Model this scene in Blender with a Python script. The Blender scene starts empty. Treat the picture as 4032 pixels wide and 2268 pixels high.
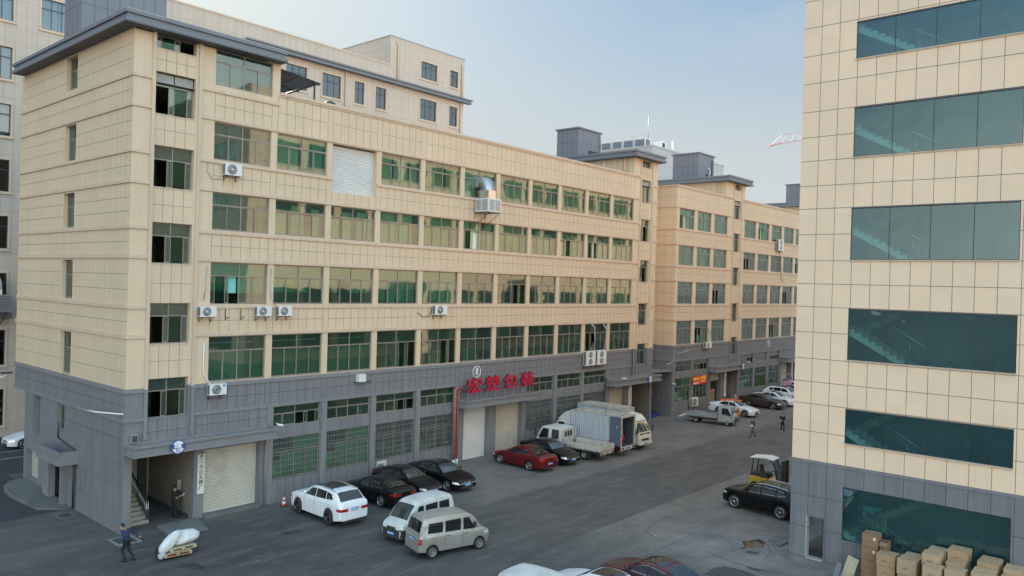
import bpy, bmesh, math, random
from mathutils import Vector, Matrix
PI = math.pi
R = math.radians
sc = bpy.context.scene
col = sc.collection

# ---------------------------------------------------------------- camera
cam = bpy.data.cameras.new('camera')
camo = bpy.data.objects.new('camera', cam)
col.objects.link(camo)
sc.camera = camo
cam.sensor_width = 36.0
cam.lens = 3069.4 / 4032 * 36.0
cam.clip_start = 0.1
cam.clip_end = 3000
YAW, PITCH, ROLL = 0.719343, -0.0049143, 0.0285046
f_ = Vector((math.cos(PITCH) * math.cos(YAW), math.cos(PITCH) * math.sin(YAW), math.sin(PITCH)))
r_ = Vector((math.sin(YAW), -math.cos(YAW), 0))
u_ = r_.cross(f_)
r2 = r_ * math.cos(ROLL) + u_ * math.sin(ROLL)
u2 = -r_ * math.sin(ROLL) + u_ * math.cos(ROLL)
M = Matrix((r2, u2, -f_)).transposed().to_4x4()
M.translation = Vector((-16.12, -38.78, 12.70))
camo.matrix_world = M

# ---------------------------------------------------------------- light
FILL_B, FILL_T, SKY_S = 3.9, 1.3, 0.085
SUN_AZ, SUN_EL = 74.0, 27.0      # azimuth from +X towards +Y
w = bpy.data.worlds.new('World')
sc.world = w
w.use_nodes = True
nt = w.node_tree
bg = nt.nodes['Background']
sky = nt.nodes.new('ShaderNodeTexSky')
sky.sky_type = 'NISHITA'
sky.sun_disc = False
sky.sun_elevation = R(SUN_EL)
sky.sun_rotation = R(90 - SUN_AZ)
sky.altitude = 0
sky.air_density = 1.0
sky.dust_density = 2.2
sky.ozone_density = 1.6
gm = nt.nodes.new('ShaderNodeGamma')
gm.inputs[1].default_value = 0.27
hsv = nt.nodes.new('ShaderNodeHueSaturation')
hsv.inputs['Saturation'].default_value = 2.6
hsv.inputs['Value'].default_value = 2.6
nt.links.new(sky.outputs[0], gm.inputs[0])
nt.links.new(gm.outputs[0], hsv.inputs['Color'])
# added warm sky brightening overhead and behind the camera, to lift the facades
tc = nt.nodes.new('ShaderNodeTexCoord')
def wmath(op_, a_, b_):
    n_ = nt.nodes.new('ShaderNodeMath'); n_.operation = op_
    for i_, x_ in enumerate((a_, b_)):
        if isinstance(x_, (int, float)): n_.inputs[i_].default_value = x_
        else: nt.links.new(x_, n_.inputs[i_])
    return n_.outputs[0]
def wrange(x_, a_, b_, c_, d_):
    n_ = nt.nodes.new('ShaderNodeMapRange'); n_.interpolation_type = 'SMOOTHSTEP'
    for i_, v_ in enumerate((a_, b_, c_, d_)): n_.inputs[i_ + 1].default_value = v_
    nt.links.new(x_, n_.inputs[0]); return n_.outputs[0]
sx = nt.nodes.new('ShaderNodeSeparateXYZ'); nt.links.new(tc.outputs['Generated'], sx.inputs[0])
back = wrange(wmath('ADD', wmath('MULTIPLY', sx.outputs[0], -0.45), wmath('MULTIPLY', sx.outputs[1], -0.89)), -0.1, 0.8, 0, FILL_B)
top = wrange(sx.outputs[2], 0.42, 0.85, 0, FILL_T)
sky_fill = wmath('ADD', wmath('ADD', back, top), 1.0)
def wmix(f_, a_, b_, mode='MIX'):
    n_ = nt.nodes.new('ShaderNodeMix'); n_.data_type = 'RGBA'; n_.blend_type = mode
    for i_, x_ in ((0, f_), (6, a_), (7, b_)):
        if isinstance(x_, float): n_.inputs[i_].default_value = x_
        elif isinstance(x_, tuple): n_.inputs[i_].default_value = (*x_, 1)
        else: nt.links.new(x_, n_.inputs[i_])
    return n_.outputs[2]
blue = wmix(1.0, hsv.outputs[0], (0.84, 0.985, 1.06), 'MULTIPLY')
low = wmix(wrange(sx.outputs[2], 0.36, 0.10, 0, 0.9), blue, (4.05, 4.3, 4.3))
warm = wmix(1.0, low, wmix(wrange(sky_fill, 1.0, 2.5, 0, 1), (1.0, 1.0, 1.0), (1.13, .965, .79)), 'MULTIPLY')
cn = nt.nodes.new('ShaderNodeTexNoise'); cn.inputs['Scale'].default_value = 2.2; cn.inputs['Detail'].default_value = 5; cn.inputs['Roughness'].default_value = .55
cmap = nt.nodes.new('ShaderNodeMapping'); cmap.inputs['Scale'].default_value = (1, 1, 3.2); nt.links.new(tc.outputs['Generated'], cmap.inputs[0]); nt.links.new(cmap.outputs[0], cn.inputs['Vector'])
warm = wmix(wrange(cn.outputs[0], 0.48, 0.68, 0, 0.22), warm, (4.9, 4.75, 4.85))
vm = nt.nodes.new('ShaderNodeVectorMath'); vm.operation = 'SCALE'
nt.links.new(warm, vm.inputs[0]); nt.links.new(sky_fill, vm.inputs['Scale'])
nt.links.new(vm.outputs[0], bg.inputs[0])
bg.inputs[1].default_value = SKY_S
sl = bpy.data.lights.new('sun', 'SUN')
sl.energy = 5.0
sl.angle = R(0.5)
sl.color = (1.0, 0.90, 0.76)
so = bpy.data.objects.new('sun', sl)
col.objects.link(so)
d = Vector((math.cos(R(SUN_AZ)) * math.cos(R(SUN_EL)), math.sin(R(SUN_AZ)) * math.cos(R(SUN_EL)), math.sin(R(SUN_EL))))
so.rotation_euler = d.to_track_quat('Z', 'Y').to_euler()
so.location = (0, 0, 60)
sc.view_settings.view_transform = 'Standard'
sc.view_settings.look = 'None'
sc.view_settings.exposure = 0.9
sc.view_settings.gamma = 1.0
sc.render.resolution_x, sc.render.resolution_y = 1024, 576
sc.cycles.max_bounces = 8
sc.cycles.transparent_max_bounces = 12

# ---------------------------------------------------------------- helpers
class MB:
    def __init__(s):
        s.v = []; s.f = []; s.m = []; s.sm = []; s.mats = []
    def mi(s, m):
        if m not in s.mats: s.mats.append(m)
        return s.mats.index(m)
    def quad(s, a, b, c, d, m, smooth=False):
        n = len(s.v); s.v += [tuple(a), tuple(b), tuple(c), tuple(d)]
        s.f.append((n, n + 1, n + 2, n + 3)); s.m.append(s.mi(m)); s.sm.append(smooth)
    def poly(s, pts, m, smooth=False):
        n = len(s.v); s.v += [tuple(p) for p in pts]
        s.f.append(tuple(range(n, n + len(pts)))); s.m.append(s.mi(m)); s.sm.append(smooth)
    def box(s, x0, x1, y0, y1, z0, z1, m):
        P = [(x, y, z) for z in (z0, z1) for y in (y0, y1) for x in (x0, x1)]
        n = len(s.v); s.v += P
        for f in ((0, 2, 3, 1), (4, 5, 7, 6), (0, 1, 5, 4), (2, 6, 7, 3), (0, 4, 6, 2), (1, 3, 7, 5)):
            s.f.append(tuple(n + i for i in f)); s.m.append(s.mi(m)); s.sm.append(False)
    def prism(s, pts, y0, y1, m, ax='y'):
        # pts: (a, z) outline extruded along y (or x when ax == 'x')
        def P(a, z, t): return (a, t, z) if ax == 'y' else (t, a, z)
        n = len(s.v); k = len(pts)
        s.v += [P(a, z, y0) for a, z in pts] + [P(a, z, y1) for a, z in pts]
        mi = s.mi(m)
        s.f.append(tuple(range(n, n + k))); s.f.append(tuple(range(n + 2 * k - 1, n + k - 1, -1)))
        s.m += [mi, mi]; s.sm += [False, False]
        for i in range(k):
            j = (i + 1) % k
            s.f.append((n + i, n + k + i, n + k + j, n + j)); s.m.append(mi); s.sm.append(False)
    def tube(s, pts, r, m, n=8, caps=True, smooth=True):
        pts = [Vector(p) for p in pts]
        rs = r if isinstance(r, (list, tuple)) else [r] * len(pts)
        base = len(s.v); mi = s.mi(m)
        up = Vector((0, 0, 1))
        prev = None
        for i, p in enumerate(pts):
            t = (pts[min(i + 1, len(pts) - 1)] - pts[max(i - 1, 0)]).normalized()
            if prev is None:
                a = t.cross(up)
                if a.length < 1e-3: a = t.cross(Vector((1, 0, 0)))
                a.normalize()
            else:
                a = (prev - t * prev.dot(t)).normalized()
            prev = a
            b = t.cross(a)
            for k in range(n):
                q = p + (a * math.cos(2 * PI * k / n) + b * math.sin(2 * PI * k / n)) * rs[i]
                s.v.append(tuple(q))
        for i in range(len(pts) - 1):
            for k in range(n):
                a0 = base + i * n + k; a1 = base + i * n + (k + 1) % n
                s.f.append((a0, a1, a1 + n, a0 + n)); s.m.append(mi); s.sm.append(smooth)
        if caps:
            s.f.append(tuple(base + k for k in range(n))[::-1]); s.m.append(mi); s.sm.append(False)
            e = base + (len(pts) - 1) * n
            s.f.append(tuple(e + k for k in range(n))); s.m.append(mi); s.sm.append(False)
    def grid(s, rows, m, smooth=True, closed=False):
        n = len(s.v); h = len(rows); w_ = len(rows[0]); mi = s.mi(m)
        for r0 in rows: s.v += [tuple(p) for p in r0]
        for i in range(h - 1):
            for j in range(w_ if closed else w_ - 1):
                j2 = (j + 1) % w_
                s.f.append((n + i * w_ + j, n + i * w_ + j2, n + (i + 1) * w_ + j2, n + (i + 1) * w_ + j))
                s.m.append(mi); s.sm.append(smooth)
    def lathe(s, prof, c, axis, m, n=20, smooth=True):
        # prof: (radius, offset along axis)
        ax = Vector(axis).normalized(); c = Vector(c)
        a = ax.orthogonal().normalized(); b = ax.cross(a)
        rows = []
        for (rr, t) in prof:
            rows.append([c + ax * t + (a * math.cos(2 * PI * k / n) + b * math.sin(2 * PI * k / n)) * rr for k in range(n)])
        s.grid(rows, m, smooth, True)
    def build(s, name, parent=None, loc=None, rz=0, bevel=0):
        me = bpy.data.meshes.new(name)
        me.from_pydata(s.v, [], s.f)
        for m in s.mats: me.materials.append(m)
        me.polygons.foreach_set('material_index', s.m)
        me.polygons.foreach_set('use_smooth', s.sm)
        me.update()
        o = bpy.data.objects.new(name, me)
        col.objects.link(o)
        if parent is not None: o.parent = parent
        if loc is not None: o.location = loc
        if rz: o.rotation_euler = (0, 0, rz)
        if bevel:
            b = o.modifiers.new('bevel', 'BEVEL'); b.width = bevel; b.segments = 2; b.limit_method = 'ANGLE'
        return o

def tag(o, label=None, cat=None, group=None, kind=None):
    if label: o['label'] = label
    if cat: o['category'] = cat
    if group: o['group'] = group
    if kind: o['kind'] = kind
    return o
def empty(name, loc, rz, label, cat, group=None):
    o = bpy.data.objects.new(name, None); col.objects.link(o)
    o.location = loc; o.rotation_euler = (0, 0, rz); o.empty_display_size = 0.3
    return tag(o, label, cat, group)

def mat(name, base, rough=0.6, metal=0.0, var=0.0, vs=1.0, bump=0.0, bs=20.0, spec=0.5, coat=0.0, grime=0.0, gs=0.6, stretch=None):
    m = bpy.data.materials.new(name); m.use_nodes = True
    t = m.node_tree; b = t.nodes['Principled BSDF']
    b.inputs['Base Color'].default_value = (*base, 1); b.inputs['Roughness'].default_value = rough
    b.inputs['Metallic'].default_value = metal
    b.inputs['Specular IOR Level'].default_value = spec
    if coat:
        b.inputs['Coat Weight'].default_value = coat; b.inputs['Coat Roughness'].default_value = 0.04
    if var or bump or grime:
        pos = t.nodes.new('ShaderNodeNewGeometry').outputs['Position']
        if stretch:
            mp = t.nodes.new('ShaderNodeMapping'); mp.inputs['Scale'].default_value = stretch
            t.links.new(pos, mp.inputs[0]); pos = mp.outputs[0]
    if var:
        n = t.nodes.new('ShaderNodeTexNoise'); n.inputs['Scale'].default_value = vs; n.inputs['Detail'].default_value = 6
        n.inputs['Roughness'].default_value = 0.65
        t.links.new(pos, n.inputs['Vector'])
        r = t.nodes.new('ShaderNodeMapRange'); r.inputs[1].default_value = 0.3; r.inputs[2].default_value = 0.7
        r.inputs[3].default_value = 1 - var; r.inputs[4].default_value = 1 + var
        t.links.new(n.outputs[0], r.inputs[0])
        mx = t.nodes.new('ShaderNodeMix'); mx.data_type = 'RGBA'; mx.blend_type = 'MULTIPLY'; mx.inputs[0].default_value = 1
        mx.inputs[6].default_value = (*base, 1)
        t.links.new(r.outputs[0], mx.inputs[7])
        out = mx.outputs[2]
        if grime:
            n2 = t.nodes.new('ShaderNodeTexNoise'); n2.inputs['Scale'].default_value = gs; n2.inputs['Detail'].default_value = 8
            t.links.new(pos, n2.inputs['Vector'])
            r2_ = t.nodes.new('ShaderNodeMapRange'); r2_.inputs[1].default_value = 0.52; r2_.inputs[2].default_value = 0.72
            r2_.inputs[4].default_value = grime
            t.links.new(n2.outputs[0], r2_.inputs[0])
            m2 = t.nodes.new('ShaderNodeMix'); m2.data_type = 'RGBA'
            m2.inputs[7].default_value = (0.10, 0.085, 0.07, 1)
            t.links.new(r2_.outputs[0], m2.inputs[0]); t.links.new(out, m2.inputs[6]); out = m2.outputs[2]
        t.links.new(out, b.inputs['Base Color'])
    if bump:
        n = t.nodes.new('ShaderNodeTexNoise'); n.inputs['Scale'].default_value = bs; n.inputs['Detail'].default_value = 4
        t.links.new(pos, n.inputs['Vector'])
        bp = t.nodes.new('ShaderNodeBump'); bp.inputs['Strength'].default_value = bump; bp.inputs['Distance'].default_value = 0.02
        t.links.new(n.outputs[0], bp.inputs['Height']); t.links.new(bp.outputs[0], b.inputs['Normal'])
    return m

def weather(m, cell=None, streak=0.10, cellvar=0.05, offs=(0, 0, 0)):
    t = m.node_tree; b = t.nodes['Principled BSDF']; src = b.inputs['Base Color'].links[0].from_socket if b.inputs['Base Color'].links else None
    geo = t.nodes.new('ShaderNodeNewGeometry'); pos = geo.outputs['Position']
    mp = t.nodes.new('ShaderNodeMapping'); mp.inputs['Scale'].default_value = (2.6, 2.6, .16); t.links.new(pos, mp.inputs[0])
    n = t.nodes.new('ShaderNodeTexNoise'); n.inputs['Scale'].default_value = 1.0; n.inputs['Detail'].default_value = 7; n.inputs['Roughness'].default_value = .7
    t.links.new(mp.outputs[0], n.inputs['Vector'])
    r = t.nodes.new('ShaderNodeMapRange'); r.inputs[1].default_value = .46; r.inputs[2].default_value = .74; r.inputs[3].default_value = 1.0; r.inputs[4].default_value = 1 - streak * 2.2
    t.links.new(n.outputs[0], r.inputs[0]); fac = r.outputs[0]
    if cell:
        sc_ = t.nodes.new('ShaderNodeVectorMath'); sc_.operation = 'DIVIDE'; sc_.inputs[1].default_value = cell
        ad = t.nodes.new('ShaderNodeVectorMath'); ad.operation = 'ADD'; ad.inputs[1].default_value = offs; t.links.new(pos, ad.inputs[0]); t.links.new(ad.outputs[0], sc_.inputs[0])
        fl = t.nodes.new('ShaderNodeVectorMath'); fl.operation = 'FLOOR'; t.links.new(sc_.outputs[0], fl.inputs[0])
        wn = t.nodes.new('ShaderNodeTexWhiteNoise'); t.links.new(fl.outputs[0], wn.inputs['Vector'])
        r2_ = t.nodes.new('ShaderNodeMapRange'); r2_.inputs[3].default_value = 1 - cellvar; r2_.inputs[4].default_value = 1 + cellvar; t.links.new(wn.outputs[0], r2_.inputs[0])
        mm = t.nodes.new('ShaderNodeMath'); mm.operation = 'MULTIPLY'; t.links.new(fac, mm.inputs[0]); t.links.new(r2_.outputs[0], mm.inputs[1]); fac = mm.outputs[0]
    v = t.nodes.new('ShaderNodeVectorMath'); v.operation = 'SCALE'
    if src: t.links.new(src, v.inputs[0])
    else: v.inputs[0].default_value = b.inputs['Base Color'].default_value[:3]
    t.links.new(fac, v.inputs['Scale']); t.links.new(v.outputs[0], b.inputs['Base Color'])
    return m

def glass(name, tint, refl=0.08, rough=0.03, bump=0.02, film=None, gcol=(0.9, 0.97, 0.95)):
    m = bpy.data.materials.new(name); m.use_nodes = True
    t = m.node_tree; t.nodes.remove(t.nodes['Principled BSDF']); out = t.nodes['Material Output']
    tr = t.nodes.new('ShaderNodeBsdfTransparent'); tr.inputs[0].default_value = (*tint, 1)
    gl = t.nodes.new('ShaderNodeBsdfGlossy'); gl.inputs['Roughness'].default_value = rough
    gl.inputs['Color'].default_value = (*gcol, 1)
    fr = t.nodes.new('ShaderNodeFresnel'); fr.inputs[0].default_value = 1.5
    ad = t.nodes.new('ShaderNodeMath'); ad.operation = 'ADD'; ad.inputs[1].default_value = refl; ad.use_clamp = True
    mx = t.nodes.new('ShaderNodeMixShader')
    if bump:
        geo = t.nodes.new('ShaderNodeNewGeometry')
        n = t.nodes.new('ShaderNodeTexNoise'); n.inputs['Scale'].default_value = 1.1; n.inputs['Detail'].default_value = 1
        bp = t.nodes.new('ShaderNodeBump'); bp.inputs['Strength'].default_value = bump * 8; bp.inputs['Distance'].default_value = 0.02
        t.links.new(geo.outputs['Position'], n.inputs['Vector']); t.links.new(n.outputs[0], bp.inputs['Height'])
        t.links.new(bp.outputs[0], gl.inputs['Normal'])
    t.links.new(fr.outputs[0], ad.inputs[0]); t.links.new(ad.outputs[0], mx.inputs[0])
    base_ = tr.outputs[0]
    if film:
        df = t.nodes.new('ShaderNodeBsdfDiffuse'); df.inputs[0].default_value = (*film[1], 1); m2 = t.nodes.new('ShaderNodeMixShader'); m2.inputs[0].default_value = film[0]
        t.links.new(tr.outputs[0], m2.inputs[1]); t.links.new(df.outputs[0], m2.inputs[2]); base_ = m2.outputs[0]
    t.links.new(base_, mx.inputs[1]); t.links.new(gl.outputs[0], mx.inputs[2]); t.links.new(mx.outputs[0], out.inputs[0])
    return m

def paint(name, c, metal=0.0, rough=0.28, dirt=0.05, coat=0.45, spec=0.35):
    return mat(name, c, rough, metal, var=dirt, vs=3.0, coat=coat, spec=spec)

BEIGE = mat('beige_stone_paint', (0.63, 0.485, 0.335), 0.75, var=0.05, vs=0.35, bump=0.15, bs=60)
BEIGE_TRIM = mat('beige_trim_paint', (0.60, 0.455, 0.335), 0.75, var=0.04, vs=0.5)
BJOINT = mat('beige_joint', (0.27, 0.21, 0.15), 0.8)
GREY = mat('grey_stone_paint', (0.185, 0.185, 0.195), 0.7, var=0.08, vs=0.5, bump=0.15, bs=60)
GREY_TRIM = mat('grey_trim_paint', (0.205, 0.205, 0.212), 0.7, var=0.05, vs=0.5)
GJOINT = mat('grey_joint', (0.06, 0.062, 0.07), 0.8)
ROOFG = mat('roof_grey_paint', (0.17, 0.18, 0.205), 0.6, var=0.06, vs=0.4)
SOFF = mat('soffit_grey', (0.13, 0.125, 0.13), 0.8)
CONC = mat('roof_concrete', (0.33, 0.32, 0.30), 0.9, var=0.15, vs=0.8)
weather(BEIGE, (.557, 50, 3.8), .038, .018, (.0, 0, 1.4)); weather(BEIGE_TRIM, None, .07); weather(GREY, (1.1, 50, 9), .12, .03); weather(GREY_TRIM, None, .10)
BEIGE2 = mat('far_beige_tile', (0.52, 0.43, 0.355), 0.7, var=0.04, vs=0.4)
BEIGE3 = mat('right_beige_panel', (0.87, 0.64, 0.445), 0.6, var=0.035, vs=0.25)
weather(BEIGE3, (50, .817, 1.19), .018, .028, (0, 24.51, .3)); weather(BEIGE2, None, .06)
FRAME = mat('bronze_window_frame', (0.27, 0.245, 0.21), 0.45, metal=0.3)
FRAMEB = mat('dark_blue_window_frame', (0.05, 0.065, 0.10), 0.4)
FRAMED = mat('dark_window_frame', (0.045, 0.045, 0.05), 0.4)
GLASS = glass('green_tinted_glass', (0.42, 0.64, 0.50), 0.075, film=(0.26, (0.085, 0.155, 0.115)))
GLASS2 = glass('blue_grey_glass', (0.34, 0.42, 0.50), 0.08, gcol=(0.75, 0.88, 1.0))
GLASS3 = glass('large_green_glass', (0.47, 0.74, 0.72), 0.10, rough=0.02, bump=0.06, film=(0.14, (0.06, 0.20, 0.21)), gcol=(0.62, 0.90, 1.0))
ROOM = mat('room_wall', (0.24, 0.25, 0.22), 0.9, var=0.3, vs=0.7)
ROOMD = mat('room_dark', (0.05, 0.05, 0.055), 0.9)
PLASTER = mat('lobby_plaster', (0.20, 0.175, 0.14), 0.9, var=0.18, vs=1.2, bump=0.3, bs=12)
C_CREAM = mat('curtain_cream', (0.72, 0.66, 0.42), 0.9, var=0.12, vs=1.5)
C_WHITE = mat('curtain_white', (0.80, 0.82, 0.70), 0.9, var=0.08, vs=2)
C_DARK = mat('curtain_dark', (0.17, 0.165, 0.17), 0.9, var=0.3, vs=2)
C_BLUE = mat('curtain_blue', (0.10, 0.20, 0.23), 0.9, var=0.3, vs=2)
C_TEAL = mat('blind_teal', (0.22, 0.62, 0.55), 0.8, var=0.05, vs=2)
C_GREEN = mat('sheet_green', (0.27, 0.66, 0.36), 0.8, var=0.15, vs=2)
C_LAMP = mat('panel_pale', (0.6, 0.62, 0.6), 0.7)
SHUT = mat('shutter_cream', (0.50, 0.47, 0.40), 0.5, var=0.08, vs=0.8, grime=0.25, gs=0.9)
SHUTW = mat('shutter_white', (0.62, 0.62, 0.60), 0.45, var=0.05, vs=0.8)
METAL = mat('galvanised_metal', (0.42, 0.43, 0.45), 0.4, metal=0.7, var=0.1, vs=4)
STEEL = mat('stainless_steel', (0.6, 0.6, 0.6), 0.25, metal=0.9)
COPE = mat('pale_coping', (0.42, 0.41, 0.40), 0.7)
BLACK = mat('black_rubber', (0.02, 0.02, 0.022), 0.7)
DARKM = mat('dark_metal', (0.05, 0.052, 0.058), 0.5, metal=0.3)
ACW = mat('ac_casing_white', (0.66, 0.66, 0.63), 0.5, var=0.06, vs=3)
ACD = mat('ac_fan_dark', (0.13, 0.135, 0.14), 0.5)
PIPE = mat('faded_red_pipe', (0.33, 0.13, 0.12), 0.6, var=0.2, vs=3)
WHITE = mat('white_paint', (0.72, 0.72, 0.72), 0.5)
WOOD = mat('pale_wood', (0.42, 0.29, 0.16), 0.8, var=0.25, vs=4)
WOODD = mat('worn_board', (0.50, 0.43, 0.28), 0.85, var=0.3, vs=3, grime=0.4, gs=3)
RED = mat('sign_red', (0.42, 0.008, 0.045), 0.5)
REDB = mat('banner_red', (0.65, 0.02, 0.01), 0.6)
YEL = mat('banner_yellow', (0.9, 0.62, 0.06), 0.6)
BLUE = mat('sign_blue', (0.03, 0.05, 0.25), 0.5)
STEP = mat('granite_step', (0.36, 0.31, 0.26), 0.6, var=0.1, vs=4)
INK = mat('black_ink', (0.02, 0.02, 0.02), 0.6)

def text(name, body, size, m, parent, mw, ext=0.004, bold=0.0, sx=1.0, line=1.0):
    c = bpy.data.curves.new(name, 'FONT'); c.body = body; c.size = size; c.extrude = ext
    c.align_x = 'CENTER'; c.align_y = 'CENTER'; c.space_line = line; c.resolution_u = 2
    tmp = bpy.data.objects.new(name, c); col.objects.link(tmp)
    bpy.context.view_layer.update()
    me = bpy.data.meshes.new_from_object(tmp.evaluated_get(bpy.context.evaluated_depsgraph_get()))
    bpy.data.objects.remove(tmp)
    me.transform(Matrix.Diagonal((sx, 1, 1, 1)))
    if bold:        # heavier strokes: the same glyph laid over itself with small shifts
        bm = bmesh.new(); k = 0
        for dx, dy in ((0, 0), (bold, 0), (-bold, 0), (0, bold), (0, -bold), (bold * .7, bold * .7), (-bold * .7, -bold * .7), (bold * .7, -bold * .7), (-bold * .7, bold * .7)):
            t_ = me.copy(); t_.transform(Matrix.Translation((dx, dy, -.0012 * k))); bm.from_mesh(t_); bpy.data.meshes.remove(t_); k += 1
        bm.to_mesh(me); bm.free()
    me.name = name; me.materials.clear(); me.materials.append(m)
    me.polygons.foreach_set('material_index', [0] * len(me.polygons))
    o = bpy.data.objects.new(name, me); col.objects.link(o)
    o.parent = parent; o.matrix_local = mw
    return o
FACE_Y = Matrix.Rotation(PI / 2, 4, 'X')             # text reading from -Y, standing
def at(x, y, z, m=FACE_Y): return Matrix.Translation((x, y, z)) @ m

# ---------------------------------------------------------------- ground
def ground_mat():
    m = bpy.data.materials.new('yard_concrete'); m.use_nodes = True
    t = m.node_tree; b = t.nodes['Principled BSDF']; N = t.nodes.new; L = t.links.new
    geo = N('ShaderNodeNewGeometry'); pos = geo.outputs['Position']
    def noise(scale, detail=6, stretch=None, rough=0.6):   # fractal patches
        v = pos
        if stretch:
            mp = N('ShaderNodeMapping'); mp.inputs['Scale'].default_value = stretch[:3]
            mp.inputs['Rotation'].default_value = (0, 0, stretch[3]); L(pos, mp.inputs[0]); v = mp.outputs[0]
        n = N('ShaderNodeTexNoise'); n.inputs['Scale'].default_value = scale; n.inputs['Detail'].default_value = detail
        n.inputs['Roughness'].default_value = rough
        L(v, n.inputs['Vector']); return n.outputs[0]
    def rng(x, a, b_, c=0.0, d_=1.0):
        r = N('ShaderNodeMapRange'); r.inputs[1].default_value = a; r.inputs[2].default_value = b_
        r.inputs[3].default_value = c; r.inputs[4].default_value = d_; L(x, r.inputs[0]); return r.outputs[0]
    def op(o, a, b_):
        n = N('ShaderNodeMath'); n.operation = o
        for i, x in enumerate((a, b_)):
            if isinstance(x, (int, float)): n.inputs[i].default_value = x
            else: L(x, n.inputs[i])
        return n.outputs[0]
    def mix(fac, a, b_, blend='MIX'):
        n = N('ShaderNodeMix'); n.data_type = 'RGBA'; n.blend_type = blend
        if isinstance(fac, (int, float)): n.inputs[0].default_value = fac
        else: L(fac, n.inputs[0])
        for i, x in ((6, a), (7, b_)):
            if isinstance(x, tuple): n.inputs[i].default_value = (*x, 1)
            else: L(x, n.inputs[i])
        return n.outputs[2]
    sp = N('ShaderNodeSeparateXYZ'); L(pos, sp.inputs[0]); X, Y = sp.outputs[0], sp.outputs[1]
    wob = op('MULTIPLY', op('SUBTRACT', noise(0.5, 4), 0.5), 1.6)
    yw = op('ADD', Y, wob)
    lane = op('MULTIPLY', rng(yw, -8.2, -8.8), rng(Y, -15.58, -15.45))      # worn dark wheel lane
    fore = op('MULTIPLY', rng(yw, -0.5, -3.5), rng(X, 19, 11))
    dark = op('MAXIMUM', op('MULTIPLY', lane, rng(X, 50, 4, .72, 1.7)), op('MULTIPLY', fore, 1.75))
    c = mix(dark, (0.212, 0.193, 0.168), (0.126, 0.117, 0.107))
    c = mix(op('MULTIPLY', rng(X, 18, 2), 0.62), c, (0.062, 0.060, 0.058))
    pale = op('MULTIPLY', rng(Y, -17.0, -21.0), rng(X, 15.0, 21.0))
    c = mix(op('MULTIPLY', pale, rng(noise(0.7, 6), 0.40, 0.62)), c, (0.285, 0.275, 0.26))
    c = mix(rng(noise(0.22, 5, (1, 1.8, 1, 0.2)), 0.42, 0.62), c, mix(0.9, c, (0.80, 0.80, 0.82), 'MULTIPLY'))
    c = mix(op('MULTIPLY', rng(noise(0.9, 8, (0.35, 1.6, 1, 0.15), 0.7), 0.50, 0.70), 0.42), c, (0.25, 0.236, 0.215))
    c = mix(op('MULTIPLY', rng(noise(1.7, 6, (1.5, 0.4, 1, -0.1), 0.7), 0.54, 0.72), 0.55), c, (0.085, 0.083, 0.083))
    c = mix(op('MULTIPLY', rng(noise(0.35, 7, (1, 1.4, 1, .5), .75), 0.50, 0.62), 0.5), c, mix(1.0, c, (0.70, 0.70, 0.73), 'MULTIPLY'))
    c = mix(op('MULTIPLY', rng(noise(2.6, 8, (.6, 1.3, 1, .05), .8), 0.56, 0.68), 0.22), c, (0.25, 0.238, 0.222))
    c = mix(rng(noise(6.0, 8), 0.35, 0.65), c, mix(1.0, c, (0.86, 0.86, 0.87), 'MULTIPLY'))
    c = mix(rng(noise(60.0, 2), 0.3, 0.7), c, mix(1.0, c, (0.88, 0.88, 0.88), 'MULTIPLY'))
    L(c, b.inputs['Base Color'])
    rr = rng(noise(1.2, 5), 0.3, 0.7, 0.62, 0.85); L(rr, b.inputs['Roughness'])
    b.inputs['Specular IOR Level'].default_value = 0.35
    bp = N('ShaderNodeBump'); bp.inputs['Strength'].default_value = 0.25; bp.inputs['Distance'].default_value = 0.02
    L(noise(25, 6), bp.inputs['Height']); L(bp.outputs[0], b.inputs['Normal'])
    return m
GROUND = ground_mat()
ASPH = mat('dark_asphalt', (0.040, 0.043, 0.050), 0.8, var=0.18, vs=0.8, bump=0.3, bs=40)
PAVE = mat('pavement_concrete', (0.135, 0.135, 0.13), 0.85, var=0.2, vs=0.9, bump=0.2, bs=20, grime=0.4, gs=1.2)
SEAM = mat('seam_tar', (0.045, 0.045, 0.048), 0.9)
SEAML = mat('chalky_concrete', (0.20, 0.20, 0.195), 0.9, var=0.25, vs=5)
WET = mat('oil_stained_concrete', (0.020, 0.021, 0.024), 0.35, var=0.3, vs=3)
WATER = mat('puddle_water', (0.025, 0.027, 0.030), 0.06, spec=0.6)
LINE = mat('faded_road_line', (0.35, 0.36, 0.36), 0.8, var=0.2, vs=4)

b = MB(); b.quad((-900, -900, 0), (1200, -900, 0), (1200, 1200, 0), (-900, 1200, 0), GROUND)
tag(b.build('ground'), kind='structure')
b = MB(); b.poly([(-60, 5.2, .004), (-3.4, 6.0, .004), (-1.5, 6.2, .004), (-.2, 6.4, .004), (-.2, 28.9, .004), (-60, 28.9, .004)], ASPH)
b.quad((-.2, 16.3, .004), (130, 16.3, .004), (130, 28.9, .004), (-.2, 28.9, .004), ASPH)
tag(b.build('road'), kind='structure')
b = MB()
b.box(-60, 60, 20.95, 21.1, .008, .012, LINE); b.box(-60, 60, 23.2, 23.32, .008, .012, LINE)
tag(b.build('road_marking'), kind='structure')
def outline_obj(name, pts, z, m, jitter=0.0, seed=1):
    rr = random.Random(seed); out = []
    n = len(pts)
    for i in range(n):
        a = Vector(pts[i]); c = Vector(pts[(i + 1) % n])
        for k in range(4):
            p = a.lerp(c, k / 4); out.append((p.x + rr.uniform(-1, 1) * jitter, p.y + rr.uniform(-1, 1) * jitter, z))
    q = MB(); q.poly(out, m)
    return q.build(name)
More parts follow.
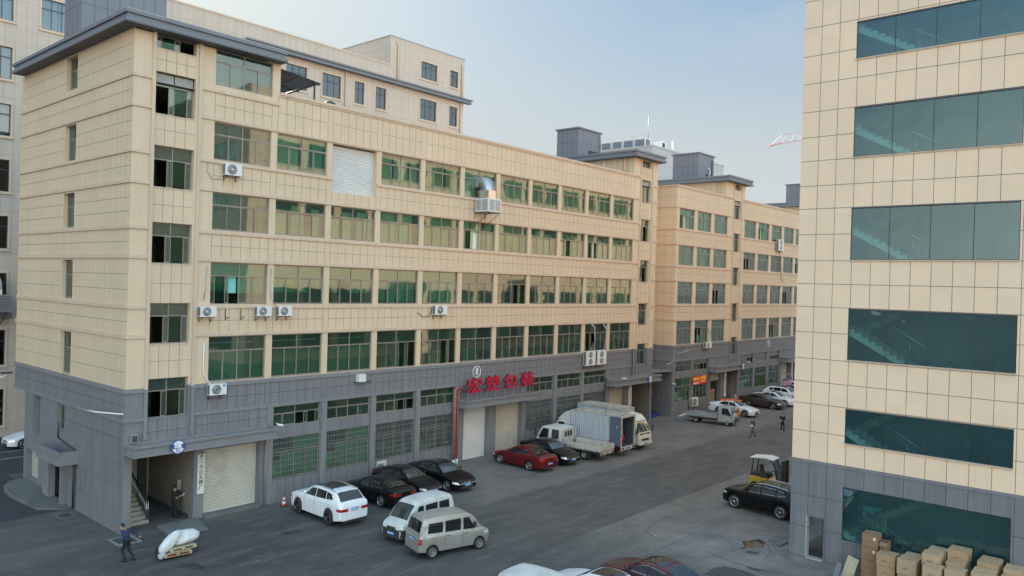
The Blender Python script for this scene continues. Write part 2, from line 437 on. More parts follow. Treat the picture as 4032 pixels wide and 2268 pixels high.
tag(outline_obj('puddle', [(20.25, -22.21), (20.78, -22.27), (21.44, -21.85), (21.97, -22.04), (22.44, -22.34), (22.19, -22.72), (21.4, -23.02), (21.3, -22.7), (20.94, -22.65)], .006, WATER, .03, 3), kind='structure')
for i, (nm, pts) in enumerate([
    ('oil_stain', [(5.5, -5.1), (5.9, -4.95), (6.25, -5.15), (6.5, -4.9), (6.75, -5.3), (6.3, -5.45), (5.9, -5.35)]),
    ('oil_stain', [(0.05, -5.8), (.35, -5.7), (.75, -5.95), (.78, -6.25), (.85, -6.7), (.5, -6.75), (.2, -6.4)]),
    ('wet_patch', [(18.21, -23.55), (18.3, -23.74), (18.26, -24.28), (18.0, -24.11), (18.05, -23.7)]),
    ('dark_patch', [(15.9, -22.6), (16.8, -22.55), (17.5, -22.8), (17.6, -23.4), (17.5, -24.3), (17.0, -24.9), (16.0, -24.3)]),
    ('dark_patch', [(19.93, -22.62), (20.39, -22.64), (20.51, -23.18), (20.02, -23.21)])]):
    m_ = WET if i < 3 else mat('patched_concrete%d' % i, (0.062, 0.064, 0.068), 0.9, var=0.2, vs=3)
    tag(outline_obj(nm, pts, .006, m_, .05, i), kind='structure')
b = MB()
def strip(pts, wd, m, z=.005, seed=0, jit=.0):
    rr = random.Random(seed)
    P = []
    for i in range(len(pts) - 1):
        a = Vector(pts[i]); c = Vector(pts[i + 1]); n = max(2, int((c - a).length / .4))
        for k in range(n): P.append(a.lerp(c, k / n))
    P.append(Vector(pts[-1]))
    L_, R_ = [], []
    for i, p in enumerate(P):
        t = (P[min(i + 1, len(P) - 1)] - P[max(i - 1, 0)]).normalized(); nn = Vector((-t.y, t.x))
        j = rr.uniform(-jit, jit); ww = wd * rr.uniform(.5, 1.3) / 2
        L_.append((p.x + nn.x * (j + ww), p.y + nn.y * (j + ww), z)); R_.append((p.x + nn.x * (j - ww), p.y + nn.y * (j - ww), z))
    b.grid([L_, R_], m, False)
strip([(-30, -15.5), (12, -15.5), (60, -15.5)], .025, SEAM, jit=.01)
strip([(8, -19.5), (40, -19.5)], .03, SEAM, jit=.01, seed=2)
strip([(16, -19.5), (17.2, -20.6), (17.7, -21.6), (18.6, -21.8)], .03, SEAM, jit=.03, seed=3)
strip([(18.9, -21.4), (18.5, -21.9), (18.3, -22.6), (18.3, -23.3), (18.25, -24.3), (18.6, -25.4)], .05, SEAM, jit=.04, seed=4)
strip([(22.4, -22.4), (21.9, -23.0), (21.0, -23.5), (19.6, -23.8)], .03, SEAM, jit=.03, seed=5)
strip([(25.2, -15.6), (25.0, -19.5)], .02, SEAM, seed=6)
strip([(20.6, -15.6), (20.5, -19.4)], .02, SEAM, seed=7)
strip([(22.6, -17.0), (20.4, -17.2), (19.2, -17.6), (18.8, -18.4)], .04, SEAM, jit=.02, seed=8)
strip([(21.5, -0.9), (36, -1.0)], .05, SEAML, jit=.02, seed=9)
strip([(23, -21.2), (26, -22.4)], .05, SEAML, jit=.02, seed=10)
for x in (38, 45, 52, 59, 66): strip([(x, -1.5), (x + .2, -8.2)], .03, SEAML, jit=.03, seed=x)
strip([(37, -8.3), (80, -8.1)], .05, SEAML, jit=.03, seed=77)
tag(b.build('ground_seams'), kind='structure')
b = MB()
rr = random.Random(9)
for i in range(26):
    x = rr.choice([rr.uniform(16, 24), rr.uniform(-2, 30)]); y = rr.uniform(-23, -3) if x > 3 else rr.uniform(-12, -6)
    s_ = rr.uniform(.015, .035)
    b.box(x, x + s_ * 1.4, y, y + s_, .005, .005 + s_ * .6, WHITE)
tag(b.build('litter_specks'), kind='stuff', label='small white scraps of litter scattered over the yard', cat='litter')
# broken paving slabs by the right building
b = MB(); rr = random.Random(4)
TILE = mat('grey_green_paving', (0.15, 0.165, 0.165), 0.8, var=0.12, vs=3)
for i in range(6):
    for j in range(3):
        if (i, j) in ((0, 0), (0, 2), (1, 2)): continue
        x = 22.1 + i * .42; y = -22.75 - j * .42
        dz = rr.uniform(0, .02)
        b.box(x, x + .405, y - .405, y, .0, .05 + dz, TILE)
tag(b.build('paving_slabs'), kind='structure')
# raised pavement, ramp and kerb on the left side of the near building
b = MB()
P = [(0.0, 6.3), (-.5, 6.35), (-1.45, 7.2), (-1.68, 10.6), (-1.55, 12.2), (-1.0, 13.1), (-.2, 13.45), (0.0, 13.45)]
zt = [.02, .02, .12, .33, .36, .36, .36, .36]
n_ = len(P)
b.poly([(x, y, z) for (x, y), z in zip(P, zt)][::-1], PAVE)
for i in range(n_ - 1):
    b.quad((P[i][0], P[i][1], 0), (P[i + 1][0], P[i + 1][1], 0), (P[i + 1][0], P[i + 1][1], zt[i + 1]), (P[i][0], P[i][1], zt[i]), PAVE)
tag(b.build('raised_pavement'), kind='structure')
b = MB(); b.box(-1.15, -.35, 4.7, 5.6, .0, .012, PAVE); b.box(-1.0, -.5, 4.85, 5.45, .012, .02, SEAM)
tag(b.build('manhole_cover'), label='square concrete drain cover beside the corner of the near factory', cat='drain cover')
b = MB(); b.box(-.75, 0.35, -1.5, -.2, 0, .01, SEAML); b.box(-.6, .2, -1.35, -.35, .01, .018, SEAM)
tag(b.build('manhole_cover'), label='chalk-edged drain cover in front of the man hauling the pallet', cat='drain cover')
b = MB()
b.poly([(1.7, -.02, .13), (3.75, -.02, .13), (3.4, -2.0, .02), (1.6, -1.6, .04)][::-1], PAVE)
b.quad((1.7, -.02, 0), (1.6, -1.6, 0), (1.6, -1.6, .04), (1.7, -.02, .13), PAVE)
b.quad((1.6, -1.6, 0), (3.4, -2.0, 0), (3.4, -2.0, .02), (1.6, -1.6, .04), PAVE)
b.quad((3.4, -2.0, 0), (3.75, -.02, 0), (3.75, -.02, .13), (3.4, -2.0, .02), PAVE)
tag(b.build('concrete_ramp'), kind='structure')
# ---------------------------------------------------------------- wall / window tools (facade frame: x along, y into the building, z up)
def wall(mb, x0, x1, z0, z1, y, m, openings, depth=.16, rev=None, splits=()):
    xs = sorted(set([x0, x1] + [v for o in openings for v in o[:2] if x0 <= v <= x1]))
    zs = sorted(set([z0, z1] + [v for o in openings for v in o[2:4] if z0 <= v <= z1]))
    for i in range(len(xs) - 1):
        for j in range(len(zs) - 1):
            cx, cz = (xs[i] + xs[i + 1]) / 2, (zs[j] + zs[j + 1]) / 2
            if any(o[0] < cx < o[1] and o[2] < cz < o[3] for o in openings): continue
            mb.quad((xs[i], y, zs[j]), (xs[i + 1], y, zs[j]), (xs[i + 1], y, zs[j + 1]), (xs[i], y, zs[j + 1]), m)
    for o in openings:
        a, c, e, g = o[:4]; dd = o[4] if len(o) > 4 else depth; rm = rev or m
        if c <= x0 or a >= x1 or g <= z0 or e >= z1: continue
        e2 = max(e, z0); g2 = min(g, z1)
        mb.quad((a, y, e2), (a, y, g2), (a, y + dd, g2), (a, y + dd, e2), rm)
        mb.quad((c, y, g2), (c, y, e2), (c, y + dd, e2), (c, y + dd, g2), rm)
        if g <= z1: mb.quad((a, y, g), (c, y, g), (c, y + dd, g), (a, y + dd, g), rm)
        if e >= z0 and e > .01: mb.quad((c, y, e), (a, y, e), (a, y + dd, e), (c, y + dd, e), rm)
def vline(mb, x, z0, z1, y, m, wd=.026): mb.quad((x - wd / 2, y - .003, z0), (x + wd / 2, y - .003, z0), (x + wd / 2, y - .003, z1), (x - wd / 2, y - .003, z1), m)
def hline(mb, x0, x1, z, y, m, wd=.026): mb.quad((x0, y - .0035, z - wd / 2), (x1, y - .0035, z - wd / 2), (x1, y - .0035, z + wd / 2), (x0, y - .0035, z + wd / 2), m)
def tiles(mb, x0, x1, z0, z1, n, y, m, hz=(.5,), ends=True, wd=.026):
    for i in range(n + 1):
        if not ends and i in (0, n): continue
        vline(mb, x0 + (x1 - x0) * i / n, z0, z1, y, m, wd)
    for h in hz: hline(mb, x0, x1, z0 + (z1 - z0) * h, y, m, wd)

FILM = mat('green_window_film', (0.09, 0.30, 0.17), .6, var=.25, vs=.5)
WRNG = random.Random(11)
def pleats(mb, x0, x1, z0, z1, y, m, rng, amp=.03):
    n = max(6, int((x1 - x0) / .045)); top, bot = [], []
    ph = rng.uniform(0, 6); k = rng.uniform(28, 40)
    for i in range(n + 1):
        x = x0 + (x1 - x0) * i / n
        d_ = amp * math.sin(k * x + ph + 1.5 * math.sin(3 * x)); 
        top.append((x, y + d_ * .5, z1)); bot.append((x + .02 * math.sin(9 * x + ph), y + d_, z0 + .02 * math.sin(5 * x)))
    mb.grid([bot, top], m)
def window(parent, w_, h, loc, rz=0, style='curt', tr=.68, nlow=4, nup=2, fm=None, gm_=None, seed=None, bars=False, lite=False, open_=None, label=None, depth=.10, fw=.05):
    fm = fm or FRAME; gm_ = gm_ or GLASS
    rng = random.Random(seed if seed is not None else WRNG.random())
    F_ = MB(); G_ = MB(); y0, y1 = depth, depth + .06
    F_.box(0, w_, y0, y1, 0, fw, fm); F_.box(0, w_, y0, y1, h - fw, h, fm)
    F_.box(0, fw, y0, y1, fw, h - fw, fm); F_.box(w_ - fw, w_, y0, y1, fw, h - fw, fm)
    zt = h * tr if tr else h - fw
    yg = depth + .035
    if tr:
        F_.box(fw, w_ - fw, y0 - .004, y1, zt - fw / 2, zt + fw / 2, fm)
        for i in range(1, nup): 
            x = w_ * i / nup; F_.box(x - .025, x + .025, y0, y1, zt + fw / 2, h - fw, fm)
        for i in range(nup):
            a, c = w_ * i / nup, w_ * (i + 1) / nup
            G_.quad((a + .02, yg, zt), (c - .02, yg, zt), (c - .02, yg, h - .02), (a + .02, yg, h - .02), gm_)
    # sliding sashes
    lo, hi = fw, zt - fw / 2
    sw = (w_ - 2 * fw) / nlow
    gap = open_ if open_ is not None else (rng.randrange(nlow) if rng.random() < .22 else -1)
    if nlow >= 4: F_.box(w_ / 2 - .028, w_ / 2 + .028, y0, y1, lo, hi, fm)
    for i in range(nlow):
        a = fw + sw * i; c = a + sw
        off = .0 if i % 2 else .028
        if i == gap:
            sh = .72 * sw; a2, c2 = (a - sh, c - sh) if i % 2 else (a + sh, c + sh)
            off = .028 if i % 2 else .0
            a, c = a2, c2
        else:
            j = rng.uniform(-.03, .05) if nlow > 2 else 0; a -= 0; c += j if i < nlow - 1 else 0
        fy = y0 + .006 + off
        for q in ((a, a + .035, lo, hi), (c - .035, c, lo, hi)): F_.box(q[0], q[1], fy, fy + .022, q[2], q[3], fm)
        F_.box(a + .035, c - .035, fy, fy + .022, lo, lo + .04, fm); F_.box(a + .035, c - .035, fy, fy + .022, hi - .035, hi, fm)
        G_.quad((a + .03, fy + .011, lo + .02), (c - .03, fy + .011, lo + .02), (c - .03, fy + .011, hi - .02), (a + .03, fy + .011, hi - .02), gm_)
    o = F_.build('window', parent, loc, rz)
    if label: o['label'] = label
    G_.build('pane', o)
    yc = depth + .22
    Cm = MB()
    if style == 'curt':
        m_ = rng.choice([C_CREAM, C_CREAM, C_CREAM, C_WHITE]); x = .05
        zc = h * rng.choice([.98, .98, .9]) 
        while x < w_ - .1:
            e = min(w_ - .05, x + rng.uniform(.6, 1.7)); pleats(Cm, x, e, .04, zc, yc + rng.uniform(0, .03), m_, rng); x = e + (rng.uniform(.0, .10) if rng.random() < .6 else rng.uniform(.1, .4))
    elif style == 'white':
        x = .0
        while x < w_ - .2:
            e = min(w_, x + rng.uniform(.5, 1.0)); pleats(Cm, x, e, .03, h * rng.uniform(.72, .93), yc, C_WHITE, rng, .05); x = e + rng.uniform(.05, .5)
    elif style == 'dark':
        for a, c in ((.03, .30), (.32, .62), (.64, .97)): pleats(Cm, w_ * a, w_ * c - .03, .03, h * .97, yc, C_DARK, rng, .05)
    elif style == 'blue':
        for a, c in ((.03, .22), (.28, .50), (.74, .97)): pleats(Cm, w_ * a, w_ * c - .03, .2, h * .97, yc, C_BLUE, rng, .05)
        Cm.box(w_ * .75, w_ * .9, yc + .1, yc + .4, .0, .5, C_LAMP)
    elif style == 'greencurt':
        for a, c in ((.03, .47), (.56, .72), (.74, .97)): pleats(Cm, w_ * a, w_ * c - .03, .03, h * .97, yc, C_WHITE if a < .5 else C_TEAL, rng, .06)
    elif style == 'blind':
        Cm.box(.05, w_ - .05, yc, yc + .01, zt + .02, h - .04, C_TEAL)
        for i in range(nlow):
            a = fw + sw * i + .04; k = rng.choice([.55, .4, .0, .25, .6])
            if k: Cm.box(a, a + sw - .08, yc, yc + .01, zt - (zt * k), zt - .03, rng.choice([C_TEAL, C_TEAL, C_GREEN]))
    elif style == 'blindfull':
        Cm.box(.05, w_ - .05, yc, yc + .01, zt + .02, h - .04, C_TEAL)
        for i in range(nlow):
            a = fw + sw * i + .04; k = rng.choice([.0, .05, .12])
            Cm.box(a, a + sw - .08, yc, yc + .01, .06 + k, zt - .03, C_TEAL)
    elif style == 'sheet':
        for i in range(nlow):
            a = fw + sw * i + .03; Cm.box(a, a + sw - .06, yc - .08, yc - .07, .04, zt * (.97 if i else .7) - .03, C_GREEN)
        if rng.random() < .6: Cm.box(w_ / 2 + .04, w_ - .05, yc - .08, yc - .07, zt + .02, h - .04, C_GREEN)
    elif style == 'film':
        for i in range(nlow):
            a = fw + sw * i + .03; Cm.box(a, a + sw - .06, yc - .10, yc - .09, .04, zt - .04, FILM)
        Cm.box(.1, w_ - .1, yc + .3, yc + .34, zt + (h - zt) * .45, zt + (h - zt) * .52, C_LAMP)
    elif style == 'goods':
        for i in range(6):
            x = rng.uniform(.1, w_ - .8); hh = rng.uniform(.15, .6) * h * .6; ww = rng.uniform(.3, .8)
            Cm.box(x, x + ww, yc + .1 + .11 * i, yc + .3 + .11 * i, .0, hh, rng.choice([C_LAMP, C_CREAM, C_GREEN, C_DARK, C_TEAL, WOOD]))
        if rng.random() < .4: Cm.box(.05, w_ * .5, yc, yc + .01, h * .72, h * .95, C_DARK)
    if Cm.v:
        Cm.build({'goods': 'stored_goods', 'sheet': 'window_sheet', 'film': 'window_film', 'blind': 'blind', 'blindfull': 'blind'}.get(style, 'curtain'), o)
    if bars:
        B_ = MB(); n = int(w_ / .115)
        for i in range(1, n): B_.box(i * w_ / n - .008, i * w_ / n + .008, -.02, -.004, 0, h, METAL)
        for k in range(7): B_.box(0, w_, -.028, -.0205, h * (k + .3) / 7.2 - .012, h * (k + .3) / 7.2 + .012, METAL)
        B_.build('grille', o)
    return o

def shutter(parent, x0, x1, z0, z1, y, m, name='rolling_shutter', rz=0, pitch=.115):
    q = MB(); n = int((z1 - z0) / pitch); rows = []
    for i in range(n):
        z = z0 + (z1 - z0) * i / n; h = (z1 - z0) / n
        for t, d_ in ((0.0, 0), (.18, -.034), (.5, -.044), (.82, -.034)): rows.append([(x0, y + d_, z + t * h), (x1, y + d_, z + t * h)])
    rows.append([(x0, y, z1), (x1, y, z1)])
    q.grid(rows, m, False); q.box(x0, x1, y - .05, y + .01, z0 - .01, z0 + .07, m)
    return q.build(name, parent)

LZ = [(22.28, 22.44), (20.82, 20.97), (18.59, 18.75), (17.10, 17.28), (14.88, 15.06), (13.44, 13.63), (10.98, 11.16), (9.52, 9.70), (6.85, 7.05), (5.44, 5.61)]
ROWZ = [(18.78, 20.78), (15.09, 17.08), (11.19, 13.41), (7.08, 9.50)]      # rows from the top down
STZ = [(23.9, 24.58), (20.66, 22.74), (17.02, 19.09), (13.23, 15.28), (9.21, 11.26), (5.50, 7.49)]
GB = 7.06          # grey below, beige above

def side_joints(mb, x, y0, y1, skip=()):
    pass

def canopy(parent, x0, x1, z0=3.97, z1=4.52, dpt=1.1, lip=.0, name='canopy'):
    q = MB()
    q.box(x0 + .08, x1 - .08, -dpt + .12, -.002, z0 + .12, z1 - .13, GREY_TRIM)
    q.box(x0, x1, -dpt, -.0, z0, z0 + .12, GREY_TRIM)
    q.box(x0, x1, -dpt, -dpt + .10, z1 - .13, z1, GREY_TRIM)
    q.box(x0, x0 + .10, -dpt + .10, -.0, z1 - .13, z1, GREY_TRIM)
    q.box(x1 - .10, x1, -dpt + .10, -.0, z1 - .13, z1, GREY_TRIM)
    q.box(x0 + .10, x1 - .10, -.12, -.004, z1 - .13, z1, GREY_TRIM)
    return q.build(name, parent)

def factory(x0, x1, rows, stairs, towers, low, name_, label, depth_=16.0, left=True, back=True):
    """rows: list of bay x-ranges; stairs: (xa, xb) windows; towers: (xa, xb); low: openings of the grey ground storey"""
    root = empty(name_, (x0, 0, 0), 0, label, 'factory')
    W_ = MB(); J = W_
    def X(v): return v - x0
    ops = []
    for (a, c, zone) in rows:
        for r, (za, zb) in enumerate(ROWZ):
            if zone and r in zone: ops.append((X(a), X(c)) + zone[r][:2] + (.42,)) if zone[r] else None
            else: ops.append((X(a), X(c), za, zb))
    tops = [t for t in towers]
    for (a, c) in stairs:
        for (za, zb) in STZ: ops.append((X(a), X(c), za, zb, .30))
    for o in low: ops.append((X(o[0]), X(o[1]), o[2], o[3], o[4] if len(o) > 4 else .16))
    ops = [o for o in ops if o]
    L_ = x1 - x0
    # main wall: beige then grey, parapet height 22.9, towers up to 24.6
    wall(W_, 0, L_, GB, 22.9, 0, BEIGE, ops)
    wall(W_, 0, L_, 0, GB, 0, GREY, ops)
    for (a, c) in towers:
        wall(W_, X(a), X(c), 22.9, 24.6, 0, BEIGE, [o for o in ops if o[3] > 22.9])
    # side, back, roof
    sd = []
    W_.quad((L_, 0, GB), (L_, depth_, GB), (L_, depth_, 22.9), (L_, 0, 22.9), BEIGE)
    W_.quad((L_, 0, 0), (L_, depth_, 0), (L_, depth_, GB), (L_, 0, GB), GREY)
    W_.quad((L_, depth_, GB), (0, depth_, GB), (0, depth_, 22.9), (L_, depth_, 22.9), BEIGE)
    W_.quad((L_, depth_, 5.4), (0, depth_, 5.4), (0, depth_, GB), (L_, depth_, GB), GREY)
    dl = depth_ - 2 if x0 < 1 else depth_
    W_.quad((L_, dl, 0), (0, dl, 0), (0, dl, 5.4), (L_, dl, 5.4), GREY)
    if dl < depth_: W_.quad((0, dl, 5.4), (L_, dl, 5.4), (L_, depth_, 5.4), (0, depth_, 5.4), SOFF)
    # roof deck and parapet
    W_.quad((0, 0, 22.2), (L_, 0, 22.2), (L_, depth_, 22.2), (0, depth_, 22.2), CONC)
    W_.quad((0, .22, 22.2), (L_, .22, 22.2), (L_, .22, 22.9), (0, .22, 22.9), CONC)
    # joints on the main face
    zt = [(LZ[1][1], 22.86)] + [(LZ[3][1], LZ[2][0]), (LZ[5][1], LZ[4][0]), (LZ[7][1], LZ[6][0])]
    for (a, c, zone) in rows:
        for k, (za, zb) in enumerate(zt):
            if a < 7 and k == 0 and x0 < 1: zb = 22.28
            if zone and 0 in zone and k == 1 and zone[0]:
                tiles(W_, X(a), X(c), za, zone[0][0], 6, 0, BJOINT, hz=()); continue
            tiles(W_, X(a), X(c), za, zb, 6, 0, BJOINT)
        tiles(W_, X(a), X(c), 5.61, 6.85, 6, 0, GJOINT)
    for (a, c) in stairs:
        zz = [g for pr in STZ for g in pr]
        for k in range(5):
            za, zb = STZ[k + 1][1], STZ[k][0]
            mid = (za + zb) / 2
            tiles(W_, X(a) - .02, X(c) + .02, za, zb, 4, 0, BJOINT, ends=False)
        tiles(W_, X(a) - .02, X(c) + .02, 4.5, STZ[5][0], 4, 0, GJOINT, ends=False, hz=(.35,))
    W_.build('wall', root)
    # storey ledges and pilaster trims
    T_ = MB()
    segs = []
    cur = 0.0
    for (a, c) in stairs:
        segs.append((cur, X(a) - .2)); cur = X(c) + .3
    segs.append((cur, L_))
    for (za, zb) in LZ:
        for (p, q) in segs:
            if q - p < .1: continue
            if za > 22 and q - p > 3: 
                if x0 < 1 and p > 1: q = min(q, 8.0)
                elif q - p > 3: continue
            if x0 < 1 and abs(za - 18.59) < .01 and 1 < p < 10 and q > 20:
                T_.box(p, 11.62, -.075, -.001, za, zb, BEIGE_TRIM); T_.box(14.98, q, -.075, -.001, za, zb, BEIGE_TRIM); continue
            T_.box(p - (.07 if p == 0 else 0), q + (.07 if q == L_ else 0), -.075, -.001, za, zb, BEIGE_TRIM if za > 7 else GREY_TRIM)
    for (a, c) in stairs:
        for q in (X(a) - .2, X(c) + .13):
            T_.box(q, q + .17, -.105, -.001, GB - .06, 24.58, BEIGE_TRIM); T_.box(q, q + .17, -.105, -.001, 4.5, GB - .064, GREY_TRIM)
        for (za, zb) in STZ: T_.box(X(a), X(c), -.03, -.001, za - .05, za - .002, BEIGE_TRIM if za > 7 else GREY_TRIM)
    for (p, q) in segs:
        if q - p > 3: 
            aa = 8.0 if (x0 < 1 and p < 8) else p
            T_.box(aa, q, -.11, .25, 22.905, 23.06, BEIGE_TRIM); T_.box(aa, q, -.06, -.001, 22.80, 22.90, BEIGE_TRIM)
    T_.build('ledge', root)
    return root

def tower_top(root, x0, a, c, y1, ov=.7, za=24.6, zb=25.2, lover=None):
    q = MB(); A = a - x0 - (lover if lover is not None else ov); B_ = c - x0 + ov
    q.box(A, B_, -ov, y1, za, za + .07, SOFF)
    q.box(A + .10, B_ - .10, -ov + .10, y1 - .1, za + .07, zb - .17, ROOFG)
    q.box(A, B_, -ov, y1, za + .071, za + .20, ROOFG)
    q.box(A, B_, -ov, y1, zb - .17, zb, ROOFG)
    # low kerb
    q.box(A + .02, B_ - .02, -ov + .02, -ov + .12, zb, zb + .05, CONC)
    return q.build('roof_slab', root)

# ---------------------------------------------------------------- near factory (number 8)
BAY = [(4.18 + 3.723 * k, 4.18 + 3.723 * k + 3.34) for k in range(11)]
rows8 = []
for k, (a, c) in enumerate(BAY):
    rows8.append((a, c, {0: (17.92, 20.78)} if k == 2 else None))
low8 = [(4.18, 7.52, 22.69, 24.57), (.4, 3.55, 0, 3.7, .25), (4.1, 7.25, 0, 3.55, .35)]
for k in (1, 2, 3, 4, 7, 8, 9):
    a, c = BAY[k]
    low8 += [(a, c, 4.25, 5.42, .16), (a, c, 1.25, 3.60, .16)]
low8 += [(23.35, 26.0, 0, 3.85, .5), (26.75, 29.75, 0, 3.85, .5), (41.45, 44.3, 0, 3.9, .5), (45.3, 48.45, 0, 3.9, .25)]
N8 = factory(0, 48.8, rows8, [(1.07, 3.12), (45.9, 47.62)], [(0, 8.0), (44.63, 48.8)], low8, 'factory_building',
             'long six-storey beige factory with grey base, red rooftop-height sign letters and circled 8, nearest building on the left')
N8['label'] = 'long beige factory with grey base and the circled number 8, nearest on the left'
SW = MB()
sops = [(16 - 8.65, 16 - 7.1, za, zb, .3) for za, zb in ((22.66, 24.5), (18.78, 20.75), (15.1, 17.0), (11.22, 13.35), (7.08, 9.42))]
slow = [(16 - 8.8, 16 - 7.7, 3.86, 5.34, .25), (16 - 12.75, 16 - 11.5, 3.16, 5.42, .5), (16 - 13.7, 16 - 11.6, .36, 2.1, .4), (16 - 9.7, 16 - 7.35, 0, 2.1, .45)]
wall(SW, 0, 16, 5.4, GB, 0, GREY, []); wall(SW, 0, 16, GB, 24.6, 0, BEIGE, sops)
wall(SW, 1.9, 16, 0, 5.4, 0, GREY, slow)
zones = [(22.44, 24.58, (.33, .66)), (20.97, 22.28, (.5,)), (18.75, 20.82, (.33, .66)), (17.28, 18.59, (.5,)), (15.06, 17.10, (.33, .66)), (13.63, 14.88, (.5,)), (11.16, 13.44, (.33, .66)), (9.70, 10.98, (.5,)), (7.05, 9.52, (.33, .66)), (5.61, 6.85, (.5,))]
for za, zb, hz in zones:
    jm = BJOINT if za > 7 else GJOINT
    tall = len(hz) == 2
    for rng_ in ([(0.15, 7.35), (8.9, 15.95)] if tall else [(.15, 15.95)]):
        a_, c_ = rng_
        n = int(round((c_ - a_) / .56))
        for i in range(1, n): vline(SW, a_ + (c_ - a_) * i / n, za, zb, 0, jm, .009)
        for h in hz: hline(SW, a_, c_, za + (zb - za) * h, 0, jm, .026)
for z in (4.6,): hline(SW, 8.4, 15.9, z, 0, GJOINT, .03)
for i in range(12): vline(SW, 9.0 + i * .6, 0.1, 4.6, 0, GJOINT, .012)
for z in (3.4, 2.3, 1.2): hline(SW, 9.8, 15.9, z, 0, GJOINT, .016)
for za, zb in LZ: SW.box(0, 16.0, -.075, -.001, za, zb, BEIGE_TRIM if za > 7 else GREY_TRIM)
SW.box(0, 16, .05, 7.2, 24.55, 24.6, SOFF)
SW.build('side_wall', N8, (0, 16, 0), -PI / 2)
for za, zb in ((22.66, 24.5), (18.78, 20.75), (15.1, 17.0), (11.22, 13.35), (7.08, 9.42)):
    window(N8, 1.55, zb - za, (0.0, 8.65, za), -PI / 2, 'none', tr=.62, nlow=2, nup=1, depth=.2, open_=-1)
window(N8, 1.1, 1.48, (0, 8.8, 3.86), -PI / 2, 'dark', tr=0, nlow=2, depth=.15, open_=-1)
q = MB(); q.box(0, 1.25, 0, .02, 0, 2.26, SHUT)
for i in range(22): q.box(0, 1.25, -.012, .0, i * .1, i * .1 + .07, SHUT)
q.build('side_shutter', N8, (.45, 12.75, 3.16), -PI / 2)
q = MB()
for i in range(17): q.box(0, 2.1, -.012, .02, i * .1, i * .1 + .08, SHUT)
q.build('side_shutter', N8, (.35, 13.7, .36), -PI / 2)
q = MB()      # boxed porch over the side door
q.box(-1.0, -.0, 5.55, 8.9, 2.5, 2.62, GREY_TRIM)
for s_ in ((-1.0, -.88, 5.55, 8.9), (-.88, -.002, 5.55, 5.67), (-.88, -.002, 8.78, 8.9)): q.box(*s_, 2.62, 3.2, GREY_TRIM)
q.box(-1.08, -1.0, 5.47, 8.98, 3.08, 3.25, GREY_TRIM)
q.build('side_porch', N8)
for s_ in ((-.35, 0, 8.9, 9.75), (-.3, 0, 7.2, 7.36)):
    q = MB(); q.box(*s_, 0, 2.498, GREY_TRIM); q.build('porch_pier', N8)
q = MB(); q.box(.42, .46, 7.36, 9.7, 0, 2.1, PLASTER); q.box(.39, .415, 8.55, 8.6, 0, 2.1, DARKM); q.box(.40, .415, 7.4, 9.0, .0, .5, C_LAMP)
q.build('side_door', N8)
q = MB(); q.tube([(-.12, 5.9, .1), (-.12, 5.9, 3.2)], .06, DARKM, 8); q.tube([(-.12, 5.9, 3.2), (-.02, 8.5, 3.45)], .04, DARKM, 6); q.tube([(-.03, 8.5, 3.45), (-.03, 8.5, 4.3)], .04, DARKM, 6)
tag(q.build('downpipe', N8))
# windows of every bay
st5 = ['blue', 'greencurt', None, 'curt', 'curt', 'greencurt', 'curt', 'curt', 'curt', 'curt', 'curt']
st4 = ['dark', 'white', 'white', 'curt', 'curt', 'curt', 'curt', 'white', 'curt', 'white', 'curt']
st3 = ['blind', 'blind', 'blind', 'blindfull', 'blindfull', 'goods', 'none', 'goods', 'none', 'white', 'curt']
st2 = ['film', 'film', 'film', 'goods', 'goods', 'goods', 'goods', 'goods', 'goods', 'goods', 'goods']
for r, st in enumerate((st5, st4, st3, st2)):
    for k, (a, c) in enumerate(BAY):
        if st[k] is None: continue
        za, zb = ROWZ[r]
        window(N8, c - a, zb - za, (a, 0, za), 0, st[k], seed=r * 20 + k + 3)
window(N8, 3.34, 1.88, (4.18, 0, 22.69), 0, 'blue', seed=5)
for (a, c) in ((1.07, 3.12), (45.9, 47.62)):
    for k, (za, zb) in enumerate(STZ):
        window(N8, c - a, zb - za, (a, 0, za), 0, 'none', tr=(0 if k == 0 else .68), nlow=2, seed=90 + k + int(a), depth=.22, open_=(0 if a < 2 or k in (2, 3) else -1) if k else (1 if a < 2 else -1))
for k in (1, 2, 3, 4, 7, 8, 9):
    a, c = BAY[k]
    window(N8, c - a, 1.17, (a, 0, 4.25), 0, 'none', tr=.62, seed=200 + k)
    window(N8, c - a, 2.35, (a, 0, 1.25), 0, 'sheet' if k in (1, 2) else 'goods', tr=.66, seed=220 + k, bars=True, open_=-1)
shutter(N8, 11.63, 14.97, 17.92, 20.72, .38, SHUTW)
shutter(N8, 4.1, 7.25, .18, 3.5, .3, SHUT)
shutter(N8, 23.35, 26.0, .012, 3.85, .45, SHUTW); shutter(N8, 26.75, 29.75, .012, 3.85, .45, SHUT)
shutter(N8, 41.45, 44.3, .012, 3.9, .45, SHUT)
q = MB(); q.box(4.1, 7.25, -.25, .3, 0, .17, PAVE); q.build('door_sill', N8)
canopy(N8, 0, 7.8, 3.88, 4.45); canopy(N8, 22.45, 30.25); canopy(N8, 41.0, 48.85, 3.99, 4.57)
q = MB()      # lower grey joints
for k in (1, 2, 3, 4, 7, 8, 9):
    a, c = BAY[k]; tiles(q, a, c, .02, 1.25, 6, 0, GJOINT, hz=()); tiles(q, a, c, 3.62, 4.25, 3, 0, GJOINT, hz=())
tiles(q, 3.6, 7.8, 4.46, 5.44, 7, 0, GJOINT, hz=(.45,))
tiles(q, 22.8, 30.0, 4.53, 5.44, 14, 0, GJOINT, hz=(.5,)); tiles(q, 41.3, 45.4, 4.58, 5.44, 7, 0, GJOINT, hz=(.4,))
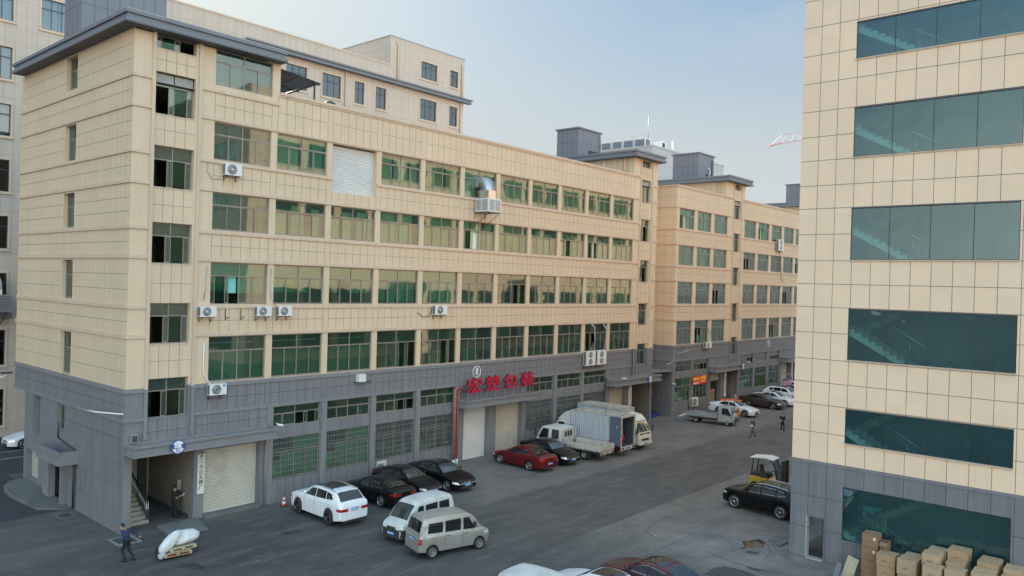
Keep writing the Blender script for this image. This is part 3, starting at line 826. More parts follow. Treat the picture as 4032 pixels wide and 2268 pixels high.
for x in (7.8, 11.4, 15.1, 18.85, 22.6, 33.7, 37.4, 41.2): q.box(x - .09, x + .09 + .2, -.06, -.001, 0, 5.44, GREY_TRIM)
q.build('base_trim', N8)
# interior behind the glass
def interior(root, x0, x1, zf, yb=4.5, z_top=22.1):
    q = MB()
    q.quad((x0, yb, 0), (x1, yb, 0), (x1, yb, z_top), (x0, yb, z_top), ROOM)
    for z in zf: q.box(x0 + .02, x1 - .02, .45, yb, z, z + .2, ROOM)
    for i in range(int((x1 - x0) / 7.4)): q.box(x0 + 3.2 + i * 7.446, x0 + 3.4 + i * 7.446, .5, yb, .25, z_top, ROOM)
    return q.build('interior', root)
interior(N8, 3.9, 45.0, (3.9, 6.5, 10.0, 14.0, 17.6, 21.6))
q = MB()
q.quad((.45, 5.2, 0), (3.55, 5.2, 0), (3.55, 5.2, 24), (.45, 5.2, 24), ROOM)
q.quad((.4, 1.2, 3.9), (.4, 5.2, 3.9), (.4, 5.2, 24), (.4, 1.2, 24), ROOM)
for z in (3.9, 7.9, 11.8, 15.8, 19.6, 23.2): q.box(.42, 3.6, 2.2, 5.2, z, z + .15, ROOM)
q.build('stairwell', N8); q = MB()
q.quad((45.3, 5.2, 0), (48.5, 5.2, 0), (48.5, 5.2, 24), (45.3, 5.2, 24), ROOM)
for z in (3.9, 7.9, 11.8, 15.8, 19.6): q.box(45.2, 48.5, 2.0, 5.2, z, z + .15, ROOM)
q.build('stairwell', N8)
# lobby: side walls, ceiling, dark skirting, stairs
q = MB()
q.quad((3.55, .25, 0), (3.55, 5.2, 0), (3.55, 5.2, 3.85), (3.55, .25, 3.85), PLASTER)
q.quad((.4, 5.2, 0), (.4, .25, 0), (.4, .25, 3.85), (.4, 5.2, 3.85), PLASTER)
q.box(3.50, 3.545, .5, 5.2, 0, .22, ROOMD); q.box(2.9, 3.4, 5.1, 5.19, 0, 2.4, ROOMD)
q.quad((.4, .25, 3.8), (3.55, .25, 3.8), (3.55, 5.2, 3.8), (.4, 5.2, 3.8), ROOMD)
q.box(3.52, 3.548, 1.4, 1.7, 1.3, 1.8, C_LAMP)
q.build('lobby', N8)
q = MB()
for i in range(9): q.box(.42, 1.75, 1.05 + i * .29, 1.05 + (i + 1) * .29 + .02, 0 if i == 0 else .17 * i, .17 * (i + 1), STEP)
q.build('lobby_stairs', N8)
q = MB()
q.tube([(1.72, 1.08, .17), (1.72, 1.08, 1.15)], .022, STEEL, 8); q.tube([(1.62, 1.08, .17), (1.62, 1.08, 1.15)], .022, STEEL, 8)
q.tube([(1.67, 1.02, 1.16), (1.67, 1.2, 1.18), (1.67, 3.6, 2.6)], .035, DARKM, 8)
for i in range(14): q.tube([(1.67, 1.2 + i * .17, .2 + i * .1), (1.67, 1.2 + i * .17, 1.15 + i * .1)], .012, STEEL, 6)
q.build('stair_railing', N8)
# far lobby of number 8
q = MB()
q.quad((45.3, 5.2, 0), (45.3, .25, 0), (45.3, .25, 3.85), (45.3, 5.2, 3.85), PLASTER)
q.quad((48.45, .25, 0), (48.45, 5.2, 0), (48.45, 5.2, 3.85), (48.45, .25, 3.85), PLASTER)
q.box(46.0, 48.0, 4.0, 4.1, 0, 3.8, PLASTER)
for i in range(6): q.box(45.4, 46.6, 1.2 + i * .3, 1.5 + i * .3, 0, .17 * (i + 1), STEP)
q.build('lobby', N8)
tower_top(N8, 0, 0, 7.3, 15.6); tower_top(N8, 0, 44.63, 48.5, 15.6, lover=.7)
def tower_wall(root, x, joints=0):
    q = MB(); q.quad((x, 0, 22.2), (x, 16, 22.2), (x, 16, 24.6), (x, 0, 24.6), BEIGE)
    for i in range(1, joints): q.box(x - .018, x - .002, i * .62 - .01, i * .62 + .01, 22.9, 24.55, BJOINT)
    return q.build('tower_wall', root)
for x, jn in ((44.63, 24), (48.8, 0), (8.0, 0)): tower_wall(N8, x, jn)
q = MB(); q.tube([(44.5, 1.0, 24.6), (44.5, 1.0, 24.2), (44.45, .9, 23.9), (44.45, .9, 22.9)], .1, BEIGE_TRIM, 8); q.build('downpipe', N8)
# rooftop stair huts
def hut(root, x0, x1, y0, y1, z0, z1, opening=None, name='stair_hut', cap=True):
    q = MB(); q.box(x0, x1, y0, y1, z0, z1, ROOFG)
    n = max(2, int((x1 - x0) / .62))
    for i in range(1, n): q.quad(*[(x0 + (x1 - x0) * i / n + s_, y0 - .004, z) for s_, z in ((-.012, z0), (.012, z0), (.012, z1), (-.012, z1))], GJOINT)
    zm = z0 + (z1 - z0) * .52
    q.quad(*[(x, y0 - .005, z) for x, z in ((x0, zm - .012), (x1, zm - .012), (x1, zm + .012), (x0, zm + .012))], GJOINT)
    n = max(2, int((y1 - y0) / .62))
    for i in range(1, n): q.quad(*[(x0 - .004, y0 + (y1 - y0) * i / n + s_, z) for s_, z in ((.012, z0), (-.012, z0), (-.012, z1), (.012, z1))], GJOINT)
    q.quad(*[(x0 - .005, y, z) for y, z in ((y1, zm - .012), (y0, zm - .012), (y0, zm + .012), (y1, zm + .012))], GJOINT)
    if cap: q.box(x0 - .15, x1 + .15, y0 - .15, y1 + .15, z1, z1 + .12, ROOFG)
    if opening: q.box(opening[0], opening[1], y0 - .012, y0 - .006, z0, opening[2], ROOMD)
    return q.build(name, root)
hut(N8, .8, 5.6, 9.0, 11.6, 25.2, 30.5)
hut(N8, .9, 7.6, 3.2, 8.8, 25.2, 25.95, cap=True, name='roof_plinth')
hut(N8, 44.3, 48.0, 6.2, 8.8, 25.2, 27.9, (46.0, 47.7, 26.0))
q = MB(); q.tube([(47.7, 6.1, 27.6), (47.75, 6.05, 27.4), (47.75, 6.05, 25.3)], .05, ROOFG, 8); q.build('roof_pipe', N8)
q = MB(); q.tube([(41.2, 1.2, 23.2), (43.6, 1.2, 23.3)], .07, DARKM, 8); q.tube([(41.6, 1.2, 22.2), (41.6, 1.2, 23.8)], .06, METAL, 8); q.build('roof_pipe', N8)

# ---------------------------------------------------------------- factory number 9
rows9 = [(53.2, 56.3, None), (56.95, 60.0, None), (60.65, 63.8, None)] + [(68.05 + 3.80 * k, 68.05 + 3.80 * k + 3.15, None) for k in range(6)]
low9 = []
lowx9 = [(53.25, 56.45), (57.0, 60.2), (68.1, 71.45), (72.0, 75.3), (75.95, 79.1)]
for a, c in lowx9: low9 += [(a, c, 4.3, 5.42), (a, c, 1.3, 3.70)]
low9 += [(60.85, 63.3, 0, 3.7, .5), (64.4, 67.3, 0, 3.8, .3), (79.9, 82.6, 0, 3.8, .5), (83.4, 86.0, 0, 3.8, .3)]
N9 = factory(52.65, 97.0, rows9, [(65.2, 66.95), (93.0, 94.8)], [(63.3, 68.0), (91.6, 97.0)], low9, 'factory_building',
             'beige factory with grey base and the circled number 9, further down the yard')
for r in range(4):
    for k, (a, c, _) in enumerate(rows9):
        za, zb = ROWZ[r]
        window(N9, c - a, zb - za, (a - 52.65, 0, za), 0, ['curt', 'curt', 'none', 'goods'][r] if k < 3 or r > 1 else ('greencurt' if r == 0 else 'none'), seed=400 + r * 20 + k, open_=(1 if (k + r) % 4 == 0 else -1))
for a, c in ((65.2, 66.95), (93.0, 94.8)):
    for k, (za, zb) in enumerate(STZ): window(N9, c - a, zb - za, (a - 52.65, 0, za), 0, 'none', tr=(0 if k == 0 else .68), nlow=2, seed=500 + k, depth=.22, open_=-1)
for i, (a, c) in enumerate(lowx9):
    window(N9, c - a, 1.12, (a - 52.65, 0, 4.3), 0, 'none', tr=.62, seed=520 + i)
    window(N9, c - a, 2.4, (a - 52.65, 0, 1.3), 0, 'sheet' if i in (0, 2, 3) else 'goods', tr=.66, seed=540 + i, open_=-1)
shutter(N9, 61.0 - 52.65, 63.2 - 52.65, 2.9, 3.7, .3, SHUT); shutter(N9, 79.9 - 52.65, 82.6 - 52.65, .05, 3.8, .45, SHUT)
canopy(N9, 60.2 - 52.65, 67.85 - 52.65, 3.95, 4.57); canopy(N9, 79.2 - 52.65, 87 - 52.65, 3.95, 4.57)
q = MB(); X9 = 52.65
for a, c in lowx9: tiles(q, a - X9, c - X9, .02, 1.3, 6, 0, GJOINT, hz=()); tiles(q, a - X9, c - X9, 3.72, 4.3, 3, 0, GJOINT, hz=())
q.build('base_trim', N9)
q = MB()   # left side wall of number 9
def side9(mb):
    wall(mb, 0, 16, 0, GB, 0, GREY, []); wall(mb, 0, 16, GB, 22.9, 0, BEIGE, [])
    zz = [(20.97, 22.85)] + [(LZ[i + 1][1], LZ[i][0]) for i in range(1, 9)]
    for za, zb in zz:
        jm = BJOINT if za > 7 else GJOINT
        for i in range(1, 21): vline(mb, i * .78, za, zb, 0, jm, .018)
        hline(mb, 0, 16, (za + zb) / 2, 0, jm)
    for i in range(1, 21): vline(mb, i * .78, 0, 5.4, 0, GJOINT, .018)
    for z in (1.4, 2.8, 4.2): hline(mb, 0, 16, z, 0, GJOINT)
    for za, zb in LZ[1:]: mb.box(0, 16.0, -.075, -.001, za, zb, BEIGE_TRIM if za > 7 else GREY_TRIM)
    mb.box(0, 16.05, -.11, .25, 22.905, 23.055, BEIGE_TRIM)
side9(q); q.build('side_wall', N9, (0, 16, 0), -PI / 2)
for xa, xb in ((63.3, 68.0), (91.6, 97.0)):
    tower_wall(N9, xa - X9, 24); tower_wall(N9, xb - X9)
q = MB(); q.tube([(63.2 - X9, .9, 24.6), (63.2 - X9, .9, 22.9)], .1, BEIGE_TRIM, 8)
q.build('downpipe', N9)
tower_top(N9, X9, 63.3, 67.9, 12); tower_top(N9, X9, 91.6, 97.0, 12)
hut(N9, 64.3 - X9, 68.0 - X9, 4.0, 7.3, 25.2, 28.2, (66.0 - X9, 67.6 - X9, 26.0)); hut(N9, 93.0 - X9, 96.5 - X9, 3.0, 5.4, 25.2, 27.9)
q = MB(); q.tube([(66.4 - X9, 3.8, 25.2), (66.7 - X9, 3.8, 26.6), (66.3 - X9, 3.8, 26.7)], .07, WHITE, 8); q.build('roof_pipe', N9)
q = MB(); q.tube([(67.4 - X9, 3.9, 25.2), (67.4 - X9, 3.9, 27.7)], .06, DARKM, 8); q.build('roof_pipe', N9)
q = MB(); q.box(68.2 - X9, 73.1 - X9, 3, 3.2, 22.2, 24.1, BEIGE2); q.build('roof_screen_wall', N9)
interior(N9, .9, 43.5, (3.9, 6.5, 10.0, 14.0, 17.6, 21.6))
q = MB()
q.quad((64.4 - X9, 4, 0), (67.3 - X9, 4, 0), (67.3 - X9, 4, 3.85), (64.4 - X9, 4, 3.85), PLASTER)
q.quad((67.3 - X9, .3, 0), (67.3 - X9, 4, 0), (67.3 - X9, 4, 3.85), (67.3 - X9, .3, 3.85), ROOM)
q.quad((64.4 - X9, 4, 0), (64.4 - X9, .3, 0), (64.4 - X9, .3, 3.85), (64.4 - X9, 4, 3.85), PLASTER)
q.build('lobby', N9); q = MB()
q.quad((83.4 - X9, 1.5, 0), (86 - X9, 1.5, 0), (86 - X9, 1.5, 3.85), (83.4 - X9, 1.5, 3.85), ROOMD)
q.build('lobby', N9)
# stacked cartons just inside the open shutter of number 9
for i in range(3):
    for j in range(5):
        q = MB(); q.box(0, .62, 0, .55, 0, .36, mat('carton_brown%d%d' % (i, j), (.30 + .03 * ((i * 5 + j) % 3), .20, .12), .85, var=.1, vs=3)); q.box(.02, .6, -.003, .0, .14, .2, WOODD)
        tag(q.build('carton', None, (61.15 + i * .68, .62, j * .37), 0), ['bottom', 'second', 'third', 'fourth', 'top'][j] + ' brown box of the ' + ['left', 'middle', 'right'][i] + ' stack inside the open shutter beneath the number 9 canopy', 'box', 'boxes stacked inside the open shutter')

# slab bridging the alley between the factories
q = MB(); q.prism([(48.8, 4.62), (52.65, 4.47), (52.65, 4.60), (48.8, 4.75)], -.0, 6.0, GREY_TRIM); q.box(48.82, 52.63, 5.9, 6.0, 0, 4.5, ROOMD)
tag(q.build('passage_roof'), 'grey sloping slab roofing the passage between the two factories', 'passage roof')
# ---------------------------------------------------------------- building on the right (local frame: x -> -Y, y -> +X)
NR = empty('stairwell_building', (20.56, -24.6, 0), -PI / 2, 'tall beige panelled building with strip windows onto staircases, filling the right edge', 'building')
RW = 44.0
T8 = 0.817
wz = [(1.51, 3.92), (5.90, 7.45), (9.70, 12.0), (14.24, 16.58), (18.90, 21.12), (23.35, 25.0)]
xa, xb = 2.37, 8.89
PALEJ = mat('pale_lit_jamb', (0.42, 0.40, 0.35), .7)  # jamb colour made paler to stand for the light falling on it
SLAB = mat('stair_concrete_white', (0.80, 0.82, 0.78), 0.7, var=0.06, vs=2)
b = MB()
ops = [(xa, xb, za, zb, .07) for za, zb in wz] + [(.75, 1.57, .34, 2.29, .32)]
wall(b, 0, RW, 4.84, 30, 0, BEIGE3, ops); wall(b, 0, RW, 0, 4.84, 0, GREY, ops)
hz = [1.75, 3.23, 6.23, 7.52, 8.55, 9.63, 10.86, 12.05, 13.12, 14.20, 15.42, 16.62, 17.69, 18.86, 19.98, 21.17, 22.50, 23.80, 25.13, 26.4, 27.6, 28.8]
JR = mat('panel_joint_dark', (0.20, 0.165, 0.125), 0.8)
for z in hz:
    jm = JR if z > 4.84 else GJOINT
    if any(za < z < zb for za, zb in wz): hline(b, 0, xa, z, 0, jm, .026); hline(b, xb, RW, z, 0, jm, .026)
    else: hline(b, 0, RW, z, 0, jm, .026)
hline(b, 0, RW, .33, 0, GJOINT, .026)
for i in range(1, int(RW / T8)):
    x = i * T8; jm = JR
    if xa + .05 < x < xb - .05:
        e = [0] + [v for p in wz for v in p] + [30]
        for k in range(0, len(e), 2):
            a, c = e[k], e[k + 1]
            if a < 4.84 < c: vline(b, x, a, 4.84, 0, GJOINT, .022); vline(b, x, 4.84, c, 0, JR, .022)
            else: vline(b, x, a, c, 0, JR if a > 4.8 else GJOINT, .022)
    else: vline(b, x, 2.3 if abs(x - .817) < .1 else 0.33, 4.84, 0, GJOINT, .022); vline(b, x, 4.84, 30, 0, JR, .022)
for za, zb in wz:
    b.box(xa, xb, -.05, .06, za - .06, za - .001, BEIGE_TRIM if za > 4 else GREY_TRIM)
    if za > 4: b.box(xa, xb, -.012, .06, zb + .001, zb + .04, SOFF)
b.box(0, RW, -.03, -.004, 4.76, 4.90, GREY_TRIM)
# long face towards the yard (facing +Y): strips of windows
b.quad((0, 0, 4.84), (0, 70, 4.84), (0, 70, 30), (0, 0, 30), BEIGE3)
b.quad((0, 4.3, 0), (0, 70, 0), (0, 70, 4.84), (0, 4.3, 4.84), GREY)
b.quad((0, 0, 2.6), (0, 4.3, 2.6), (0, 4.3, 4.84), (0, 0, 4.84), GREY); b.quad((0, 0, 0), (0, 1.7, 0), (0, 1.7, 2.6), (0, 0, 2.6), GREY)
b.quad((.25, 1.7, 0), (0, 1.7, 0), (0, 1.7, 2.6), (.25, 1.7, 2.6), GREY); b.quad((.25, .3, 0), (.25, 1.7, 0), (.25, 1.7, 2.6), (.25, .3, 2.6), GREY)
b.quad((0, 0, 30), (0, 70, 30), (RW, 70, 30), (RW, 0, 30), CONC)
b.quad((RW, 0, 0), (RW, 70, 0), (RW, 70, 30), (RW, 0, 30), BEIGE3); b.quad((0, 70, 0), (RW, 70, 0), (RW, 70, 30), (0, 70, 30), BEIGE3)
for z in (5.9, 9.7, 14.2, 18.9, 23.3):
    b.box(-.05, -.001, 1.5, 69, z - .2, z - .05, BEIGE_TRIM)
    for k in range(17): b.box(-.012, -.004, 2.0 + k * 4, 5.2 + k * 4, z, z + 2.1, mat('yard_window_glass', (0.03, 0.06, 0.05), 0.08) if k == 0 and z == 5.9 else bpy.data.materials['yard_window_glass'])
for z in hz: b.box(-.003, -.001, 0.02 if z > 2.6 else 4.3, 69.9, z - .012, z + .012, JR)
for k in range(1, 85): b.box(-.0035, -.001, k * T8 - .01, k * T8 + .01, 0 if k > 5 else 2.6, 29.9, JR)
# small corner room behind the doorway, open again onto the yard
b.quad((1.74, .3, 0), (1.74, 4.3, 0), (1.74, 4.3, 2.6), (1.74, .3, 2.6), PLASTER)
b.quad((1.75, 4.3, 0), (0, 4.3, 0), (0, 4.3, 2.6), (1.75, 4.3, 2.6), GREY)
b.quad((0, .02, 2.6), (1.75, .02, 2.6), (1.75, 4.3, 2.6), (0, 4.3, 2.6), ROOMD)
b.quad((.0, .02, .3), (1.75, .02, .3), (1.75, 4.3, .3), (.0, 4.3, .3), PAVE)
b.quad((.0, .0, .0), (.0, 4.3, .0), (.0, 4.3, .3), (.0, .0, .3), PAVE)
b.build('wall', NR)
q = MB(); q.box(.752, .80, -.012, .34, .35, 2.28, PALEJ); q.box(.80, 1.565, -.06, .3, .30, .352, PALEJ); q.build('door_jamb', NR)
for za, zb in wz:
    f = MB()
    for i in range(5):
        x = xa + (xb - xa) * i / 4; ww = .012 if 0 < i < 4 else .03
        f.box(x - ww, x + ww, .03, .07, za, zb, FRAMED)
    f.box(xa, xb, .03, .07, za, za + .03, FRAMED); f.box(xa, xb, .03, .07, zb - .03, zb, FRAMED)
    o = f.build('window', NR)
    g = MB()
    for i in range(4):
        a, c = xa + (xb - xa) * i / 4, xa + (xb - xa) * (i + 1) / 4
        g.quad((a + .01, .05, za), (c - .01, .05, za), (c - .01, .05, zb), (a + .01, .05, zb), GLASS3)
    g.build('pane', o)
# dog-leg stairs behind the strip windows: one flight per storey, landing to the left
WALLIN = mat('stairwell_wall_paint', (0.17, 0.22, 0.215), 0.85, var=0.1, vs=.8)
i_ = MB()
i_.quad((.1, 4.2, 0), (xb + 1.5, 4.2, 0), (xb + 1.5, 4.2, 29), (.1, 4.2, 29), WALLIN)
i_.quad((1.75, .12, 0), (1.75, 4.2, 0), (1.75, 4.2, 29), (1.75, .12, 29), WALLIN)
i_.quad((xb + .6, 4.2, 0), (xb + .6, .12, 0), (xb + .6, .12, 29), (xb + .6, 4.2, 29), ROOM)
for k, z0 in enumerate((-.4, 4.2, 8.8, 13.4, 18.0, 22.6)):
    if k: i_.box(6.4, xb + .6, .14, 4.2, z0 - .22, z0, ROOM)
    if k: i_.box(6.6, 7.4, 4.15, 4.19, z0, z0 + 2.1, FRAMED); 
    i_.box(7.9, 8.7, 3.3, 4.19, z0 if k else 0, z0 + 1.0, C_DARK)
    i_.box(1.76, 2.6, .14, 4.2, z0 + 2.3, z0 + 2.45, ROOM)
i_.build('stairwell', NR)
for k, z0 in enumerate((-.4, 4.2, 8.8, 13.4, 18.0, 22.6)):
    s_ = MB(); n = 13
    for (ya, yb, dirn) in ((.25, 1.55, 1), (1.85, 3.2, -1)):
        prof = []
        for j in range(n):
            t = .3 * j; 
            if dirn == 1: x_, z_ = 6.2 - t, z0 + 2.3 * j / n
            else: x_, z_ = 2.5 + t, z0 + 2.3 + 2.3 * j / n
            if dirn == 1: prof += [(x_, z_), (x_, z_ + 2.3 / n)]
            else: prof += [(x_, z_), (x_, z_ + 2.3 / n)]
        last = prof[-1]
        if dirn == 1: prof += [(last[0] - .3, last[1]), (last[0] - .3, last[1] - .25), (6.3, z0 - .2), (6.3, z0)]
        else: prof += [(last[0] + .3, last[1]), (last[0] + .3, last[1] - .28), (2.6, z0 + 2.05)]
        s_.prism(prof, ya, yb, SLAB if dirn == 1 else ROOM)
    s_.box(2.3, 6.3, .22, .25, z0, z0 + .002, SLAB)
    s_.build('staircase', NR)
    h_ = MB()
    for yy in (1.58,):
        h_.tube([(6.35, yy, z0 + .95), (2.5, yy, z0 + 3.25)], .03, STEEL, 8)
        h_.tube([(6.35, yy, z0 + .25), (2.5, yy, z0 + 2.55)], .012, STEEL, 6)
        h_.tube([(6.35, yy, z0), (6.35, yy, z0 + 1.0)], .03, STEEL, 8); h_.tube([(4.6, yy, z0 + 1.0), (4.6, yy, z0 + 2.0)], .03, STEEL, 8)
        h_.tube([(2.5, yy, z0 + 3.25), (6.3, 1.8, z0 + 5.6)], .03, STEEL, 8)
        for j in range(24): 
            x_ = 6.3 - j * .16; zb_ = z0 + .25 + (6.35 - x_) * .597
            h_.tube([(x_, yy, zb_), (x_, yy, zb_ + .7)], .011, STEEL, 6)
    h_.build('stair_handrail', NR)
q = MB(); q.quad((xa + .1, 2.6, 1.5), (xa + 1.2, 2.6, 1.5), (xa + 1.2, 2.6, 2.6), (xa + .1, 2.6, 2.6), C_TEAL)
q.box(8.3, 8.42, .0, .03, 2.0, 2.12, WHITE) 
q.build('notice', NR)

# ---------------------------------------------------------------- long building behind (facade plane Y = 29)
NB = empty('office_block', (-30, 29, 0), 0, 'pale beige block with dark-framed grid windows rising behind the near factory', 'building')
BX = -30
ops = []; rowsB = [(.9, 3.65), (5.5, 8.15), (10.0, 12.45), (14.3, 16.75), (18.6, 21.0), (22.8, 25.2), (27.1, 29.5), (31.5, 33.85)]
colsL = [(.9 + 4.1 * k, 3.1 + 4.1 * k) for k in range(-7, 6)]
colsR = [(26.6, 29.0), (30.85, 33.15), (34.9, 36.2), (37.75, 39.2), (44.25, 46.8), (48.9, 50.25)]
b = MB()
allw = []
for (a, c) in colsL:
    for (za, zb) in rowsB: allw.append((a - BX, c - BX, za, zb))
for (a, c) in colsR:
    for (za, zb) in rowsB[4:]: allw.append((a - BX, c - BX, za, zb))
for (a, c) in colsR[4:]: allw.append((a - BX, c - BX, 36.2, 38.15))
wall(b, 0, 51.3 - BX, 0, 36.6, 0, BEIGE2, allw, .14)
wall(b, 39.7 - BX, 51.3 - BX, 36.6, 39.9, 0, BEIGE2, allw, .14)
b.quad((51.3 - BX, 0, 0), (51.3 - BX, 20, 0), (51.3 - BX, 20, 36.6), (51.3 - BX, 0, 36.6), BEIGE2)
b.quad((51.3 - BX, 0, 36.6), (51.3 - BX, 9, 36.6), (51.3 - BX, 9, 39.9), (51.3 - BX, 0, 39.9), BEIGE2)
b.quad((39.7 - BX, 9, 34.5), (39.7 - BX, 0, 34.5), (39.7 - BX, 0, 39.9), (39.7 - BX, 9, 39.9), BEIGE2)
b.quad((0, .3, 35.4), (51.3 - BX, .3, 35.4), (51.3 - BX, 20, 35.4), (0, 20, 35.4), CONC)
b.quad((39.7 - BX, 0, 39.9), (51.3 - BX, 0, 39.9), (51.3 - BX, 9, 39.9), (39.7 - BX, 9, 39.9), CONC)
JB = mat('far_tile_joint', (0.33, 0.28, 0.23), 0.8)
def cut(z0, z1, holes, f):
    zs = sorted([z0, z1] + [v for h in holes for v in h if z0 < v < z1]); 
    for i in range(len(zs) - 1):
        m_ = (zs[i] + zs[i + 1]) / 2
        if not any(h[0] < m_ < h[1] for h in holes): f(zs[i], zs[i + 1])
for i in range(1, 110):
    x = i * .74
    if x > 51.2 - BX: break
    hs = [(o[2] - .14, o[3] + .14) for o in allw if o[0] - .14 < x < o[1] + .14]
    top_ = 39.9 if x > 39.7 - BX else 36.6
    cut(0, top_, hs, lambda a, c: vline(b, x, a, c, 0, JB, .022))
for i in range(1, 38):
    z = i * 1.07
    hs = [(o[0] - .14, o[1] + .14) for o in allw if o[2] - .14 < z < o[3] + .14]
    if 36.6 < z: cut(39.7 - BX, 51.3 - BX, hs, lambda a, c: hline(b, a, c, z, 0, JB, .022))
    else: cut(0, 51.3 - BX, hs, lambda a, c: hline(b, a, c, z, 0, JB, .022))
for i in range(1, 12): b.box(39.7 - BX - .008, 39.7 - BX - .002, i * .74 - .01, i * .74 + .01, 36.6, 39.9, JB)
for z in (37.6, 38.7): b.box(39.7 - BX - .008, 39.7 - BX - .002, .02, 8.9, z - .01, z + .01, JB)
b.build('wall', NB)
q = MB()
q.box(22.0 - BX, 52.1 - BX, -.7, -.002, 34.55, 34.68, ROOFG); q.box(22.0 - BX, 52.0 - BX, -.6, -.002, 34.68, 34.9, ROOFG); q.box(22.0 - BX, 52.2 - BX, -.75, -.002, 34.9, 35.05, ROOFG)
q.build('cornice', NB)
q = MB(); q.box(-BX - 29, 3.35 - BX, -.5, -.002, 9.05, 9.45, ROOFG); q.build('ledge', NB)
q = MB()
q.box(0, 39.7 - BX, -.06, .25, 36.6, 36.75, BEIGE_TRIM); q.box(39.62 - BX, 51.4 - BX, -.08, .25, 39.9, 40.0, COPE); q.box(39.62 - BX, 39.9 - BX, .25, 9.1, 39.9, 40.0, COPE); q.box(51.1 - BX, 51.4 - BX, .25, 9.1, 39.9, 40.0, COPE)
q.box(39.5 - BX, 40.1 - BX, 8.9, 9.4, 36.7, 39.2, BEIGE2)
q.build('coping', NB)
q = MB()
for x, z0, z1 in ((40.7, 35.1, 39.2), (33.6 + .1, 27.5, 34.5), (50.85, 35.1, 39.0), (50.75, 26, 34.5)):
    q.tube([(x - BX, -.12, z0), (x - BX, -.12, z1), (x - BX - .2, 0, z1 + .25)], .09, BEIGE_TRIM, 8)
q.build('downpipe', NB)
rr = random.Random(8)
for (a, c, za, zb) in allw:
    q = MB(); w_, h_ = c - a, zb - za
    up = za > 26
    fm = FRAMEB if up else FRAMED
    gmm = GLASS2
    for s_ in ((-.13, 0, -.1, h_ + .13), (w_, w_ + .13, -.1, h_ + .13)): q.box(s_[0], s_[1], -.045, -.001, s_[2], s_[3], BEIGE_TRIM)
    q.box(0, w_, -.045, -.001, h_, h_ + .13, BEIGE_TRIM); q.box(-.2, w_ + .2, -.1, -.001, -.2, -.1, BEIGE_TRIM); q.box(0, w_, -.07, .1, -.1, -.0, BEIGE_TRIM)
    q.box(0, w_, .1, .15, 0, .06, fm); q.box(0, w_, .1, .15, h_ - .06, h_, fm); q.box(0, .06, .1, .15, .06, h_ - .06, fm); q.box(w_ - .06, w_, .1, .15, .06, h_ - .06, fm)
    n = 3 if w_ > 1.8 else 2
    q.box(.06, w_ - .06, .1, .145, h_ * .66, h_ * .66 + .09, fm)
    for i in range(1, n): q.box(w_ * i / n - .03, w_ * i / n + .03, .1, .144, .06, h_ - .06, fm)
    o = q.build('window', NB, (a, 0, za))
    g = MB(); g.quad((.03, .13, .03), (w_ - .03, .13, .03), (w_ - .03, .13, h_ - .03), (.03, .13, h_ - .03), gmm); g.build('pane', o)
    if za > 21 and a - -BX < 12:
        q = MB(); pleats(q, .08, w_ * .55, .05, h_, .35, C_WHITE, rr, .06); pleats(q, w_ * .6, w_ - .08, .05, h_, .35, C_WHITE, rr, .06); q.build('curtain', o)
q = MB(); q.quad((1, 1.5, 0), (51.2 - BX, 1.5, 0), (51.2 - BX, 1.5, 36.2), (1, 1.5, 36.2), ROOMD)
q.box(0.5 - BX, .75 - BX, 1.2, 1.4, 15.3, 16.0, WHITE); q.build('interior', NB)
# white far block with rooftop chillers
NF = empty('white_block', (97.2, 30, 0), 0, 'pale distant block behind the roofs with rooftop machines', 'building')
b = MB(); WF = mat('pale_far_panel', (0.44, 0.42, 0.41), 0.8)
b.box(0, 26, 0, 26, 0, 36.4, WF)
for i in range(1, 20): b.quad(*[(i * 1.3 + s_, -.01, z) for s_, z in ((-.02, 0), (.02, 0), (.02, 36.4), (-.02, 36.4))], JB)
for i in range(1, 18): b.quad((0, -.012, i * 2.1), (26, -.012, i * 2.1), (26, -.012, i * 2.1 + .04), (0, -.012, i * 2.1 + .04), JB); b.quad((-.012, 26, i * 2.1), (-.012, 0, i * 2.1), (-.012, 0, i * 2.1 + .04), (-.012, 26, i * 2.1 + .04), JB)
b.box(-.1, 26.1, -.1, .15, 36.4, 36.7, COPE); b.box(-.1, .15, .15, 26, 36.4, 36.7, COPE)
b.build('wall', NF)
q = MB(); q.box(3.8, 5.6, .8, 2.2, 36.7, 38.0, WHITE); q.box(4.3, 5.2, .79, .80, 36.9, 37.8, DARKM); q.tube([(8.2, 1, 36.7), (8.2, 1, 38.7)], .14, WHITE, 8); q.build('roof_vent', NF)
CHILG = mat('chiller_coil', (0.16, 0.18, 0.21), 0.7)
for k in range(6):
    q = MB(); q.box(0, 1.8, 0, 2.1, 0, 2.0, ACW); q.box(-.01, .0, .15, 1.95, .3, 1.6, CHILG); q.box(.2, 1.6, -.01, 0, .3, 1.6, CHILG)
    q.lathe([(0, .0), (.6, .0), (.7, .1), (.7, .25), (.75, .25)], (.9, 1.0, 2.0), (0, 0, 1), ACW, 14)
    tag(q.build('chiller', None, (97.9, 36.0 + k * 2.3 - 4, 36.4)), ['nearest', 'second', 'third', 'fourth', 'fifth', 'farthest'][k] + ' white chiller in the row on the distant pale roof', 'chiller', 'white chillers on the far roof')
q = MB(); q.tube([(98.2, 31.6, 36.4), (98.2, 31.6, 42.5)], .08, METAL, 6); tag(q.build('mast'), 'thin metal mast standing beside the rooftop chillers', 'mast')
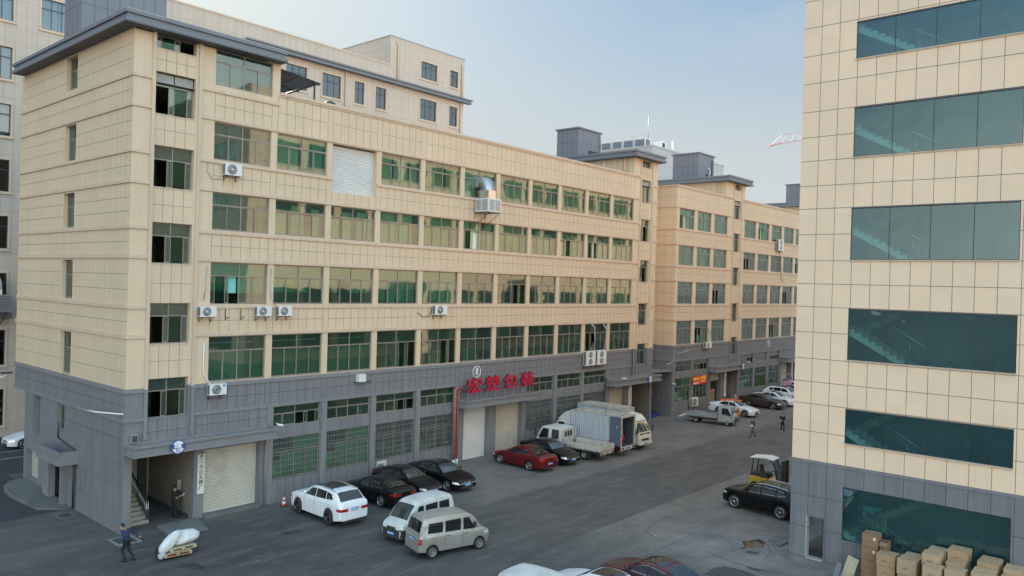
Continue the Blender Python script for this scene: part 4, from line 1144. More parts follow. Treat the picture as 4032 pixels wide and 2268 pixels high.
# tower crane jib
CR = empty('tower_crane', (420, -15, 0), 0, 'red and white tower crane jib in the sky beside the right building', 'crane')
CRM = mat('crane_red', (0.62, 0.30, 0.31), 0.6); CRW = mat('crane_white', (0.75, 0.72, 0.72), 0.6)
CRX, CRY = Vector((-16.12, -38.78, 12.7)), 400.0
def cp(px): pass
q = MB()
A = Vector((-16.12, -38.78, 12.7)) + Vector((.97, .4085, .1888)) * 380
B_ = Vector((-16.12, -38.78, 12.7)) + Vector((1.0, .322, .2005)) * 380
dirv = (B_ - A).normalized(); L_ = 90; up = Vector((0, 0, 1)); sdv = dirv.cross(up).normalized()
def J(t, s_, h): return A + dirv * t + sdv * s_ + up * h - CR.location
hh = 4.0
n = 22
for k in range(n):
    t0, t1 = 3 + k * 4, 3 + (k + 1) * 4; m_ = CRM if k % 6 < 3 else CRW
    q.tube([J(t0, 0, hh), J(t1, 0, hh)], .15, m_, 5)
    for s_ in (-1.1, 1.1):
        q.tube([J(t0, s_, 0), J(t1, s_, 0)], .12, m_, 5); q.tube([J(t0, s_, 0), J(t0 + 2, 0, hh), J(t1, s_, 0)], .07, CRW, 4, smooth=False)
q.tube([J(-2, 0, -.2), J(3, 0, hh)], .2, CRW, 5); q.tube([J(-3, 0, -.4), J(3, 0, 0)], .4, CRM, 5)
q.build('jib', CR)
q = MB()
for s1 in (-1.2, 1.2):
    for s2 in (-1.2, 1.2): q.tube([J(93, s1, -(A.z + 1)) + dirv * s2, J(93, s1, 12) + dirv * s2], .3, CRM, 5)
for k in range(22): q.tube([J(93, -1.2, -80 + k * 4), J(93, 1.2, -78 + k * 4), J(93, -1.2, -76 + k * 4)], .15, CRM, 4)
q.build('mast', CR)
q = MB(); q.box(*[v for v in (J(91, 0, 0).x - 1, J(91, 0, 0).x + 1, J(91, 0, 0).y - 1, J(91, 0, 0).y + 1, J(91, 0, 0).z - 2.4, J(91, 0, 0).z)], WHITE); q.build('cab', CR)

# ---------------------------------------------------------------- wall mounted things
def ac_unit(x, z, label, w_=.86, h_=.56, double=False, y=0.0, fan_grid=False, logo=False, group='air conditioner units on the factory walls'):
    o = empty('air_conditioner', (x, y, z), 0, label, 'air conditioner', group)
    d_ = .32; q = MB(); q.box(0, w_, -.12 - d_, -.12, 0, h_, ACW)
    q.box(-.004, 0.0, -.40, -.16, .05, h_ - .05, ACD)
    cs = [(w_ * .40, h_ / 2)] if not double else [(w_ * .46, h_ * .27), (w_ * .46, h_ * .74)]
    q.build('casing', o, bevel=.012)
    rr_ = min(w_, h_ / (2 if double else 1)) * (.41 if not double else .40)
    yy = -.12 - d_
    for cx, cz in cs:
        f = MB(); f.lathe([(0, .012), (rr_ * .97, .010), (rr_, .003), (rr_ * 1.04, .016)], (cx, yy, cz), (0, -1, 0), ACD, 24)
        f.lathe([(0, .025), (rr_ * .2, .02)], (cx, yy, cz), (0, -1, 0), ACW if not logo else DARKM, 12)
        for k in range(1, 6):
            r0 = rr_ * k / 6; f.lathe([(r0, .014), (r0 + .008, .02), (r0 + .016, .014)], (cx, yy, cz), (0, -1, 0), METAL, 20)
        f.build('fan', o)
    if logo:
        f = MB(); f.box(w_ * .76, w_ * .95, yy - .004, yy - .001, h_ * .72, h_ * .9, mat('logo_blue', (.03, .3, .65), .5)); f.build('badge', o)
    f = MB()
    for bx in (w_ * .15, w_ * .85):
        f.box(bx - .015, bx + .015, -.46, 0, -.035, -.004, DARKM); f.box(bx - .015, bx + .015, -.03, 0, -.3, -.036, DARKM)
        f.tube([(bx, -.4, -.03), (bx, -.02, -.28)], .012, DARKM, 5)
    f.build('bracket', o)
    return o
ac_unit(4.62, 17.47 + .55, 'white air conditioner with grey fan grille below the top-left curtained window', .95, .62)
ac_unit(3.46, 10.56, 'leftmost of the white air conditioners on the third-row ledge by the stair windows', .88, .54)
ac_unit(6.68, 10.56, 'second air conditioner along the ledge, left one of a close pair', .88, .54)
ac_unit(8.02, 10.56, 'third air conditioner on the ledge, right one of the close pair with a dark fan', .84, .54)
ac_unit(19.92, 10.50, 'lone white air conditioner on the ledge at the middle of the near factory', 1.1, .62)
ac_unit(4.08, 6.46, 'white air conditioner with black fan and blue badge on the grey wall, near left', .93, .58, logo=True)
ac_unit(37.4, 6.0, 'left of two tall double-fan outdoor units on the grey wall', 1.35, 1.22, True)
ac_unit(39.02, 6.0, 'right of two tall double-fan outdoor units on the grey wall', 1.35, 1.22, True)
ac_unit(58.75, 6.58, 'small white air conditioner under the first-floor window of factory 9', 1.25, .6)
ac_unit(56.2, .72, 'pale air conditioner low on the wall behind the silver pickup', 1.15, .85)
ac_unit(76.8, 17.75, 'tall double-fan unit high on factory 9 near its right edge', 1.6, 1.35, True)
def cable(name, pts, r, m, label): 
    q = MB(); q.tube(pts, r, m, 6); return tag(q.build(name), label, 'pipe')
cable('cable_duct', [(3.9, -.05, 9.2), (3.88, -.05, 8.2), (3.9, -.05, 7.6), (4.25, -.3, 6.9)], .035, WHITE, 'white cable trunking running down to the blue-badged air conditioner')
cable('cable_duct', [(3.95, -.05, 13.2), (3.9, -.06, 12), (3.8, -.05, 11.4)], .02, METAL, 'grey cable beside the window above the leftmost ledge air conditioner')
cable('cable_duct', [(7.7, -.06, 13.2), (7.68, -.06, 12), (7.75, -.06, 11.5), (8.0, -.2, 11.1)], .02, METAL, 'grey cable looping down between the two paired air conditioners')
cable('cable_duct', [(3.85, -.04, 18.6), (3.84, -.05, 18.1), (4.1, -.06, 17.75), (4.6, -.1, 17.8)], .018, METAL, 'thin drooping cable left of the topmost air conditioner')
cable('cable_duct', [(18.7, -.04, 10.65), (19.1, -.06, 10.35), (19.7, -.06, 10.4), (19.95, -.1, 10.9)], .02, DARKM, 'dark sagging hose left of the lone middle air conditioner')
cable('cable_duct', [(38.3, -.1, 9.6), (38.6, -.35, 9.2), (38.75, -.3, 8.2), (38.7, -.3, 7.2)], .05, METAL, 'bent grey hose dropping to the left tall double-fan unit')
cable('cable_duct', [(40.1, -.1, 9.6), (40.5, -.35, 8.9), (40.4, -.3, 8.0), (40.1, -.3, 7.2)], .05, METAL, 'bent grey hose dropping to the right tall double-fan unit')
cable('cable_duct', [(45.0, -.1, 7.1), (45.15, -.1, 5.8), (44.9, -.2, 5.2), (44.6, -.4, 4.6)], .04, BLACK, 'black hose hanging onto the far entrance canopy')
cable('cable_duct', [(40.9, -.1, 4.7), (40.7, -.12, 3.5), (40.4, -.15, 1.5), (40.3, -.15, .1)], .05, BLACK, 'black pipe sagging down the wall behind the trucks')
cable('cable_duct', [(59.6, -.05, 9.0), (60.1, -.15, 8.2), (60.3, -.2, 7.4), (60.0, -.3, 7.0)], .04, METAL, 'grey hose above the small air conditioner of factory 9')
cable('cable_duct', [(78.2, -.3, 17.7), (78.5, -.1, 16.8), (78.7, -.1, 14.3), (79.2, -.2, 13.9)], .04, METAL, 'grey hose below the high double-fan unit on factory 9')
# empty brackets left on the wall
for k, x in enumerate((5.05, 5.95)):
    q = MB(); q.box(x - .015, x + .015, -.04, -.004, 10.35, 10.95, DARKM); q.box(x - .015, x + .015, -.4, -.04, 10.5, 10.53, DARKM); q.tube([(x, -.35, 10.5), (x, -.03, 10.36)], .012, DARKM, 5)
    tag(q.build('empty_bracket'), ['left', 'right'][k] + ' one of two empty dark brackets between the ledge air conditioners', 'bracket', 'empty wall brackets')
# evaporative cooler on brackets with duct elbow
o = empty('evaporative_cooler', (23.75, 0, 17.75), 0, 'large grey air cooler with curved metal duct entering a top-row window', 'air cooler')
q = MB(); q.box(0, 1.35, -1.45, -.15, .0, .95, ACW); q.build('housing', o, bevel=.03)
q = MB()
for s_ in range(2):
    for k in range(9): q.box(.1 + s_ * .62, .62 + s_ * .62, -1.462, -1.451, .12 + k * .085, .16 + k * .085, ACD)
for s_ in range(2):
    for k in range(9): q.box(-.012, -.001, -1.35 + s_ * .6, -.85 + s_ * .6, .12 + k * .085, .16 + k * .085, ACD)
q.build('louvre', o)
q = MB(); rows = []
for k in range(9):
    a = k / 8 * PI / 2
    cz = 1.55; cy = .15
    # elbow turning from vertical to horizontal (towards +Y)
    ri, ro = .25, 1.05
    yi, zi = -.2 - ri * math.cos(a) + .1, cz + ri * math.sin(a); yo, zo = -.2 - ro * math.cos(a) + .1, cz + ro * math.sin(a)
    rows.append([(.3, yi, zi), (1.05, yi, zi), (1.05, yo, zo), (.3, yo, zo)])
q.grid(rows, METAL, True, True)
q.grid([[(.3, -.35, .95), (1.05, -.35, .95), (1.05, -1.15, .95), (.3, -1.15, .95)], [(.3, -.35, 1.56), (1.05, -.35, 1.56), (1.05, -1.15, 1.56), (.3, -1.15, 1.56)]], STEEL, False, True)
q.box(.3, 1.05, -.1, .2, 1.8, 2.6, METAL)
q.build('duct_elbow', o)
q = MB()
for x in (.15, 1.2):
    q.box(x - .02, x + .02, -1.5, 0, -.05, -.005, DARKM); q.tube([(x, -1.4, -.05), (x, -.03, -1.0)], .02, DARKM, 6); q.box(x - .02, x + .02, -.03, -.003, -1.0, -.05, DARKM)
q.build('bracket', o)
o = empty('evaporative_cooler', (1.6, 29, 9.6), 0, 'grey air cooler with pale duct hood on the block behind, cut by the left edge', 'air cooler')
q = MB(); q.box(-1.0, 1.3, -1.9, -.5, 0, 1.25, METAL); 
for k in range(10): q.box(-.9, 1.2, -1.915, -1.901, .1 + k * .11, .15 + k * .11, ACD)
q.build('housing', o)
q = MB(); rows = []
for k in range(7):
    a = k / 6 * PI / 2; ro = 1.0
    rows.append([(-.5, -.5 - .0, 1.25 + .6 * 0 + k * .0), (-.5, -.5 - ro * math.cos(a), 1.6 + ro * math.sin(a)), (.8, -.5 - ro * math.cos(a), 1.6 + ro * math.sin(a)), (.8, -.5, 1.25)])
q.grid(rows, ACW, True); q.box(-.5, .8, -1.5, -.5, 1.25, 1.62, ACW); q.box(-.5, .8, -.5, 0, 1.3, 2.6, ACW)
q.build('duct_elbow', o)
q = MB()
for x in (-.6, 1.1): q.tube([(x, -1.6, -.02), (x, -.05, -1.0)], .04, DARKM, 6); q.box(x - .03, x + .03, -1.7, 0, -.06, -.005, DARKM)
q.build('bracket', o)

# roof awning and mushroom vent on the near roof
o = empty('roof_awning', (8.3, .3, 22.9), 0, 'dark corrugated lean-to awning on posts on the near factory roof', 'awning')
q = MB(); rows = []
for i in range(45):
    t = i / 44; dz = .03 if i % 2 else 0
    rows.append([(.05, .7 + t * 5.0, 1.82 - t * .2 + dz), (3.15, .7 + t * 5.0, 1.52 - t * .2 + dz)])
q.grid(rows, ROOFG, False); q.build('roof_sheet', o)
q = MB()
for x, y in ((.25, .9), (2.75, .9), (.25, 5.3), (2.75, 5.3)): q.box(x - .04, x + .04, y - .04, y + .04, -.7, 1.50 - (y - .9) * .04 + (.25 if x < 1 else 0), DARKM)
for y in (.9, 3.1, 5.3): q.tube([(.1, y, 1.76 - y * .04), (3.1, y, 1.47 - y * .04)], .035, DARKM, 6)
for x in (.25, 1.5, 2.75): q.tube([(x, .75, 1.70 - x * .09), (x, 5.6, 1.50 - x * .09)], .03, DARKM, 6)
q.build('frame', o)
o = empty('roof_lamp_hood', (11.95, .9, 22.2), 0, 'small dark round hood on three legs behind the near parapet', 'roof hood')
q = MB(); q.lathe([(0, .28), (.2, .24), (.38, .1), (.40, .0), (0, .0)], (0, 0, 1.0), (0, 0, 1), DARKM, 20); q.build('hood', o)
q = MB()
for k in range(3): a = k * 2.09; q.tube([(.3 * math.cos(a), .3 * math.sin(a), 0), (.3 * math.cos(a), .3 * math.sin(a), 1.02)], .02, DARKM, 6)
q.build('leg', o)

# red pipes by the middle doors
o = empty('fire_pipes', (22.25, 0, 0), 0, 'pair of faded red pipes running down beside the middle shutters', 'pipe')
for k, (x, y, zt_) in enumerate(((-.15, -.35, 5.35), (.25, -.25, 5.1))):
    q = MB(); q.tube([(x, y, .35), (x, y, zt_ - .15), (x + .05, y, zt_ - .04), (x + .16, y, zt_), (x + .9 - k * .35, y, zt_)], .10 if k == 0 else .075, PIPE, 12)
    for z in (.9, 2.2, 3.6): q.lathe([(.10, -.03), (.125, -.03), (.125, .03), (.10, .03)], (x, y, z), (0, 0, 1), PIPE, 14)
    q.build('pipe', o)
    q = MB(); q.tube([(x, y, 0), (x, y, .4)], .11, C_LAMP, 12); q.build('pipe_sleeve', o)
cable('wall_hydrant_pipe', [(21.9, -.1, 1.6), (21.5, -.15, 1.6)], .03, METAL, 'short metal stub pipe beside the faded red pipes')
# downpipe between the near shutter and the first grilled window
q = MB(); q.tube([(7.62, -.12, .0), (7.62, -.12, 3.88)], .06, GREY_TRIM, 10); q.tube([(7.3, -.08, .15), (7.3, -.08, 3.88)], .03, GREY_TRIM, 8)
tag(q.build('downpipe'), 'grey downpipe between the near shutter and the first grilled window', 'downpipe')
# cameras
def camera_(x, y, z, label):
    o = empty('security_camera', (x, y, z), 0, label, 'camera', 'security cameras on the factory fronts')
    q = MB(); q.tube([(0, 0, 0), (.24, -.22, -.06)], .06, WHITE, 10); q.build('housing', o)
    q = MB(); q.tube([(.0, .12, .05), (.02, .0, .0)], .03, WHITE, 6); q.build('mount', o)
camera_(7.75, -1.0, 4.62, 'white bullet camera at the right end of the near canopy')
camera_(42.2, -1.0, 4.68, 'white bullet camera on the far entrance canopy of the near factory')
camera_(67.9, -.9, 4.7, 'white camera at the right end of the number 9 canopy')
camera_(52.6, -.1, 3.3, 'small white camera on the corner of factory 9')
# floodlight box and meter box
q = MB(); q.box(13.77, 14.3, -.35, -.02, 6.42, 6.88, ACW); q.box(13.6, 14.9, -.1, -.05, 6.36, 6.41, DARKM); tag(q.build('wall_box'), 'small pale metal box jutting from the grey band beside the second wide window', 'box')
q = MB(); q.box(.24, .58, -.22, -.01, 4.46, 4.86, METAL); q.box(.28, .54, -.232, -.221, 4.5, 4.8, ROOMD); tag(q.build('meter_box'), 'square grey meter box on the corner pier above the near canopy', 'meter box')
o = empty('lamp_arm', (0, .1, 5.86), 0, 'long pale street lamp arm bolted to the grey corner of the near factory', 'lamp')
q = MB(); q.tube([(-.02, 0, 0), (-.7, 1.6, -.02), (-.8, 2.2, -.02)], .035, WHITE, 8); q.build('arm', o)
q = MB(); q.box(-.92, -.72, 2.1, 3.3, -.05, .02, METAL); q.build('lamp_head', o)
o = empty('lamp_arm', (52.6, -.05, 5.9), 0, 'slender curved lamp arm on the corner of factory 9 over the passage', 'lamp')
q = MB(); q.tube([(.1, 0, .1), (-.9, -.6, -.05), (-2.6, -1.2, -.35), (-3.6, -1.4, -.35)], .045, METAL, 8); q.tube([(.6, -.02, .3), (1.6, -.5, .55), (2.3, -.7, .8)], .04, METAL, 8); q.build('arm', o)
q = MB(); q.box(2.2, 2.7, -.85, -.6, .75, .85, METAL); q.build('lamp_head', o)
q = MB(); q.tube([(-.35, 15.9, 6.3), (-.9, 16.2, 6.0)], .05, WHITE, 8); q.box(-.8, -.2, 15.7, 16.1, 6.35, 6.42, DARKM)
tag(q.build('solar_lamp'), 'small dark-topped solar lamp at the rear corner of the grey base', 'lamp')

# ---------------------------------------------------------------- signs
o = empty('vertical_sign', (3.89, -.05, 1.33), 0, 'white vertical name board with seven black characters beside the near shutter', 'sign')
q = MB(); q.box(-.19, .19, -.06, -.004, 0, 2.08, mat('sign_white', (0.62, 0.61, 0.55), .5)); q.build('board', o)
text('lettering', '\n'.join('浙江合达瓦楞厂'), .25, INK, o, at(0, -.066, 1.13), .002, .0025, 1.05, 1.08)
for k, (x, lab, ch) in enumerate(((44.85, 'white vertical board of small characters by the far entrance of the near factory', '义乌市诚达印刷包装'), (64.1, 'white vertical board of small characters by the number 9 entrance', '义乌市彩色印刷有限公司'), (83.1, 'white vertical board at the farthest canopy of factory 9', '义乌市包装有限公司'))):
    o = empty('vertical_sign', (x, -.08, 1.0), 0, lab, 'sign', 'vertical white name boards at the entrances')
    q = MB(); q.box(-.22, .22, -.05, -.004, 0, 2.75, WHITE); q.build('board', o)
    text('lettering', '\n'.join(ch), 2.3 / len(ch) * .8, INK, o, at(0, -.056, 1.37), .002, .004)
def disc_sign(x, z, label, y=-1.1, full=False):
    o = empty('round_sign', (x, y, z), 0, label, 'sign', 'round building number signs')
    q = MB(); q.lathe([(0, .05), (.33, .05), (.335, .03), (.335, -.0)], (0, 0, 0), (0, -1, 0), WHITE, 32, False); q.lathe([(.30, .052), (.345, .052), (.345, 0)], (0, 0, 0), (0, -1, 0), BLUE, 32, False); q.build('disc', o)
    q = MB(); q.box(-.29, .29, -.058, -.052, -.08, .13, BLUE); q.box(-.09, .09, -.058, -.052, -.25, -.08, BLUE); q.build('blue_band', o)
    text('lettering', '8栋' if x < 50 else '9栋', .25, WHITE, o, at(0, -.062, .03), .002, .012)
    text('lettering', '日', .17, WHITE, o, at(0, -.0625, -.165), .002, .008)
disc_sign(2.13, 4.18, 'white and blue round sign on the near entrance canopy'); disc_sign(46.62, 4.28, 'round sign on the far entrance canopy of the near factory'); disc_sign(66.3, 4.26, 'round sign on the number 9 entrance canopy')
def circ(x, z, ch, label, rx=.42):
    o = empty('circled_number', (x, -.03, z), 0, label, 'number sign', 'circled factory numbers')
    q = MB(); q.lathe([(rx - .05, 0), (rx - .05, .03), (rx, .03), (rx, 0)], (0, 0, 0), (0, -1, 0), WHITE, 40, False); q.build('ring', o)
    text('numeral', ch, .72, WHITE, o, at(0, -.03, 0), .012, .014, .78)
circ(24.52, 6.33, '8', 'white circled number 8 above the red letters'); circ(75.6, 6.42, '9', 'white circled number 9 on the grey band of the farther factory', .45)
for k, (ch, x, z) in enumerate((('宏', 23.33, 5.45), ('楚', 25.22, 5.47), ('包', 27.15, 5.48), ('装', 29.1, 5.49))):
    o = empty('sign_letter', (x, -1.0, 4.5), 0, ['leftmost dark red raised letter, with a roof-like top stroke, on the middle canopy', 'second dark red raised letter, two small trees over a foot, on the middle canopy', 'third dark red raised letter, a hook wrapped round a box, on the middle canopy', 'rightmost dark red raised letter, the densest one, on the middle canopy'][k], 'sign letter', 'red raised letters above the middle shutters')
    text('letter_face', ch, 1.14, RED, o, at(0, -.04, z - 4.5), .008, .032, 1.42)
    text('letter_return', ch, 1.14, INK, o, at(-.01, .03, z - 4.5 - .005), .045, .030, 1.42)
    q = MB()
    for dx in (-.45, .5): q.box(dx - .035, dx + .035, .14, .17, .0, 1.5, METAL)
    q.box(-.45, .5, .141, .165, 1.46, 1.5, METAL); q.build('frame', o)
o = empty('banner', (56.65, -.12, 2.85), 0, 'bright red banner with yellow characters hung over a ground window of factory 9', 'banner')
q = MB(); q.box(0, 3.05, -.03, -.004, 0, .86, REDB); q.box(0.03, 1.3, -.035, -.031, .02, .26, mat('banner_pink', (.8, .35, .35), .6)); q.build('cloth', o)
text('lettering', '丝网印刷', .36, YEL, o, at(.70, -.036, .56), .002, .012, .9); text('lettering', 'UV印刷', .44, YEL, o, at(2.2, -.036, .60), .002, .014, .9); text('lettering', '烫金 覆膜', .26, YEL, o, at(2.2, -.036, .26), .002, .008)
o = empty('sign_board', (76.4, -1.6, 0), R(0), 'dark purple board with pink characters leaning outside factory 9', 'sign board')
q = MB(); q.prism([(0, .9), (2.8, .9), (2.8, 2.2), (0, 2.2)], -.03, .03, mat('purple_board', (.06, .05, .14), .5)); q.build('board', o)
text('lettering', '综合印刷', .72, mat('pink_letter', (.75, .35, .45), .5), o, at(1.4, -.034, 1.55), .004, .02, .95)
q = MB()
for x in (.1, 2.7): q.box(x - .03, x + .03, -.03, .03, 0, .9, METAL); q.tube([(x, .03, 2.1), (x, .9, 0)], .025, METAL, 6)
q.box(0, 2.8, .05, .09, 2.6, 2.65, METAL); q.build('frame', o)

# traffic cone
o = empty('traffic_cone', (8.33, -.95, 0), 0, 'small red and white striped cone with dark top against the wall', 'traffic cone')
q = MB(); q.box(-.17, .17, -.17, .17, 0, .04, DARKM); q.build('base', o)
CO = mat('cone_red', (.55, .05, .03), .5)
q = MB(); zs = [.04, .16, .26, .38, .48, .60, .72]; rs = [.135, .11, .092, .07, .055, .035, .018]
for k in range(6): q.lathe([(rs[k], zs[k]), (rs[k + 1], zs[k + 1])], (0, 0, 0), (0, 0, 1), [CO, WHITE, CO, WHITE, CO, DARKM][k], 16)
q.build('cone_body', o)
# peeling white poster remains on the wall
q = MB(); q.poly([(15.6, -.006, .55), (15.66, -.006, .55), (15.68, -.006, 1.0), (16.15, -.006, 1.02), (16.25, -.006, .62), (16.3, -.006, .65), (16.45, -.006, 1.05), (16.3, -.006, 1.2), (15.62, -.006, 1.2)], mat('limewash', (.55, .55, .53), .9, var=.2, vs=6))
tag(q.build('paint_patch'), 'white arch-shaped paint patch low on the grey wall behind the black saloons', 'paint patch')
# clutter in the passage and at the number 9 wall
q = MB(); q.box(0, 2.3, 0, .6, 0, .35, BLUE); 
for k in range(4): q.tube([(.1 + k * .6, 0, .35), (.5 + k * .4, .3, .7)], .03, DARKM, 5)
tag(q.build('blue_pallet', None, (49.6, .9, 0)), 'blue plastic pallet with scrap lying in the passage between the factories', 'pallet')
q = MB(); q.box(0, 2.2, 0, .12, 0, .1, WHITE); tag(q.build('white_beam', None, (53.3, -.6, 0), R(12)), 'white bar lying by the wall behind the silver pickup', 'bar')
# ---------------------------------------------------------------- vehicles
CARGLASS = mat('car_glass', (0.012, 0.016, 0.018), 0.04, spec=0.9)
WSHIELD = mat('windscreen_glass', (0.035, 0.045, 0.05), 0.03, spec=1.0)
TYRE = mat('tyre_rubber', (0.022, 0.022, 0.023), 0.75)
RIM = mat('alloy_rim', (0.55, 0.55, 0.56), 0.28, metal=0.85)
RIMD = mat('rim_recess', (0.03, 0.03, 0.03), 0.6)
RIMD2 = mat('dark_alloy_rim', (0.10, 0.10, 0.105), 0.3, metal=0.8)
RIMS = mat('steel_rim', (0.30, 0.30, 0.29), 0.5, metal=0.5, var=.2, vs=6)
LAMPW = mat('headlight_lens', (0.70, 0.72, 0.72), 0.12, metal=0.25)
LAMPR = mat('taillight_lens', (0.35, 0.01, 0.012), 0.15, coat=.8)
PLATE = mat('plate_blue', (0.07, 0.25, 0.60), 0.4)
PLASTIC = mat('black_plastic', (0.035, 0.036, 0.038), 0.55)
CHROME = mat('chrome', (0.75, 0.75, 0.76), 0.12, metal=1.0)
UNDER = mat('underbody', (0.012, 0.012, 0.012), 0.9)
P_BLACK = paint('paint_black', (0.004, 0.004, 0.005), rough=.3, coat=.35, spec=.2)
P_BLACK2 = paint('paint_black_dusty', (0.007, 0.007, 0.008), rough=.35, dirt=.1, coat=.25, spec=.25)
P_WHITE = paint('paint_white', (0.74, 0.75, 0.76))
P_WHITE2 = mat('paint_white_worn', (0.58, 0.59, 0.56), 0.45, var=.08, vs=2, coat=.2, grime=.25, gs=1.6)
P_SILVER = mat('paint_silver_champagne', (0.38, 0.36, 0.32), 0.35, metal=.35, var=.08, vs=2, coat=.4, grime=.2, gs=1.5)
P_SILVER2 = mat('paint_silver_grey', (0.38, 0.40, 0.41), 0.4, metal=.35, var=.1, vs=2, coat=.3, grime=.3, gs=1.5)
P_RED = paint('paint_deep_red', (0.11, 0.004, 0.007))
P_MAROON = paint('paint_maroon', (0.06, 0.006, 0.012))
P_BROWN = paint('paint_brown', (0.050, 0.034, 0.029))
P_CREAM = mat('cab_cream', (0.66, 0.63, 0.52), 0.4, var=.06, vs=2, coat=.4, grime=.15, gs=1.5)

def interp(x, pts):
    if x <= pts[0][0]: return pts[0][1]
    for (a, u), (c, v) in zip(pts, pts[1:]):
        if x <= c:
            t = (x - a) / (c - a); return u + (v - u) * t
    return pts[-1][1]
def sinterp(x, pts):
    # smooth monotone-ish interpolation (catmull rom with clamped slopes)
    n = len(pts)
    if x <= pts[0][0]: return pts[0][1]
    if x >= pts[-1][0]: return pts[-1][1]
    for i in range(n - 1):
        if x <= pts[i + 1][0]: break
    def sl(k):
        if k <= 0: return (pts[1][1] - pts[0][1]) / (pts[1][0] - pts[0][0])
        if k >= n - 1: return (pts[-1][1] - pts[-2][1]) / (pts[-1][0] - pts[-2][0])
        a = (pts[k][1] - pts[k - 1][1]) / (pts[k][0] - pts[k - 1][0]); c = (pts[k + 1][1] - pts[k][1]) / (pts[k + 1][0] - pts[k][0])
        return 0 if a * c <= 0 else 2 * a * c / (a + c)
    (a, u), (c, v) = pts[i], pts[i + 1]; h = c - a; t = (x - a) / h; m0, m1 = sl(i) * h, sl(i + 1) * h
    return (2 * t**3 - 3 * t**2 + 1) * u + (t**3 - 2 * t**2 + t) * m0 + (-2 * t**3 + 3 * t**2) * v + (t**3 - t**2) * m1

SPECS = {
 'saloon': dict(L=4.85, W=1.83, wb=2.78, fo=.93, rw=.335, deck=[(0, .58), (.06, .68), (.25, .76), (1.35, .97), (3.9, 1.04), (4.55, 1.08), (4.80, 1.02), (4.85, .92)],
    roof=[(1.20, .0), (1.35, .98), (2.15, 1.385), (2.75, 1.455), (3.35, 1.40), (4.20, 1.09), (4.5, .0)], ws=(1.38, 2.12), rg=(3.46, 4.18), wt=.70, sill=.20,
    sw=[((1.62, .99), (1.72, 1.0), (2.30, 1.33), (2.42, 1.345)), None], wins=[[(1.66, .995), (2.62, 1.015), (2.62, 1.37), (2.22, 1.31)], [(2.69, 1.017), (3.72, 1.06), (3.42, 1.28), (2.69, 1.37)]], nose=.80, tail=.84),
 'suv': dict(L=4.80, W=1.94, wb=2.88, fo=.88, rw=.395, deck=[(0, .74), (.05, .88), (.2, 1.0), (1.2, 1.15), (3.9, 1.22), (4.5, 1.21), (4.74, 1.14), (4.80, .95)],
    roof=[(1.10, .0), (1.25, 1.15), (1.98, 1.60), (2.7, 1.70), (3.6, 1.67), (4.05, 1.61), (4.60, 1.20), (4.74, .0)], ws=(1.30, 1.95), rg=(4.12, 4.57), wt=.76, sill=.27,
    wins=[[(1.60, 1.175), (2.5, 1.20), (2.5, 1.585), (2.02, 1.53)], [(2.56, 1.202), (3.42, 1.235), (3.42, 1.575), (2.56, 1.588)], [(3.48, 1.238), (4.05, 1.31), (3.88, 1.50), (3.48, 1.565)]], nose=.82, tail=.86),
 'minivan': dict(L=3.85, W=1.55, wb=2.55, fo=.62, rw=.285, deck=[(0, .70), (.05, .84), (.16, .92), (.55, 1.03), (3.2, 1.12), (3.6, 1.12), (3.80, 1.08), (3.85, .95)],
    roof=[(.35, .0), (.42, 1.02), (.98, 1.68), (1.35, 1.83), (2.4, 1.88), (3.45, 1.83), (3.62, 1.75), (3.82, 1.10), (3.84, .0)], ws=(.45, 1.0), rg=(3.655, 3.79), wt=.84, sill=.26,
    wins=[[(.88, 1.06), (1.52, 1.09), (1.52, 1.62), (1.20, 1.62)], [(1.66, 1.10), (2.50, 1.12), (2.50, 1.62), (1.66, 1.62)], [(2.63, 1.14), (3.42, 1.16), (3.36, 1.60), (2.63, 1.60)]], nose=.84, tail=.92),
}
